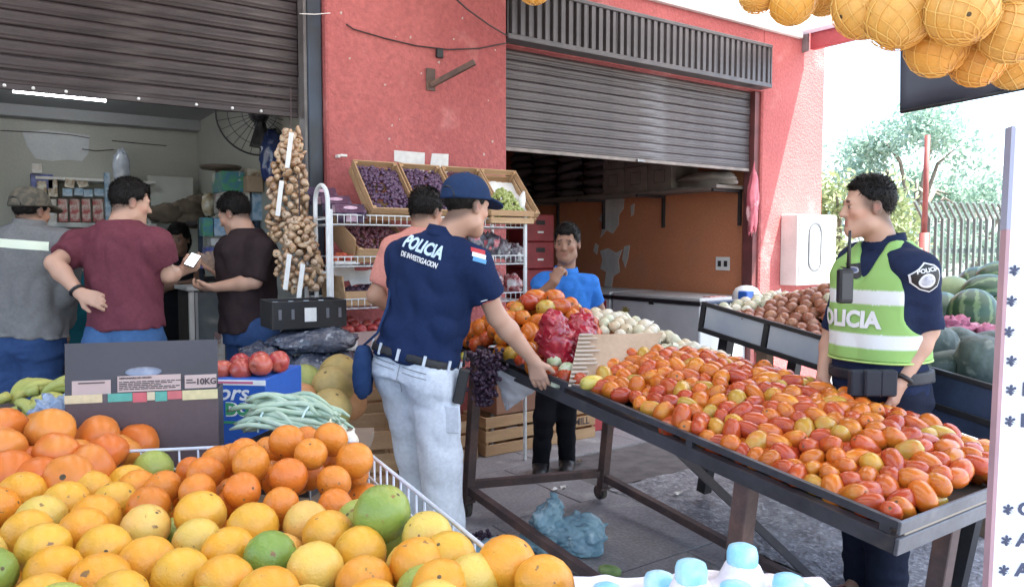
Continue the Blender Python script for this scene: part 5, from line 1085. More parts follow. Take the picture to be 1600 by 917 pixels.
# ================================================================ people: smooth blended bodies meshed from distance fields
V3 = lambda *a: np.array(a, dtype=np.float64)
def unit(v): return v / (np.linalg.norm(v) + 1e-12)
class Field:
    def __init__(s): s.p = []; s.clips = []; s.disp = None
    def add(s, fn, lo, hi, k=.02, op='u'): s.p.append((fn, np.array(lo), np.array(hi), k, op)); return s
    def cone(s, a, b, r1, r2, k=.02, op='u', clip=None):
        a = np.array(a, float); b = np.array(b, float)
        def fn(X, Y, Z):
            ba = b - a; l2 = ba @ ba; rr = r1 - r2; a2 = max(l2 - rr * rr, 1e-9); il2 = 1 / l2
            px, py, pz = X - a[0], Y - a[1], Z - a[2]; y = px * ba[0] + py * ba[1] + pz * ba[2]; z = y - l2
            x2 = (px * l2 - ba[0] * y) ** 2 + (py * l2 - ba[1] * y) ** 2 + (pz * l2 - ba[2] * y) ** 2
            y2 = y * y * l2; z2 = z * z * l2; kk = np.sign(rr) * rr * rr * x2
            d = (np.sqrt(x2 * a2 * il2) + y * rr) * il2 - r1
            d = np.where(np.sign(y) * a2 * y2 < kk, np.sqrt(x2 + y2) * il2 - r1, d)
            d = np.where(np.sign(z) * a2 * z2 > kk, np.sqrt(x2 + z2) * il2 - r2, d)
            if clip is not None: d = np.maximum(d, (X - clip[0][0]) * clip[1][0] + (Y - clip[0][1]) * clip[1][1] + (Z - clip[0][2]) * clip[1][2])
            return d
        R_ = max(r1, r2); return s.add(fn, np.minimum(a, b) - R_, np.maximum(a, b) + R_, k, op)
    def ell(s, c, r, A=None, k=.02, op='u', clips=(), e=2.0):
        c = np.array(c, float); r = np.array(r, float); A = np.eye(3) if A is None else A      # rows of A: local axes
        def fn(X, Y, Z):
            q = [(X - c[0]) * A[i][0] + (Y - c[1]) * A[i][1] + (Z - c[2]) * A[i][2] for i in range(3)]
            if e == 2.0:
                k0 = np.sqrt(sum((q[i] / r[i]) ** 2 for i in range(3))); k1 = np.sqrt(sum((q[i] / r[i] ** 2) ** 2 for i in range(3))) + 1e-9; d = k0 * (k0 - 1) / k1
            else: d = (sum(np.abs(q[i] / r[i]) ** e for i in range(3)) ** (1 / e) - 1) * r.min()
            for p0, n in clips: d = np.maximum(d, (X - p0[0]) * n[0] + (Y - p0[1]) * n[1] + (Z - p0[2]) * n[2])
            return d
        R_ = r.max() * 1.05; return s.add(fn, c - R_, c + R_, k, op)
    def loft(s, P0, U, Rv, Fv, ts, a, b, off=None, L=1.0, k=.03, e=2.4, clips=()):
        ts = np.array(ts); a = np.array(a); b = np.array(b); off = np.zeros_like(a) if off is None else np.array(off)
        def fn(X, Y, Z):
            x, y, z = X - P0[0], Y - P0[1], Z - P0[2]; t = (x * U[0] + y * U[1] + z * U[2]) / L
            qa = (x * Rv[0] + y * Rv[1] + z * Rv[2]) / np.interp(t, ts, a); qb = (x * Fv[0] + y * Fv[1] + z * Fv[2] - np.interp(t, ts, off)) / np.interp(t, ts, b)
            d = ((np.abs(qa) ** e + np.abs(qb) ** e) ** (1 / e) - 1) * np.minimum(np.interp(t, ts, a), np.interp(t, ts, b)) * .85
            d = np.maximum(d, np.maximum((ts[0] - t) * L, (t - ts[-1]) * L))
            for p0, n in clips: d = np.maximum(d, (X - p0[0]) * n[0] + (Y - p0[1]) * n[1] + (Z - p0[2]) * n[2])
            return d
        e0 = P0 + U * ts[0] * L; e1 = P0 + U * ts[-1] * L; m = max(a.max(), b.max()) + .05
        return s.add(fn, np.minimum(e0, e1) - m, np.maximum(e0, e1) + m, k)
    def clip(s, p0, n): s.clips.append((np.array(p0, float), np.array(n, float))); return s
    def mesh(s, h, hz=None, fine=()):
        lo = np.min([p[1] for p in s.p if p[4] == 'u'], axis=0) - .03; hi = np.max([p[2] for p in s.p if p[4] == 'u'], axis=0) + .03
        xs = np.arange(lo[0], hi[0] + h, h); ys = np.arange(lo[1], hi[1] + h, h); hz = hz or h
        zs = [lo[2]]
        while zs[-1] < hi[2]:
            z = zs[-1]; st_ = hz
            for f0, f1, fh in fine:
                if f0 - .01 < z < f1: st_ = fh
            zs.append(z + st_)
        zs = np.array(zs); f = np.full((len(xs), len(ys), len(zs)), .4, np.float32)
        for fn, l, u, k, op in s.p:
            m = k + 2.5 * max(h, hz); i0, i1 = np.searchsorted(xs, [l[0] - m, u[0] + m]); j0, j1 = np.searchsorted(ys, [l[1] - m, u[1] + m]); k0, k1 = np.searchsorted(zs, [l[2] - m, u[2] + m])
            if i1 <= i0 or j1 <= j0 or k1 <= k0: continue
            X, Y, Z = xs[i0:i1, None, None], ys[None, j0:j1, None], zs[None, None, k0:k1]; d = fn(X, Y, Z); g = f[i0:i1, j0:j1, k0:k1]
            if op == 'u': t = np.clip(.5 + .5 * (g - d) / k, 0, 1); f[i0:i1, j0:j1, k0:k1] = g * (1 - t) + d * t - k * t * (1 - t)
            else: d = -d; t = np.clip(.5 - .5 * (g - d) / k, 0, 1); f[i0:i1, j0:j1, k0:k1] = g * (1 - t) + d * t + k * t * (1 - t)
        if s.disp is not None: f += s.disp(xs[:, None, None], ys[None, :, None], zs[None, None, :]).astype(np.float32)
        for p0, n in s.clips: f = np.maximum(f, (xs[:, None, None] - p0[0]) * n[0] + (ys[None, :, None] - p0[1]) * n[1] + (zs[None, None, :] - p0[2]) * n[2])
        return nets(f, xs, ys, zs)
def nets(f, xs, ys, zs):
    s = f < 0; c = np.zeros(tuple(n - 1 for n in f.shape), np.int8)
    for i in (0, 1):
        for j in (0, 1):
            for k in (0, 1): c += s[i:f.shape[0] - 1 + i, j:f.shape[1] - 1 + j, k:f.shape[2] - 1 + k]
    I, J, K = np.nonzero((c > 0) & (c < 8)); idx = np.full(c.shape, -1, np.int32); idx[I, J, K] = np.arange(len(I))
    val = {(i, j, k): f[I + i, J + j, K + k] for i in (0, 1) for j in (0, 1) for k in (0, 1)}; acc = np.zeros((len(I), 3)); cnt = np.zeros(len(I))
    A = {0: xs, 1: ys, 2: zs}; B0 = (I, J, K)
    for c0 in val:
        for ax in range(3):
            if c0[ax]: continue
            c1 = list(c0); c1[ax] = 1; a, b = val[c0], val[tuple(c1)]; m = (a < 0) != (b < 0); t = np.where(m, a / np.where(m, a - b, 1), 0)
            for q in range(3):
                base = A[q][B0[q] + c0[q]]
                if q == ax: base = base + t * (A[q][np.minimum(B0[q] + 1, len(A[q]) - 1)] - A[q][B0[q]])
                acc[:, q] += np.where(m, base, 0)
            cnt += m
    Vt = acc / cnt[:, None]; F = []
    for ax in range(3):
        a = np.moveaxis(s, ax, 0); ii = np.moveaxis(idx, ax, 0); e = a[:-1] != a[1:]; e = e[:, 1:-1, 1:-1]; p, q, r = np.nonzero(e)
        quad = np.stack([ii[p, q, r], ii[p, q + 1, r], ii[p, q + 1, r + 1], ii[p, q, r + 1]], 1); flip = a[:-1][:, 1:-1, 1:-1][p, q, r]
        if ax == 1: flip = ~flip
        quad[~flip] = quad[~flip][:, ::-1]; F.append(quad)
    return Vt, np.concatenate(F)
def np_mesh(name, Vt, F, m, col=None):
    me = bpy.data.meshes.new(name); me.vertices.add(len(Vt)); me.vertices.foreach_set('co', Vt.astype(np.float32).ravel()); n = len(F)
    me.loops.add(n * 4); me.loops.foreach_set('vertex_index', F.astype(np.int32).ravel()); me.polygons.add(n); me.polygons.foreach_set('loop_start', np.arange(0, n * 4, 4, dtype=np.int32))
    me.polygons.foreach_set('use_smooth', np.ones(n, bool)); me.update(calc_edges=True); me.materials.append(m)
    if col is not None:
        at_ = me.color_attributes.new('col', 'FLOAT_COLOR', 'POINT'); at_.data.foreach_set('color', np.column_stack([col, np.ones(len(col))]).astype(np.float32).ravel())
    return me
def folds(seed, amp, lam=.11, zsq=1.0, n=9):
    rg = np.random.default_rng(seed); K_ = rg.normal(size=(n, 3)); K_ /= np.linalg.norm(K_, axis=1)[:, None]; K_ *= (2 * math.pi / (lam * rg.uniform(.6, 1.8, n)))[:, None]; K_[:, 2] *= zsq; ph = rg.uniform(0, 6.28, n)
    def fn(X, Y, Z):
        w = .35 * np.sin(9 * Z + 4 * X) ; o = 0
        for i in range(n): o = o + np.sin(K_[i, 0] * X + K_[i, 1] * Y + K_[i, 2] * Z + ph[i] + 2.2 * w)
        o = o / n * 2.2; return -amp * (np.abs(o) * 1.3 - .5)
    return fn
M_skin = mat('skin', (.5, .3, .2), .48, attr='col', spec=.4, bump=.06, bscale=120, bdist=.004, sss=.06)
M_hair = mat('dark_hair', (.005, .0042, .004), .5, (.010, .008, .007), 60, 4, spec=.2, bump=.6, bscale=110, bdist=.01, stretch=(1, 1, .35))
def cloth(name, c, c2=None, rough=.85, bs=120): return mat('cloth_' + name, c, rough, c2 or tuple(v * .82 for v in c), 7, 5, (.3, .7), bump=.3, bscale=bs, bdist=.004, sheen=0, spec=.12, vary=.09)
SKIN_T = {'light': (.50, .30, .215), 'tan': (.40, .225, .15), 'brown': (.27, .145, .095)}

class Person:
    def __init__(s, label, d0, px0, zg, J, face, head, skin='light', width=1.0, depth=1.0, h=.0075, hair_col=(.008, .0065, .006)):
        s.d0 = d0; l, f, u = ray(px0, 458); s.l0 = l * d0 / f; s.zg = zg; s.w = width; s.dp = depth; s.h = h
        s.root = ob('person', None, None, ldz(s.l0, d0, zg), (0, 0, -YAW)); tag(s.root, label, 'person')
        s.J = {k: s.pt(*v) for k, v in J.items()}; a = R(face); s.F = V3(math.sin(a), math.cos(a), 0); J = s.J
        s.U = unit(J['neck'] - J['pelvis']); s.Fv = unit(s.F - s.U * (s.F @ s.U)); s.Rv = np.cross(s.Fv, s.U); s.L = np.linalg.norm(J['neck'] - J['pelvis'])
        hp, yaw, pitch, hs = head; s.hc = s.pt(*hp); a = R(yaw); p = R(pitch); hy = V3(math.sin(a) * math.cos(p), math.cos(a) * math.cos(p), math.sin(p)); hx = V3(math.cos(a), -math.sin(a), 0); s.HA = np.array([hx, hy, np.cross(hx, hy)]); s.hs = hs
        s.skin = np.array(SKIN_T[skin]); s.hair = np.array(hair_col); s.hands = []
    def pt(s, px, py, dd=0.0):
        x, f, z = ray(px, py); k = (s.d0 + dd) / f; return V3(x * k - s.l0, dd, CAM_Z + z * k - s.zg)
    def H(s, x, y, z): return s.hc + s.HA.T @ (V3(x, y, z) * s.hs)
    def hdir(s, x, y, z): return s.HA.T @ V3(x, y, z)
    def hand(s, f, W, D, N, side, curl=.3, sc=1.0):
        D = unit(np.array(D, float)); N = unit(np.array(N, float) - D * (np.array(N, float) @ D)); T = np.cross(D, N) * (1 if side == 'R' else -1); W = np.array(W, float)
        for i in range(4):
            K_ = W + (D * (.086 - .006 * abs(i - 1)) + T * (.031 - .0205 * i)) * sc; f.cone(W + T * (.012 - .008 * i) * sc, K_, .0165 * sc, .0118 * sc, .014)
            p = K_; ang = 0.0
            for j, (ln, r1, r2) in enumerate(((.42, .0105, .0095), (.32, .0095, .0085), (.26, .0085, .0068))):
                ang += curl * (.7 if j == 0 else 1.0); dv = D * math.cos(ang) + N * math.sin(ang) + T * (.10 - .07 * i) * .5; q = p + unit(dv) * ln * (.074, .083, .077, .060)[i] * sc; f.cone(p, q, r1 * sc, r2 * sc, .004); p = q
        b = W + (D * .022 + T * .022) * sc; m_ = b + unit(T * .75 + D * .62 + N * .35) * .042 * sc; e = m_ + unit(T * .35 + D * .85 + N * .5 * (.4 + curl)) * .034 * sc
        f.cone(b, m_, .0165 * sc, .0125 * sc, .012); f.cone(m_, e, .0122 * sc, .0095 * sc, .006); s.hands.append(W[2] + D[2] * .08)
    def body(s, hands=(), arms='LR', stubble=None, nose=1.0, legs=True):
        J = s.J; f = Field(); H, hs, A = s.H, s.hs, s.HA; w, dp = s.w, s.dp
        f.loft(J['pelvis'], s.U, s.Rv, s.Fv, (-.15, 0, .3, .55, .75, .9, 1.0), np.array((.12, .14, .135, .145, .15, .11, .05)) * w, np.array((.085, .09, .085, .09, .09, .07, .05)) * dp, L=s.L, k=.04)
        f.cone(J['neck'] - s.U * .03, H(0, -.022, -.045), .060 * w ** .5, .054, .03)
        for sd in arms:
            S, E, W = J['sh' + sd], J['el' + sd], J['wr' + sd]; f.cone(J['neck'] - s.U * .06, S, .045, .045, .03); f.cone(S, E, .049 * w ** .6, .040, .03)
            mid = E + (W - E) * .3; f.cone(E, mid, .041, .0425 * w ** .4, .02); f.cone(mid, W, .042 * w ** .4, .0275, .02)
        if legs:
            for sd in 'LR': f.cone(J['hip' + sd], J['kn' + sd], .075, .048, .04); f.cone(J['kn' + sd], J['an' + sd], .048, .036, .03); f.cone(J['an' + sd], J['an' + sd] + s.F * .10 - V3(0, 0, .04), .036, .03, .03)
        for sd, D, N, curl in hands: s.hand(f, J['wr' + sd], D, N, sd, curl)
        # head
        f.ell(H(0, -.012, .035), V3(.075, .097, .092) * hs, A, .02); f.ell(H(0, .026, -.035), V3(.060, .068, .082) * hs, A, .03); f.ell(H(0, .062, -.092), V3(.030, .026, .024) * hs, A, .028)
        f.cone(H(-.045, .015, -.075), H(0, .066, -.098), .022 * hs, .018 * hs, .03); f.cone(H(.045, .015, -.075), H(0, .066, -.098), .022 * hs, .018 * hs, .03)
        f.cone(H(-.036, .080, .024), H(.036, .080, .024), .013 * hs, .013 * hs, .015); f.ell(H(-.042, .066, -.022), V3(.02, .018, .018) * hs, A, .02); f.ell(H(.042, .066, -.022), V3(.02, .018, .018) * hs, A, .02)
        for sx_ in (-1, 1): f.ell(H(sx_ * .033, .105, .002), V3(.017, .016, .012) * hs, A, .012, 's'); f.ell(H(sx_ * .032, .079, .001), V3(.0135, .0135, .012) * hs, A, .003)
        f.cone(H(0, .088, .012), H(0, .108 * nose, -.028), .009 * hs, .0125 * hs, .012); f.ell(H(-.012, .096, -.032), V3(.008, .01, .007) * hs, A, .007); f.ell(H(.012, .096, -.032), V3(.008, .01, .007) * hs, A, .007)
        f.cone(H(-.020, .083, -.060), H(.020, .083, -.060), .0075 * hs, .0075 * hs, .008); f.cone(H(-.016, .083, -.071), H(.016, .083, -.071), .008 * hs, .008 * hs, .008)
        for sx_ in (-1, 1): f.ell(H(sx_ * .079, -.008, -.006), V3(.010, .021, .032) * hs, A, .008); f.ell(H(sx_ * .089, -.002, -.004), V3(.006, .011, .018) * hs, A, .005, 's')
        hz_ = s.hc[2]; fine = [(hz_ - .14 * hs, hz_ + .14 * hs, s.h * .72)] + [(z - .11, z + .10, s.h * .72) for z in s.hands]
        Vt, F = f.mesh(s.h * .82, s.h * 1.6, fine)
        q = (Vt - s.hc) @ A.T / hs; col = np.tile(s.skin, (len(Vt), 1)); x, y, z = q.T; ax = np.abs(x); near = (np.linalg.norm(q, axis=1) < .16)
        def put(m, c, a=1.0): col[m & near] = col[m & near] * (1 - a) + np.array(c) * a
        n_ = np.sin(x * 60 + 1) * np.sin(z * 47) * np.sin(y * 53); col *= (1 + .05 * n_)[:, None]
        put((y > .03) & (z < -.01) & (z > -.05) & (ax > .02), s.skin * V3(1.1, .92, .9), .5); put((y > .06) & (ax < .021) & (z > -.0785) & (z < -.054), s.skin * V3(.85, .55, .55), .75)
        put((y > .055) & (ax > .012) & (ax < .045) & (np.abs(z - .0265 - .003 * np.cos(ax * 60)) < .0055), s.hair, .8); ey = np.hypot(ax - .032, (z - .001) * 1.35); put((y > .07) & (ey < .0105) & (z < .006), (.30, .25, .22), .6); put((y > .07) & (ey < .0068) & (z < .0075), (.012, .009, .008), 1)
        put((y > .06) & (ax > .02) & (ax < .042) & (np.abs(z - .0095) < .0032), s.skin * V3(.35, .3, .3), .7)
        stubble = stubble or .052
        if stubble: pl = (-.596 * (y - .085) + .803 * (z - stubble)); sm = lambda v: np.clip(v, 0, 1) ** 2 * (3 - 2 * np.clip(v, 0, 1)); al = (.68 * sm((pl + .016) / .034) * sm((.062 - y) / .034) * near)[:, None]; col[:] = col * (1 - al) + s.hair * al
        for sx_ in (-1, 1): put((np.hypot(y + .002, z + .004) < .016) & (sx_ * x > .082), s.skin * V3(.75, .55, .55), .7)
        s.bodyo = ob('body', np_mesh('body', Vt, F, M_skin, col), s.root); return s
    def piece(s, name, f, m, h=None, col=None, label=None):
        Vt, F = f.mesh(h or s.h * 1.25); c = col(Vt) if col is not None else None; o = ob(name, np_mesh(name, Vt, F, m, c), s.root)
        if label: o['label'] = label
        return o
    def hairdo(s, line=.06, thick=.012, m=None, long_=False, top=0.0, strand=1.0):
        f = Field(); hs = s.hs; p0 = s.H(0, .085, line); n = s.hdir(0, .596, -.803); f.ell(s.H(0, -.0135, .036), (V3(.0775, .0995, .0945)) * hs, s.HA, .012, 'u', [(p0, n)]); f.ell(s.H(0, -.006, .052 + top * .5), (V3(.070, .088, .080) + thick * .75 + V3(0, 0, top)) * hs, s.HA, .02, 'u', [(p0 + s.HA.T @ V3(0, 0, .022 * hs), n)])
        for sx_ in (-1, 1): f.ell(s.H(sx_ * .058, .088, line - .004), V3(.026, .034, .034) * hs, s.HA, .012, 's')
        f.ell(s.H(0, .115, line - .03), V3(.05, .03, .036) * hs, s.HA, .012, 's')
        if long_:
            f.ell(s.H(0, -.05, -.02), V3(.085, .065, .10) * hs, s.HA, .03); f.cone(s.H(0, -.07, -.06), s.H(0, -.085, -.17), .05, .035, .03)
        f.disp = folds(5, .0022, .03); o = s.piece('hair', f, m or M_hair, .0058)
        me = o.data; n = len(me.vertices); co = np.empty(n * 3, np.float32); me.vertices.foreach_get('co', co); co = co.reshape(-1, 3); no = np.empty(n * 3, np.float32); me.vertices.foreach_get('normal', no); no = no.reshape(-1, 3)
        rg = np.random.default_rng(n); pick = rg.integers(0, n, 3400); q = (co[pick] - s.hc) @ s.HA.T; comb = np.column_stack([np.sign(q[:, 0]) * .25, np.where(q[:, 1] > .03, .75, -.5), np.where(q[:, 2] > .06, .1, -.9)]) @ s.HA   # strands combed forward on top, down at the sides
        ln = rg.uniform(.005, .014, (len(pick), 1)) * strand; d_ = comb * .8 + no[pick] * .4 + rg.normal(size=(len(pick), 3)) * .2; d_ /= np.linalg.norm(d_, axis=1)[:, None]; sd_ = np.cross(d_, no[pick]); sd_ /= np.linalg.norm(sd_, axis=1)[:, None] + 1e-6
        A_ = co[pick]; Vb = np.concatenate([A_ - sd_ * .0014, A_ + sd_ * .0014, A_ + d_ * ln + no[pick] * .001]); k_ = len(pick); F_ = [(int(i), int(i + k_), int(i + 2 * k_)) for i in range(k_)]
        hm = bpy.data.meshes.new('strands'); hm.from_pydata([tuple(v) for v in Vb], [], F_); hm.materials.append(m or M_hair); so_ = ob('hair_strands', hm, o); so_['kind'] = 'stuff'; return o
    def cap(s, m, back=True, m2=None):
        f = Field(); hs = s.hs; n = s.hdir(0, .12, -.99); f.ell(s.H(0, -.012, .036), (V3(.075, .098, .092) + .016) * hs, s.HA, .01, 'u', [(s.H(0, .1, .042), n)], 2.3)
        f.ell(s.H(0, .125, .038), V3(.078, .068, .011) * hs, np.array([s.hdir(1, 0, 0), s.hdir(0, .96, -.26), s.hdir(0, .26, .96)]), .008); o = s.piece('cap', f, m, .006)
        q = MB(); q.lathe([(.001, 0), (.009, .001), (.007, .006), (.001, .008)], 8, Matrix.Translation(Vector(s.H(0, -.012, .143)))); b = q.build('cap_button', m, o, True)
        if back:
            k = MB(); k.tube([s.H(.047 * math.cos(a), -.125 + .012 * abs(math.cos(a)), .022 + .045 * math.sin(a)) for a in [i * math.pi / 8 for i in range(9)]], .004, 5); k.build('strap_arch', m2 or M_black, o, True)
        return o
    def torso_prof(s, ex=0.0, belly=0.0, hem=-.10, flare=0.0):
        ts = np.array((hem, 0, .2, .42, .62, .78, .89, .96, 1.03)); a = np.array((.176 + flare, .174, .163, .166, .178, .186, .168, .118, .072)) * s.w + ex; b = np.array((.122 + flare, .122, .116, .118, .124, .120, .102, .082, .070)) * s.dp + ex
        off = np.array((0, .0, .0, .008, .012, .008, .0, -.004, .0)); b = b + np.array((.3, .7, 1, .6, .2, 0, 0, 0, 0)) * belly; off = off + np.array((.3, .7, 1, .6, .2, 0, 0, 0, 0)) * belly * .8
        return ts, a, b, off
    def shirt(s, m, sleeve=.62, hem=-.12, ex=0.0, belly=0.0, amp=.0055, arms='LR', name='shirt', neck=.02, flare=0.0, rs=.070, col=None, long_=False, seed=3):
        J = s.J; f = Field(); ts, a, b, off = s.torso_prof(ex, belly, hem, flare); f.loft(J['pelvis'], s.U, s.Rv, s.Fv, ts, a, b, off, s.L, .035)
        for sd in arms:
            S, E, W = J['sh' + sd], J['el' + sd], J['wr' + sd]; f.cone(J['neck'] - s.U * .045, S + s.U * .004, .058 * s.w, .064 * s.w ** .7 + ex, .045)
            if long_:
                f.cone(S, E, rs * s.w ** .7 + ex, .056 + ex, .03); c = E + (W - E) * long_; f.cone(E, W, .056 + ex, .046 + ex, .03, clip=(c, unit(W - E)))
            else:
                c = S + (E - S) * sleeve; f.cone(S, E, rs * s.w ** .7 + ex, (.058 if sleeve < .9 else .056) * s.w ** .5 + ex, .035, clip=(c, unit(E - S)))
        f.clip(J['neck'] + s.U * neck, s.U); f.disp = folds(seed, amp, .13, .8); return s.piece(name, f, m, None, col)
    def collar(s, m, r=.066, h=.035, tilt=.02, open_=False, name='collar'):
        k = MB(); c = s.J['neck'] + s.U * .008
        def fn(u, v):
            a = u * 2 * math.pi; p = c + (s.Rv * math.cos(a) * (r + .012 * (1 - v)) + s.Fv * math.sin(a) * (r * 1.02 + .016 * (1 - v))) + s.U * ((v - .25) * h - .018 * max(math.sin(a), 0)); return p
        k.grid(fn, 28, 5, True); o = k.build(name, m, s.root, True); md = o.modifiers.new('thick', 'SOLIDIFY'); md.thickness = .005; md.offset = 1; return o
    def trousers(s, m, rt=.098, rk=.072, ra=.056, waist=.10, amp=.005, name='trousers', seed=6, zs=1.6):
        J = s.J; f = Field(); ts, a, b, off = s.torso_prof(-.006, 0, -.18); f.loft(J['pelvis'], s.U, s.Rv, s.Fv, ts, a, b, off, s.L, .05, 2.4)
        for sd in 'LR': f.cone(J['hip' + sd], J['kn' + sd], rt * s.w ** .7, rk, .035); f.cone(J['kn' + sd], J['an' + sd], rk, ra, .03); f.ell(J['hip' + sd] - s.Fv * .045, V3(.085, .085, .10) * s.w, None, .04)
        f.clip(J['pelvis'] + s.U * waist * s.L, s.U); f.disp = folds(seed, amp, .15, zs); return s.piece(name, f, m)
    def band(s, name, m, t0, t1, ex=.004, belly=0.0):
        ts, a, b, off = s.torso_prof(ex, belly, -.2); f = Field(); P0 = s.J['pelvis']; f.loft(P0, s.U, s.Rv, s.Fv, ts, a, b, off, s.L, .01); f.clip(P0 + s.U * t1 * s.L, s.U); f.clip(P0 + s.U * t0 * s.L, -s.U); return s.piece(name, f, m, s.h)
    def shoes(s, m, ln=.24):
        for sd in 'LR':
            a = s.J['an' + sd]; f = Field(); g_ = V3(a[0], a[1], .0); A = np.array([np.cross(s.F, V3(0, 0, 1)), s.F, V3(0, 0, 1)])
            f.ell(g_ - s.F * .02 + V3(0, 0, .04), V3(.046, .07, .055), A, .03, 'u', (), 2.5); f.ell(g_ + s.F * .10 + V3(0, 0, .026), V3(.046, .10, .045), A, .03, 'u', (), 2.5); f.cone(a, g_ + V3(0, 0, .05), .048, .05, .03); f.clip((0, 0, .002), (0, 0, -1)); f.clip(a + V3(0, 0, .05), (0, 0, 1)); s.piece('shoe', f, m, .009)
    def project(s, name, me, target, m, o_px, xdir, ndir, lift=.003, sub=True, tol=.05):
        """lay a flat mesh (in its xy plane) onto the surface of target, seen along ndir"""
        bpy.context.view_layer.update(); bv = BVHTree.FromPolygons([v.co.copy() for v in target.data.vertices], [tuple(p.vertices) for p in target.data.polygons])
        o = Vector(o_px); n = Vector(ndir).normalized(); x = Vector(xdir); x = (x - n * x.dot(n)).normalized(); y = n.cross(x) * -1
        if y.z < 0: y = -y
        import bmesh
        if sub:
            bm = bmesh.new(); bm.from_mesh(me); bmesh.ops.triangulate(bm, faces=bm.faces)
            for _ in range(5):
                ed = [e for e in bm.edges if e.calc_length() > .013]
                if ed: bmesh.ops.subdivide_edges(bm, edges=ed, cuts=1)
            bmesh.ops.triangulate(bm, faces=bm.faces); bm.to_mesh(me); bm.free()
        h0 = bv.ray_cast(o - n * .5, n, 1.2); last = (h0[0] - o).dot(n) if h0[0] is not None else 0
        miss = []
        for v in me.vertices:
            p = o + x * v.co.x + y * v.co.y; h = bv.ray_cast(p - n * .5, n, 1.2); nn = -n
            if h[0] is not None and abs((h[0] - p).dot(n) - last) < tol:
                q = h[0]; last = (q - p).dot(n); nn = h[1] if h[1].dot(n) < 0 else -h[1]
            else: q = p + n * last; miss.append(v.index)
            v.co = q + nn * (lift + v.co.z)
        if miss:                                       # nothing under these points: trim them off
            bm = bmesh.new(); bm.from_mesh(me); bm.verts.ensure_lookup_table(); bmesh.ops.delete(bm, geom=[bm.verts[i] for i in miss], context='VERTS'); bm.to_mesh(me); bm.free()
        me.materials.clear(); me.materials.append(m); me.update(); return ob(name, me, s.root)
def flat_poly(pts): k = MB(); k.add([(x, y, 0) for x, y in pts], [tuple(range(len(pts)))]); return k.mesh('flat', M_white)
def rect(w, h, nx=6, ny=6): k = MB(); k.grid(lambda u, v: ((u - .5) * w, (v - .5) * h, 0), nx, ny); return k.mesh('rect', M_white)
def disc(r, n=20, sy_=1.0): return flat_poly([(r * math.cos(i * 2 * math.pi / n), r * sy_ * math.sin(i * 2 * math.pi / n)) for i in range(n)])
# ---------------------------------------------------------------- officer in the navy polo, back to us
M_navy = cloth('navy_polo', (.010, .020, .062), (.014, .027, .078)); M_ltrous = cloth('light_grey_trousers', (.60, .65, .71), (.52, .57, .63)); M_nave = cloth('navy_cap', (.02, .04, .10))
M_tlogo = mat('pale_blue_print', (.52, .66, .80), .7); M_wprint = mat('white_print', (.72, .74, .75), .7); M_redp = mat('flag_red', (.45, .04, .05), .7); M_bluep = mat('flag_blue', (.10, .30, .55), .7)
p = Person('officer in navy polo and blue cap, hand resting on the tomato table', 3.2, 690, gz(2.75), dict(neck=(694, 372, .02), pelvis=(648, 560, 0), shR=(740, 413, -.075), shL=(634, 402, .11), elR=(776, 494, .02), wrR=(833, 563, .13), elL=(622, 478, .26), wrL=(668, 500, .38),
    hipR=(676, 590, -.03), hipL=(630, 588, .06), knR=(688, 715, -.04), knL=(650, 705, .12), anR=(700, 900, -.02), anL=(672, 885, .20)), 26, ((729, 323, .0), 46, -8, .95), 'light', 1.06, 1.05, .0072)
p.body([('R', (.30, .10, -.95), (.35, .93, .05), .28), ('L', (1, .3, 0), (0, 0, -1), .5)], stubble=.045)
p.hairdo(.05, .004, strand=.3)
p.cap(M_nave)
sh_o = p.shirt(M_navy, .60, -.03, .004, .02, .009, seed=4)
p.collar(M_navy, .070, .045)
k = MB(); c_ = p.J['neck'] + p.U * .008; k.tube([c_ + (p.Rv * math.cos(a) * .084 + p.Fv * math.sin(a) * .088) + p.U * -.008 for a in [R(180 + 8 * i) for i in range(23)]], .0022, 5); k.build('collar_piping', M_wprint, p.root, True)
for sd in 'R':
    S, E = p.J['sh' + sd], p.J['el' + sd]; c_ = S + (E - S) * .585; dv = unit(E - S); e1 = unit(np.cross(dv, V3(0, 0, 1))); e2 = np.cross(dv, e1)
    for off_, rr in ((0, .0655), (-.012, .066)): k = MB(); k.tube([c_ + dv * off_ + (e1 * math.cos(a) + e2 * math.sin(a)) * rr * 1.02 for a in [i * math.pi / 14 for i in range(28)]], .0025, 5, True); k.build('sleeve_piping', M_wprint if off_ else mat('piping_red', (.4, .08, .08), .7), p.root, True)
tr_o = p.trousers(M_ltrous, .106, .088, .080, .05, .0055, seed=8, zs=.9)
M_seam = cloth('trouser_seam', (.26, .27, .28))
pc = p.J['pelvis'] - p.Fv * .12
for dx_, dz_, w_, h_ in ((-.075, -.03, .11, .004), (.075, -.03, .11, .004), (-.075, -.052, .11, .003), (.075, -.052, .11, .003), (0, -.06, .0035, .16)): p.project('seam', rect(w_, h_, 16 if w_ > h_ else 2, 16 if h_ > w_ else 2), tr_o, M_seam, pc + p.Rv * dx_ + V3(0, 0, dz_), p.Rv, p.Fv, .0025, False, .3)
p.band('belt', mat('belt_black', (.012, .012, .014), .5), -.005, .062, .012, .015)
for aa in (-150, -118, -88, -55, -20, 10):
    a = R(aa); ts, A_, B_, of_ = p.torso_prof(.02, .015, -.2); q = p.J['pelvis'] + p.Rv * math.cos(a) * (np.interp(.03, ts, A_)) + p.Fv * (math.sin(a) * np.interp(.03, ts, B_) + .01) + p.U * .016; k = MB(); k.box((-.006, -.003, -.024), (.006, .003, .024), frame(q, unit(p.Rv * -math.sin(a) + p.Fv * math.cos(a)), p.Rv * math.cos(a) + p.Fv * math.sin(a))); k.build('belt_loop', M_ltrous, p.root)
nb = p.Fv; ob_ = p.pt(650, 384, -.12)
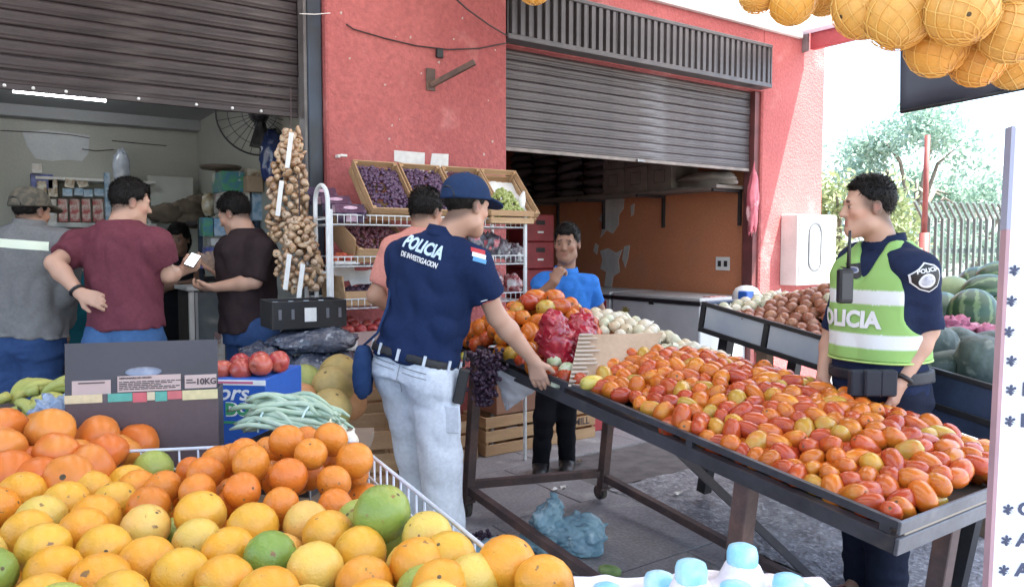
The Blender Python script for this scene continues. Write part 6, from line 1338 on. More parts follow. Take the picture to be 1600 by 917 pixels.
p.project('back_lettering', text_mesh('POLICIA', .072, .0005, .0028, 0, 'CENTER', .74), sh_o, M_tlogo, ob_, p.Rv - p.U * .09, nb, .003)
p.project('back_lettering', text_mesh('DE INVESTIGACION', .029, .0005, .0008, 0, 'CENTER', .74), sh_o, M_wprint, ob_ - p.U * .052, p.Rv - p.U * .09, nb, .003)
fn_ = V3(-.35, .93, 0)
for i, m_ in enumerate((M_redp, M_wprint, M_bluep)): p.project('sleeve_flag', rect(.055, .017), sh_o, m_, p.pt(750, 393 + 7 * i, -.15), (1, .2, -.28), fn_, .003)
f = Field(); q = p.pt(568, 578, -.02); f.ell(q, (.036, .075, .105), None, .02, 'u', (), 3.2); f.ell(q + V3(0, -.045, -.02), (.033, .03, .075), None, .015, 'u', (), 2.6); f.disp = folds(2, .003, .06); bag_m = cloth('blue_bag', (.02, .045, .12)); p.piece('shoulder_bag', f, bag_m, .008)
k = MB(); k.tube([p.pt(568, 540, -.02), p.pt(590, 520, -.06), p.pt(605, 480, -.05), p.pt(612, 440, .02), p.pt(628, 398, .05)], .006, 6); k.build('bag_strap', bag_m, p.root, True)
k = MB(); k.bbox((-.022, -.018, -.075), (.022, .018, .07), .006, Matrix.Translation(Vector(p.pt(721, 602, -.10))) @ Matrix.Rotation(R(12), 4, 'Y')); k.build('radio_pouch', M_black, p.root)
k = MB(); k.tube([p.pt(724, 573, -.10), p.pt(727, 548, -.10)], .006, 6); k.build('radio_antenna', M_black, p.root, True)
k = MB(); k.bbox((-.05, -.004, -.055), (.05, .004, .055), .003, Matrix.Translation(Vector(p.pt(700, 655, -.125))) @ Matrix.Rotation(R(-18), 4, 'Z')); k.build('cargo_pocket', M_ltrous, p.root)
M_shoe = mat('black_shoe', (.014, .014, .016), .45); p.shoes(M_shoe)
k = MB(); W = p.J['wrR']; E = p.J['elR']

# ---------------------------------------------------------------- officer in the lime vest
M_nshirt = cloth('navy_uniform', (.014, .021, .052), (.019, .028, .064)); M_vest = mat('lime_vest', (.3, .6, .1), .7, attr='col', bump=.2, bscale=90, bdist=.003); M_npant = cloth('navy_cargo', (.014, .018, .034))
p = Person('officer in lime reflective vest standing between the two tables', 3.1, 1372, gz(1.7), dict(neck=(1383, 383, .02), pelvis=(1378, 598, .02), shL=(1433, 423, -.13), shR=(1342, 408, .16), elL=(1449, 516, -.12), wrL=(1408, 596, -.16), elR=(1302, 520, .24), wrR=(1286, 592, .10),
    hipL=(1398, 625, -.06), hipR=(1358, 625, .09), knL=(1385, 790, -.08), knR=(1350, 780, .10), anL=(1385, 922, -.02), anR=(1348, 900, .14)), -122, ((1357, 324, .0), -84, -2, .95), 'light', 1.06, 1.12, .0072)
p.body([('L', (-.35, -.1, -.93), (-.6, .8, .1), .35), ('R', (-.2, -.3, -.93), (.8, .3, 0), .4)], stubble=.032)
p.hairdo(.078, .006, top=.004)
so = p.shirt(M_nshirt, .97, -.12, .0, .025, .006, seed=9, rs=.073)
p.collar(M_nshirt, .068, .055)
def vcol(Vt):
    t = ((Vt - p.J['pelvis']) @ p.U) / p.L; c = np.tile(V3(.26, .46, .13), (len(Vt), 1)); w_ = ((t > .585) & (t < .685)) | ((t > .285) & (t < .385)); c[w_] = V3(.66, .70, .70); c[(t < .215)] = V3(.29, .49, .15); return c
f = Field(); ts, a, b, of_ = p.torso_prof(.013, .028, .19); f.loft(p.J['pelvis'], p.U, p.Rv, p.Fv, ts, a, b, of_, p.L, .02)
for sd in 'LR': f.cone(p.J['neck'] - p.U * .05 + p.Rv * (.05 if sd == 'R' else -.05), p.J['sh' + sd] * .72 + (p.J['neck'] - p.U * .04) * .28, .066, .066, .04)
for sd in 'LR': f.cone(p.J['sh' + sd] + p.U * .12 + (p.J['sh' + sd] - p.J['neck']) * .20, p.J['sh' + sd] - p.U * .16 + (p.J['sh' + sd] - p.J['neck']) * .14, .085, .075, .02, 's')
nk = p.J['neck']; f.cone(nk + p.U * .06 + p.Fv * .03, nk + p.Fv * .16 - p.U * .13, .072, .006, .02, 's'); f.cone(nk + p.U * .08, nk - p.U * .0, .082, .074, .02, 's')
f.disp = folds(12, .005, .14, .8); vo = p.piece('vest', f, M_vest, .0078, vcol)
xr = -p.Rv; nv = -p.Fv
p.project('vest_lettering', text_mesh('POLICIA', .088, .0005, .004, 0, 'CENTER', .95), vo, M_wprint, p.J['pelvis'] + p.U * p.L * .478 + p.Fv * .17 + p.Rv * .062, xr, nv, .005, True, .25)
bp = p.pt(1357, 424, -.16); vd = V3(0.05, 1, 0)
p.project('vest_badge', flat_poly([(-.026, .03), (0, .024), (.026, .03), (.028, -.005), (.016, -.028), (0, -.036), (-.016, -.028), (-.028, -.005)]), vo, M_black, bp, (1, 0, 0), vd, .003)
p.project('vest_badge_ring', disc(.014), vo, mat('badge_grey', (.35, .36, .40), .5), bp, (1, 0, 0), vd, .0045)
p.project('vest_badge_ring', disc(.009), vo, mat('badge_dark', (.08, .10, .2), .5), bp, (1, 0, 0), vd, .006)
pp = p.pt(1446, 434, -.2); pd = V3(-.25, 1, 0); shield = [(-.005, .058), (.03, .046), (.05, .028), (.052, .0), (.038, -.036), (.008, -.055), (-.022, -.042), (-.048, -.012), (-.056, .018), (-.03, .036)]
p.project('shoulder_patch', flat_poly(shield), so, M_wprint, pp, (1, .2, .12), pd, .004)
p.project('shoulder_patch_field', flat_poly([(x * .90, y * .90) for x, y in shield]), so, M_black, pp, (1, .2, .12), pd, .0052)
p.project('shoulder_patch_text', text_mesh('POLICIA', .021, .0002, .0008), so, M_wprint, pp + V3(0, 0, .028), (1, .2, .20), pd, .0065)
p.project('shoulder_patch_seal', disc(.026), so, M_wprint, pp + V3(0, 0, -.010), (1, .2, .1), pd, .0065)
p.project('shoulder_patch_seal', disc(.019), so, mat('seal_grey', (.30, .32, .40), .6, (.6, .6, .62), 60), pp + V3(0, 0, -.010), (1, .2, .1), pd, .0078)
ts, a, b, of_ = p.torso_prof(.0135, .028, -.2); k = MB()    # lime piping round the vest hem
k.tube([p.J['pelvis'] + p.U * p.L * .19 + p.Rv * (np.sign(math.cos(q)) * abs(math.cos(q)) ** .83 * np.interp(.19, ts, a)) + p.Fv * (np.sign(math.sin(q)) * abs(math.sin(q)) ** .83 * np.interp(.19, ts, b) + np.interp(.19, ts, of_)) for q in [i * math.pi / 30 for i in range(60)]], .0045, 6, True); k.build('vest_piping', mat('lime_piping', (.42, .62, .18), .6), p.root, True)
rq = Vector(p.pt(1320, 447, -.19)); k = MB(); k.bbox((-.026, -.02, -.065), (.026, .02, .065), .006, Matrix.Translation(rq)); k.build('radio', M_black, p.root)
k = MB(); k.bbox((-.02, -.024, -.05), (.02, -.0205, .05), .001, Matrix.Translation(rq)); k.build('radio_face', mat('radio_grey', (.05, .05, .055), .4), p.root)
k = MB(); k.tube([rq + Vector((.012, 0, .066)), rq + Vector((.014, 0, .21))], [.008, .005], 8); k.build('radio_antenna', M_black, p.root, True)
p.trousers(M_npant, .108, .088, .078, .16, .006, seed=14)
p.band('duty_belt', mat('duty_belt', (.016, .018, .026), .55), .04, .125, .016, .02)
for px_, dd in ((1340, -.19), (1362, -.21), (1386, -.21)): k = MB(); k.bbox((-.032, -.02, -.05), (.032, .02, .05), .006, Matrix.Translation(Vector(p.pt(px_, 598, dd)))); k.build('belt_pouch', mat('pouch', (.018, .021, .032), .7), p.root)
W, E = p.J['wrL'], p.J['elL']; dv = unit(W - E); c_ = W - dv * .012; e1 = unit(np.cross(dv, V3(0, 1, 0))); e2 = np.cross(dv, e1)
k = MB(); k.tube([c_ + (e1 * math.cos(a) + e2 * math.sin(a)) * .033 for a in [i * math.pi / 10 for i in range(20)]], .010, 6, True); k.build('watch', M_black, p.root, True)
p.shoes(mat('black_boot', (.013, .013, .015), .4))

# ---------------------------------------------------------------- man in the blue polo behind the table
M_bluep2 = cloth('blue_polo', (.03, .14, .46), (.04, .18, .52)); M_dkjean = cloth('black_jeans', (.012, .013, .018))
p = Person('man in bright blue polo with hand at his chin behind the tomatoes', 4.87, 868, 0, dict(neck=(884, 424, .02), pelvis=(876, 548, .0), shR=(848, 443, .0), shL=(920, 444, .02), elR=(838, 472, -.20), wrR=(866, 440, -.27), elL=(940, 495, .05), wrL=(945, 545, -.1),
    hipR=(862, 565, 0), hipL=(890, 565, 0), knR=(850, 650, -.05), knL=(884, 650, 0), anR=(845, 724, 0), anL=(886, 718, .06)), 186, ((886, 381, -.03), 196, -3, .96), 'brown', .98, 1.0, .0085)
p.body([('R', (.40, .35, .85), (.55, .75, -.2), 1.25), ('L', (0, -.3, -1), (-1, 0, 0), .4)]); p.hairdo(.062, .011); p.shirt(M_bluep2, .62, -.12, .0, .0, .008, seed=15, neck=-.005, rs=.060); p.collar(M_bluep2, .066, .032)
p.trousers(M_dkjean, .088, .064, .056, .1, .005, seed=16); p.shoes(M_shoe)

# ---------------------------------------------------------------- man in the salmon shirt half hidden by the officer
M_salm = cloth('salmon_shirt', (.60, .26, .21), (.54, .22, .18))
p = Person('man in salmon shirt half hidden behind the officer in navy', 3.85, 640, 0, dict(neck=(662, 362, 0), pelvis=(650, 540, 0), shL=(618, 392, .02), shR=(705, 392, .0), elL=(586, 462, -.02), wrL=(640, 490, .12), elR=(715, 470, .1), wrR=(690, 480, .3),
    hipL=(634, 560, 0), hipR=(668, 560, 0), knL=(632, 690, .05), knR=(668, 690, .05), anL=(626, 810, 0), anR=(664, 810, 0)), 12, ((665, 333, .03), 30, -14, .95), 'tan', 1.0, 1.0, .010)
p.body([('L', (.9, .3, -.2), (0, .3, -1), .6)]); p.hairdo(.055, .012); p.shirt(M_salm, .78, -.12, 0, 0, .006, seed=18, rs=.075); p.trousers(cloth('dark_trousers', (.02, .022, .035)), .09, .07, .06, .1); p.shoes(M_shoe)

# ---------------------------------------------------------------- people in the left shop
M_maroon = cloth('maroon_tee', (.13, .035, .05), (.15, .045, .06)); M_jean = cloth('blue_jeans', (.045, .10, .22), (.06, .13, .27)); M_jean2 = cloth('dark_blue_jeans', (.025, .055, .14), (.035, .07, .17))
p = Person('man in maroon shirt with hand on hip looking at a lit phone', 4.0, 195, 0, dict(neck=(186, 350, .0), pelvis=(196, 515, 0), shL=(124, 384, .04), shR=(244, 382, -.03), elL=(84, 411, -.12), wrL=(124, 458, -.16), elR=(262, 430, .03), wrR=(282, 424, .20),
    hipL=(172, 535, 0), hipR=(222, 535, 0), knL=(168, 670, 0), knR=(224, 670, 0), anL=(166, 790, 0), anR=(226, 790, 0)), 14, ((203, 317, .03), 48, -10, .95), 'light', 1.12, 1.08, .009)
p.body([('L', (.92, .1, -.36), (.1, .9, -.5), .35), ('R', (.8, .3, .35), (-.3, .6, .7), .9)], stubble=.05); p.hairdo(.06, .009); p.shirt(M_maroon, .66, .01, .008, .015, .0085, seed=20, rs=.068); p.trousers(M_jean, .104, .08, .07, .06, .006, seed=21); p.shoes(M_shoe)
W, E = p.J['wrL'], p.J['elL']; dv = unit(W - E); c_ = W - dv * .02; e1 = unit(np.cross(dv, V3(0, 1, 0))); e2 = np.cross(dv, e1); k = MB(); k.tube([c_ + (e1 * math.cos(a) + e2 * math.sin(a)) * .032 for a in [i * math.pi / 10 for i in range(20)]], .009, 6, True); k.build('wristband', M_black, p.root, True)
ph = ob('phone', None, None, ldz(*(lambda q: (q[0] + p.l0, q[1] + p.d0, q[2]))(p.pt(301, 407, .17))), (R(-40), R(20), -YAW)); tag(ph, 'mobile phone with bright screen held by the man in maroon', 'phone')
part('case', M_black, ph, ((-.028, -.005, -.045), (.028, .004, .045)), b=.003); part('screen', mat('lit_screen', (.85, .92, 1), .4, emit=1.0), ph, ((-.025, -.0065, -.04), (.025, -.0055, .04)))
M_grey = cloth('grey_jacket', (.155, .155, .155), (.185, .185, .185)); M_camo = mat('cloth_camo_cap', (.13, .11, .08), .85, (.07, .065, .05), 30, 3, (.42, .58), bump=.2, bscale=120)
p = Person('man in grey work jacket and camouflage cap at the left edge', 4.2, 38, 0, dict(neck=(46, 356, 0), pelvis=(40, 520, 0), shL=(-22, 388, .02), shR=(98, 384, 0), elL=(-34, 455, -.03), wrL=(-24, 515, .1), elR=(104, 455, .02), wrR=(98, 510, .16),
    hipL=(16, 540, 0), hipR=(64, 540, 0), knL=(12, 660, 0), knR=(62, 660, 0), anL=(10, 775, 0), anR=(62, 775, 0)), 4, ((49, 331, .02), 16, -6, .94), 'tan', 1.16, 1.1, .0095)
p.body([('R', (0, .2, -1), (-1, 0, 0), .4)], stubble=.05); p.hairdo(.045, .005, strand=.3); p.cap(M_camo); jk = p.shirt(M_grey, .6, -.02, .012, .01, .007, long_=.95, name='jacket', flare=.012, seed=23, rs=.078)
p.project('reflective_stripe', rect(.34, .046, 24, 4), jk, mat('reflective_tape', (.72, .78, .62), .5), p.J['pelvis'] + p.U * p.L * .845 - p.Fv * .2 + p.Rv * .012, p.Rv, p.Fv, .004); p.collar(M_grey, .072, .05); p.trousers(M_jean2, .108, .085, .075, .08, .006, seed=25); p.shoes(M_shoe)
M_brown = cloth('dark_brown_shirt', (.030, .020, .022), (.038, .026, .028))
p = Person('young man in dark brown shirt and jeans at the shop counter', 4.6, 388, 0, dict(neck=(386, 362, 0), pelvis=(392, 508, 0), shL=(408, 390, -.12), shR=(362, 388, .14), elL=(398, 440, -.16), wrL=(336, 449, -.18), elR=(352, 432, .18), wrR=(340, 426, .02),
    hipL=(402, 525, -.06), hipR=(382, 525, .08), knL=(398, 640, -.06), knR=(378, 640, .08), anL=(402, 745, -.05), anR=(384, 745, .08)), -66, ((367, 335, .0), -78, -22, .95), 'light', 1.06, 1.12, .009)
p.body([('L', (-.9, .1, -.1), (0, .3, .9), .7), ('R', (-.6, -.2, .4), (0, -.2, .9), .4)]); p.hairdo(.062, .014); p.shirt(M_brown, .93, -.06, .004, .01, .006, seed=27, rs=.074); p.trousers(M_jean2, .105, .085, .07, .1, .006, seed=28); p.shoes(M_shoe)
k = thing('banknotes', 'fan of banknotes held by the young man at the counter', 'banknotes', at(331, 421, d=4.58), -YAW)
for i in range(6): q = MB(); q.box((-.012, -.001, -.005), (.014, .001, .11), Matrix.Rotation(R(-50 + 17 * i), 4, 'Y')); q.build('note', mat('note_%d' % (i % 2), ((.45, .33, .22), (.36, .28, .24))[i % 2], .8, (.3, .2, .16), 40), k, loc=(0, .004 * i, 0))
M_blk = cloth('black_dress', (.012, .012, .014))
p = Person('dark haired woman in black standing behind the shop counter', 6.25, 278, 0, dict(neck=(278, 404, 0), pelvis=(276, 510, 0), shR=(256, 417, 0), shL=(301, 417, 0), elR=(248, 450, -.05), wrR=(272, 447, -.28), elL=(318, 442, -.1), wrL=(300, 441, -.30),
    hipR=(264, 525, 0), hipL=(290, 525, 0), knR=(264, 620, 0), knL=(290, 620, 0), anR=(264, 700, 0), anL=(290, 700, 0)), 182, ((279, 374, -.02), 176, -10, .97), 'brown', .94, .95, .0105)
p.body([('L', (-.9, -.2, 0), (0, 0, -1), .4)]); p.hairdo(.05, .012, long_=True); p.shirt(M_blk, .5, -.2, 0, 0, .005, seed=30); p.trousers(M_blk, .10, .085, .075, .1)
M_teal = cloth('teal_shirt', (.012, .10, .13), (.016, .12, .15))
p = Person('seated person in teal shirt and black shorts behind the jacket man', 4.9, 118, 0, dict(neck=(140, 432, 0), pelvis=(112, 540, 0), shR=(168, 450, .05), shL=(112, 446, -.02), elL=(100, 490, -.08), wrL=(88, 525, -.10), elR=(180, 500, .1), wrR=(160, 520, .2),
    hipL=(104, 545, -.05), hipR=(128, 545, .08), knL=(92, 585, -.38), knR=(128, 585, -.32), anL=(92, 690, -.36), anR=(130, 690, -.30)), 172, ((162, 405, .0), 170, -20, .97), 'brown', 1.0, 1.0, .0105)
p.body([]); p.hairdo(.06, .01); p.shirt(M_teal, .6, -.08, 0, .01, .005, seed=33); p.trousers(M_dkjean, .105, .09, .08, .1); p.shoes(M_shoe)
sto = thing('stool', 'plain dark stool under the seated person in teal', 'stool', at(116, 560, d=4.93), -YAW); sto.location.z = 0
hz2 = at(116, 560, d=4.93).z
q = MB(); q.lathe([(.02, hz2 - .10), (.17, hz2 - .10), (.17, hz2 - .07), (.02, hz2 - .07)], 18); q.build('seat', M_dark, sto)
for x, y in ((-.1, -.1), (.1, -.1), (-.1, .1), (.1, .1)): part('leg', M_dark, sto, ((x - .015, y - .015, 0), (x + .015, y + .015, hz2 - .1005)))
# ================================================================ near things: price board, hanging nets, bottles; floor litter
M_board = mat('white_board', (.74, .76, .80), .55, (.66, .69, .75), 3, 4, (.3, .7), vary=.03); M_tape = mat('pink_tape', (.46, .28, .30), .6, (.34, .22, .25), 8)
M_let = mat('navy_lettering', (.05, .06, .11), .6)
bt0 = at(1545, 917, d=1.0); tp0 = at(1582, 200, d=1.03); yv = (tp0 - bt0).normalized(); xv = ldz(1, -.06, 0).normalized(); HB = (tp0 - bt0).length
pb = thing('price_board', 'white hand lettered price board at the right edge', 'sign', bt0 - yv * .25); BF = frame((0, 0, 0), xv - yv * xv.dot(yv), yv)
q = MB(); q.bbox((0, 0, -.012), (.55, HB + .25, 0), .003, BF); q.build('board', M_board, pb)
q = MB(); q.box((-.0015, .0, -.013), (.0036, HB + .25, .0012), BF); q.build('edge_tape', M_tape, pb)
q = MB(); q.box((-.002, HB * .78 + .25, -.0135), (.0034, HB + .252, .0018), BF); q.build('edge_tape', mat('grey_tape', (.32, .33, .42), .5), pb)
for sx_ in (.1, .45): q = MB(); q.box((sx_, -.75, -.04), (sx_ + .03, HB, -.0125), BF); q.build('stand_leg', M_steel, pb)
def onb(px, py): p_ = at(px, py, d=1.015) - pb.location; return BF.inverted() @ p_
for py, ax_, lx, tx in ((422, 1588, 1612, ''), (470, 1582, 1609, ''), (518, 1577, 1600, 'S'), (563, 1579, 1599, 'I'), (608, 1577, 1593, 'E'), (656, 1574, 1589, 'E'), (791, 1567, 1581, 'C'), (838, 1563, 1578, 'A'), (883, 1558, 1575, 'A')):
    a = onb(ax_, py + 3); b = onb(lx, py)
    text('lettering', '*', .030, M_let, pb, BF @ Matrix.Translation((a.x, a.y - .004, .0012)), .0006, .0004)
    if tx: text('lettering', tx, .025, M_let, pb, BF @ Matrix.Translation((b.x, b.y, .0012)), .0007, .0004, 'LEFT', 1.15)
# dark tarpaulin
tq = thing('tarpaulin', 'dark grey tarpaulin edge hanging behind the orange nets', 'tarpaulin', at(1406, 176, d=2.7)); t0 = tq.location.copy()
c4 = [at(1406, 176, d=2.7) - t0, at(1800, 100, d=2.3) - t0, at(1800, -160, d=2.3) - t0, at(1408, -160, d=2.7) - t0]
q = MB(); q.grid(lambda u, v: c4[0].lerp(c4[1], u).lerp(c4[3].lerp(c4[2], u), v) + ldz(0, .012 * math.sin(u * 14) * (1 - v), 0), 24, 10); o = q.build('sheet', mat('tarp_dark', (.045, .048, .066), .55, (.035, .037, .052), 4, bump=.2, bscale=12), tq, True); md = o.modifiers.new('t', 'SOLIDIFY'); md.thickness = .004
q = MB(); q.tube([c4[0] + ldz(0, -.004, 0), c4[1] + ldz(0, -.004, 0)], .006, 6); q.build('hem', M_black, tq, True)
# nets of oranges
M_no = mat('net_orange_peel', (.68, .32, .04), .4, rand=[(.68, .32, .045), (.70, .36, .07), (.66, .26, .04)], c2=(.66, .38, .11), scale=9, bump=.35, bscale=150, bdist=.004, spec=.45, vary=.08, vscale=15)
M_net = mat('orange_net', (.72, .36, .07), .5, (.75, .5, .15), 20)
nom = fruit_mesh('net_orange', ell_prof(.044, .042, .04, 2.0, 13, .07), M_no, 24, .03, 50)
for name, fr_, lb in (('A', ((1184, -8, 28, 1.12), (1238, 2, 36, 1.10), (1288, -6, 30, 1.14), (1215, -40, 34, 1.15)), 'net of oranges at the left of the hanging row'),
                     ('B', ((1350, 12, 47, 1.06), (1404, 26, 50, 1.02), (1370, -50, 46, 1.05), (1432, -30, 44, 1.08)), 'net of oranges hanging in front of the red beam'),
                     ('C', ((1463, 74, 45, 1.05), (1527, 92, 42, 1.06), (1586, 98, 40, 1.10), (1495, 45, 42, 1.10)), 'lowest net of oranges in front of the dark tarpaulin'),
                     ('D', ((1503, 18, 52, .96), (1582, 50, 47, .98), (1570, -30, 50, 1.0), (1455, -20, 48, 1.02)), 'bright net of oranges at the upper right corner'),
                     ('E', ((835, -21, 27, 1.6), (812, -30, 26, 1.62), (858, -32, 26, 1.62)), 'net of yellow fruit barely showing above the ribbed fascia')):
    b0 = at(fr_[0][0], -120, d=fr_[0][3]); t = thing('fruit_net', lb, 'net bag', b0, 0, 'nets of oranges hanging overhead'); nt = MB(); rg = np.random.default_rng(ord(name))
    for (px, py, rp_, d) in fr_:
        c_ = at(px, py, d=d) - b0; r_ = rp_ * d / 1200; o = ob('orange', nom, t, c_, tuple(rg.uniform(0, 6, 3)), r_ / .044)
        ax_ = Vector((rg.normal() * .35, rg.normal() * .35, 1)).normalized(); e1 = ax_.orthogonal().normalized(); e2 = ax_.cross(e1)
        for i in range(11):
            a = i * 2 * math.pi / 11
            for tw in (.9, -.9): nt.tube([c_ + (ax_ * math.cos(th) + (e1 * math.cos(a + tw * th) + e2 * math.sin(a + tw * th)) * math.sin(th)) * r_ * 1.02 for th in [.15 + k_ * .283 for k_ in range(11)]], .0007, 4, False, False)
    o = nt.build('net', M_net, t); o['kind'] = 'stuff'
    q = MB(); q.tube([(0, 0, 0), (0, 0, .35)], .004, 6); q.tube([at(fr_[0][0], fr_[0][1] - 40, d=fr_[0][3]) - b0, (0, 0, .01)], .006, 6); q.build('hanging_cord', M_net, t)
# shrink wrapped bottles
bp0 = at(1120, 917, d=1.0); bpk = thing('bottle_pack', 'film wrapped pack of white bottles with light blue caps', 'bottle pack', (bp0.x, bp0.y, .80), -YAW)
M_capb = mat('light_blue_cap', (.24, .56, .72), .35, (.48, .70, .80), 30, 4, (.4, .65), bump=.4, bscale=90, bdist=.006); M_milk = mat('white_bottle', (.72, .70, .72), .4, (.66, .6, .64), 8); M_wrap = mat('milky_film', (.78, .76, .79), .3, (.7, .66, .72), 12, 4, bump=.4, bscale=30, bdist=.01, spec=.6, c3=(.62, .36, .42), s3=9, con3=(.66, .72), vary=.04)
BL = []
for px, py, d in ((1080, 890, .93), (1160, 864, .99), (1030, 908, .98), (1232, 912, .95), (948, 926, 1.0), (1150, 925, .88), (1250, 925, 1.03)):
    c_ = at(px, py, d=d); l_ = Matrix.Rotation(YAW, 3, 'Z') @ (c_ - bpk.location); BL.append(l_)
    q = MB(); h_ = l_.z + .012; q.lathe([(.030, 0), (.033, .01), (.033, h_ - .085), (.026, h_ - .055), (.015, h_ - .032), (.015, h_ - .026)], 18, Matrix.Translation((l_.x, l_.y, 0))); q.build('bottle', M_milk, bpk, True)
    q = MB(); q.lathe([(.0185, h_ - .034), (.0200, h_ - .028), (.0202, h_ - .012), (.0180, h_ - .004), (.012, h_ - .001), (.001, h_ + .0005)], 18, Matrix.Translation((l_.x, l_.y, 0))); q.build('cap', M_capb, bpk, True)
xs_ = [b.x for b in BL]; ys_ = [b.y for b in BL]; x0, x1, y0, y1 = min(xs_) - .04, max(xs_) + .04, min(ys_) - .03, max(ys_) + .03
def film(u, v):
    x = x0 + u * (x1 - x0); y = y0 + v * (y1 - y0); hs_ = []
    for b in BL:
        r_ = math.hypot(x - b.x, y - b.y); hs_.append(b.z - .008 - float(np.interp(r_, (0, .0215, .026, .034, .06, .12), (.004, .004, .014, .032, .044, .062))))
    hs_.sort(); z = hs_[-1] + .3 * max(0, hs_[-2] - hs_[-1] + .02)
    return (x, y, max(z, .09) + .004 * nz((x * 40, y * 40, 1)))
MB().grid(film, 110, 60).build('film', M_wrap, bpk, True)
carton('drinks_crate', 'plain crate under the wrapped bottles', (bp0.x - .2, bp0.y - .2, gz(.6)), (bp0.x + .22, bp0.y + .2, .798), M_dark, 'crate', None, -YAW)
# floor litter
M_bluef = mat('blue_film', (.26, .42, .50), .25, (.17, .31, .40), 8, 5, bump=.5, bscale=16, bdist=.03, spec=.7, c3=(.42, .58, .65), s3=14, con3=(.58, .68))
def crumple(name, lumps, amp, lam, seed, m, h=.008, base=True):
    f = Field()
    for c_, r_ in lumps: f.ell(c_, r_, None, .035)
    g1, g2 = folds(seed, amp, lam, 1.0, 7), folds(seed + 1, amp * .5, lam * .45, 1.0, 7); f.disp = lambda X, Y, Z: g1(X, Y, Z) + g2(X, Y, Z)
    if base: f.clip((0, 0, .002), (0, 0, -1))
    Vt, F = f.mesh(h); return np_mesh(name, Vt, F, m)
def floor_at(px, py):
    p_ = at(px, py, z=0)
    for _ in range(4): p_ = at(px, py, z=gz(p_.y))
    return p_
tag(ob('plastic_bag', crumple('plastic_bag', (((-.09, 0, .08), (.07, .09, .13)), ((-.05, .02, .17), (.04, .05, .09)), ((.06, 0, .07), (.10, .10, .10)), ((.13, -.03, .09), (.07, .07, .08)), ((-.15, 0, .03), (.06, .06, .05)), ((.10, -.06, .02), (.06, .06, .05))), .016, .10, 5, M_bluef), None, floor_at(880, 858), (0, 0, -YAW)), 'crumpled blue plastic bag on the pavement under the table', 'bag')
tag(ob('plastic_bag', crumple('plastic_bag', (((-.06, 0, .02), (.09, .07, .04)), ((.06, .02, .015), (.09, .06, .035)), ((.0, .0, .03), (.06, .05, .04))), .012, .08, 8, M_bluef), None, floor_at(762, 868), (0, 0, -YAW)), 'flattened blue plastic bag beside the wire basket', 'bag')
tag(ob('grape_scraps', grape_mesh('grape_scraps', .16, .06, .011, M_gr4, 40, 3, .03, .02), None, floor_at(755, 852), (0, 0, -YAW)), 'small heap of dark grape scraps on the pavement', 'scraps', kind='stuff')
cu = fruit_mesh('small_cucumber', ell_prof(.026, .055, .05, 2.3), mat('cucumber_green', (.16, .27, .08), .4, (.3, .4, .16), 14), 14, .05, 9); p_ = floor_at(953, 900); p_.z += .027
tag(ob('small_cucumber', cu, None, p_, (R(90), 0, .5)), 'small green cucumber lying on the pavement', 'cucumber')
for i, (px, py, lb) in enumerate(((866, 766, 'left white paper scrap under the far rail'), (880, 763, 'right white paper scrap under the far rail'), (930, 836, 'pale scrap on the pavement right of the blue bag'), (1060, 772, 'pale scrap near the table brace'), (905, 722, 'dark leaf scrap by the shoes'))):
    p_ = floor_at(px, py); p_.z += .004; q = MB(); q.grid(lambda u, v: ((u - .5) * .05, (v - .5) * .035, .006 + .008 * math.sin(u * 6 + i) * math.sin(v * 5)), 6, 5); o = q.build('litter', M_white if i < 4 else M_jute, None, False, p_); o.rotation_euler = (0, 0, i); tag(o, lb, 'litter')
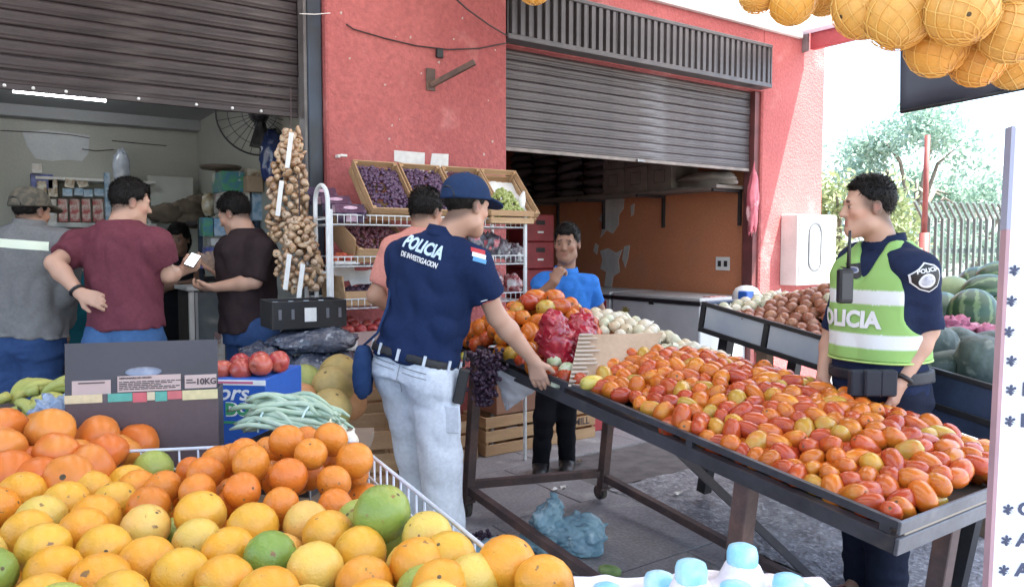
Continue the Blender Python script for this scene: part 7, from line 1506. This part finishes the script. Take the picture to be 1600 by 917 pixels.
# things hanging under the tomato table
M_wbag = mat('white_thin_bag', (.66, .67, .70), .4, (.56, .57, .62), 9, 4, bump=.4, bscale=14, bdist=.02, translucent=.3)
q = MB(); wb0 = at(800, 585, d=3.62)
def wbf(u, v):
    a = u * 2 * math.pi; tip = at(792, 641, d=3.60) - wb0; topa = at(765, 566, d=3.66) - wb0; topb = at(842, 606, d=3.52) - wb0; c_ = topa.lerp(topb, .5 + .5 * math.cos(a)); r_ = (1 - v) ** .75; return (c_ - ldz(0, .05 * math.sin(a), 0)) * r_ + tip * (1 - r_) + Vector((.012 * nz((u * 9, v * 6, 2)), .012 * nz((u * 8, v * 5, 7)), 0))
q.grid(wbf, 40, 16, True); tag(q.build('carrier_bag', M_wbag, None, True, wb0), 'thin white carrier bag hanging under the table edge', 'bag')
gb = at(762, 560, d=3.60); q = MB(); rg = np.random.default_rng(4); r_ = .011; prof = [(r_ * .35, -r_ * .94), (r_ * .87, -r_ * .5), (r_, .0), (r_ * .87, r_ * .5), (r_ * .35, r_ * .94)]
for i in range(330):
    t = rg.random(); w_ = .085 * (1 - t) ** .6 + .02; q.lathe(prof, 6, Matrix.Translation((rg.normal() * w_ * .5 - .02 * t, rg.normal() * w_ * .4, .04 - t * .26)))
o = q.build('grapes', M_gr4, None, True, gb); tag(o, 'dark bunches of grapes hanging at the table corner beside the radio pouch', 'grapes', kind='stuff')
o = ob('lime', sqm, None, at(723, 556, d=3.25), (0, 0, 0), .45); o.data = fruit_mesh('lime', ell_prof(.036, .038), M_yel, 14, .03, 2); tag(o, 'small yellow lime behind the hip of the officer', 'lime')
for i, (px, py, d, lumps, lab_) in enumerate(((868, 528, 3.46, (((0, 0, -.01), (.085, .08, .085)), ((-.01, -.02, .07), (.06, .05, .06)), ((.02, 0, -.09), (.075, .07, .05))), 'shiny red plastic bag of produce nearest the resting hand'), (908, 528, 3.55, (((0, 0, 0), (.08, .075, .09)), ((.02, .01, .07), (.06, .06, .05)), ((-.02, 0, -.08), (.07, .07, .06))), 'shiny red plastic bag tucked behind the cardboard flap'))):
    tag(ob('red_bag', crumple('red_bag', lumps, .010, .07, 21 + i, M_redbag, .007, False), None, at(px, py, d=d), (0, 0, -YAW + i)), lab_, 'bag', 'red bags on the tomato table')
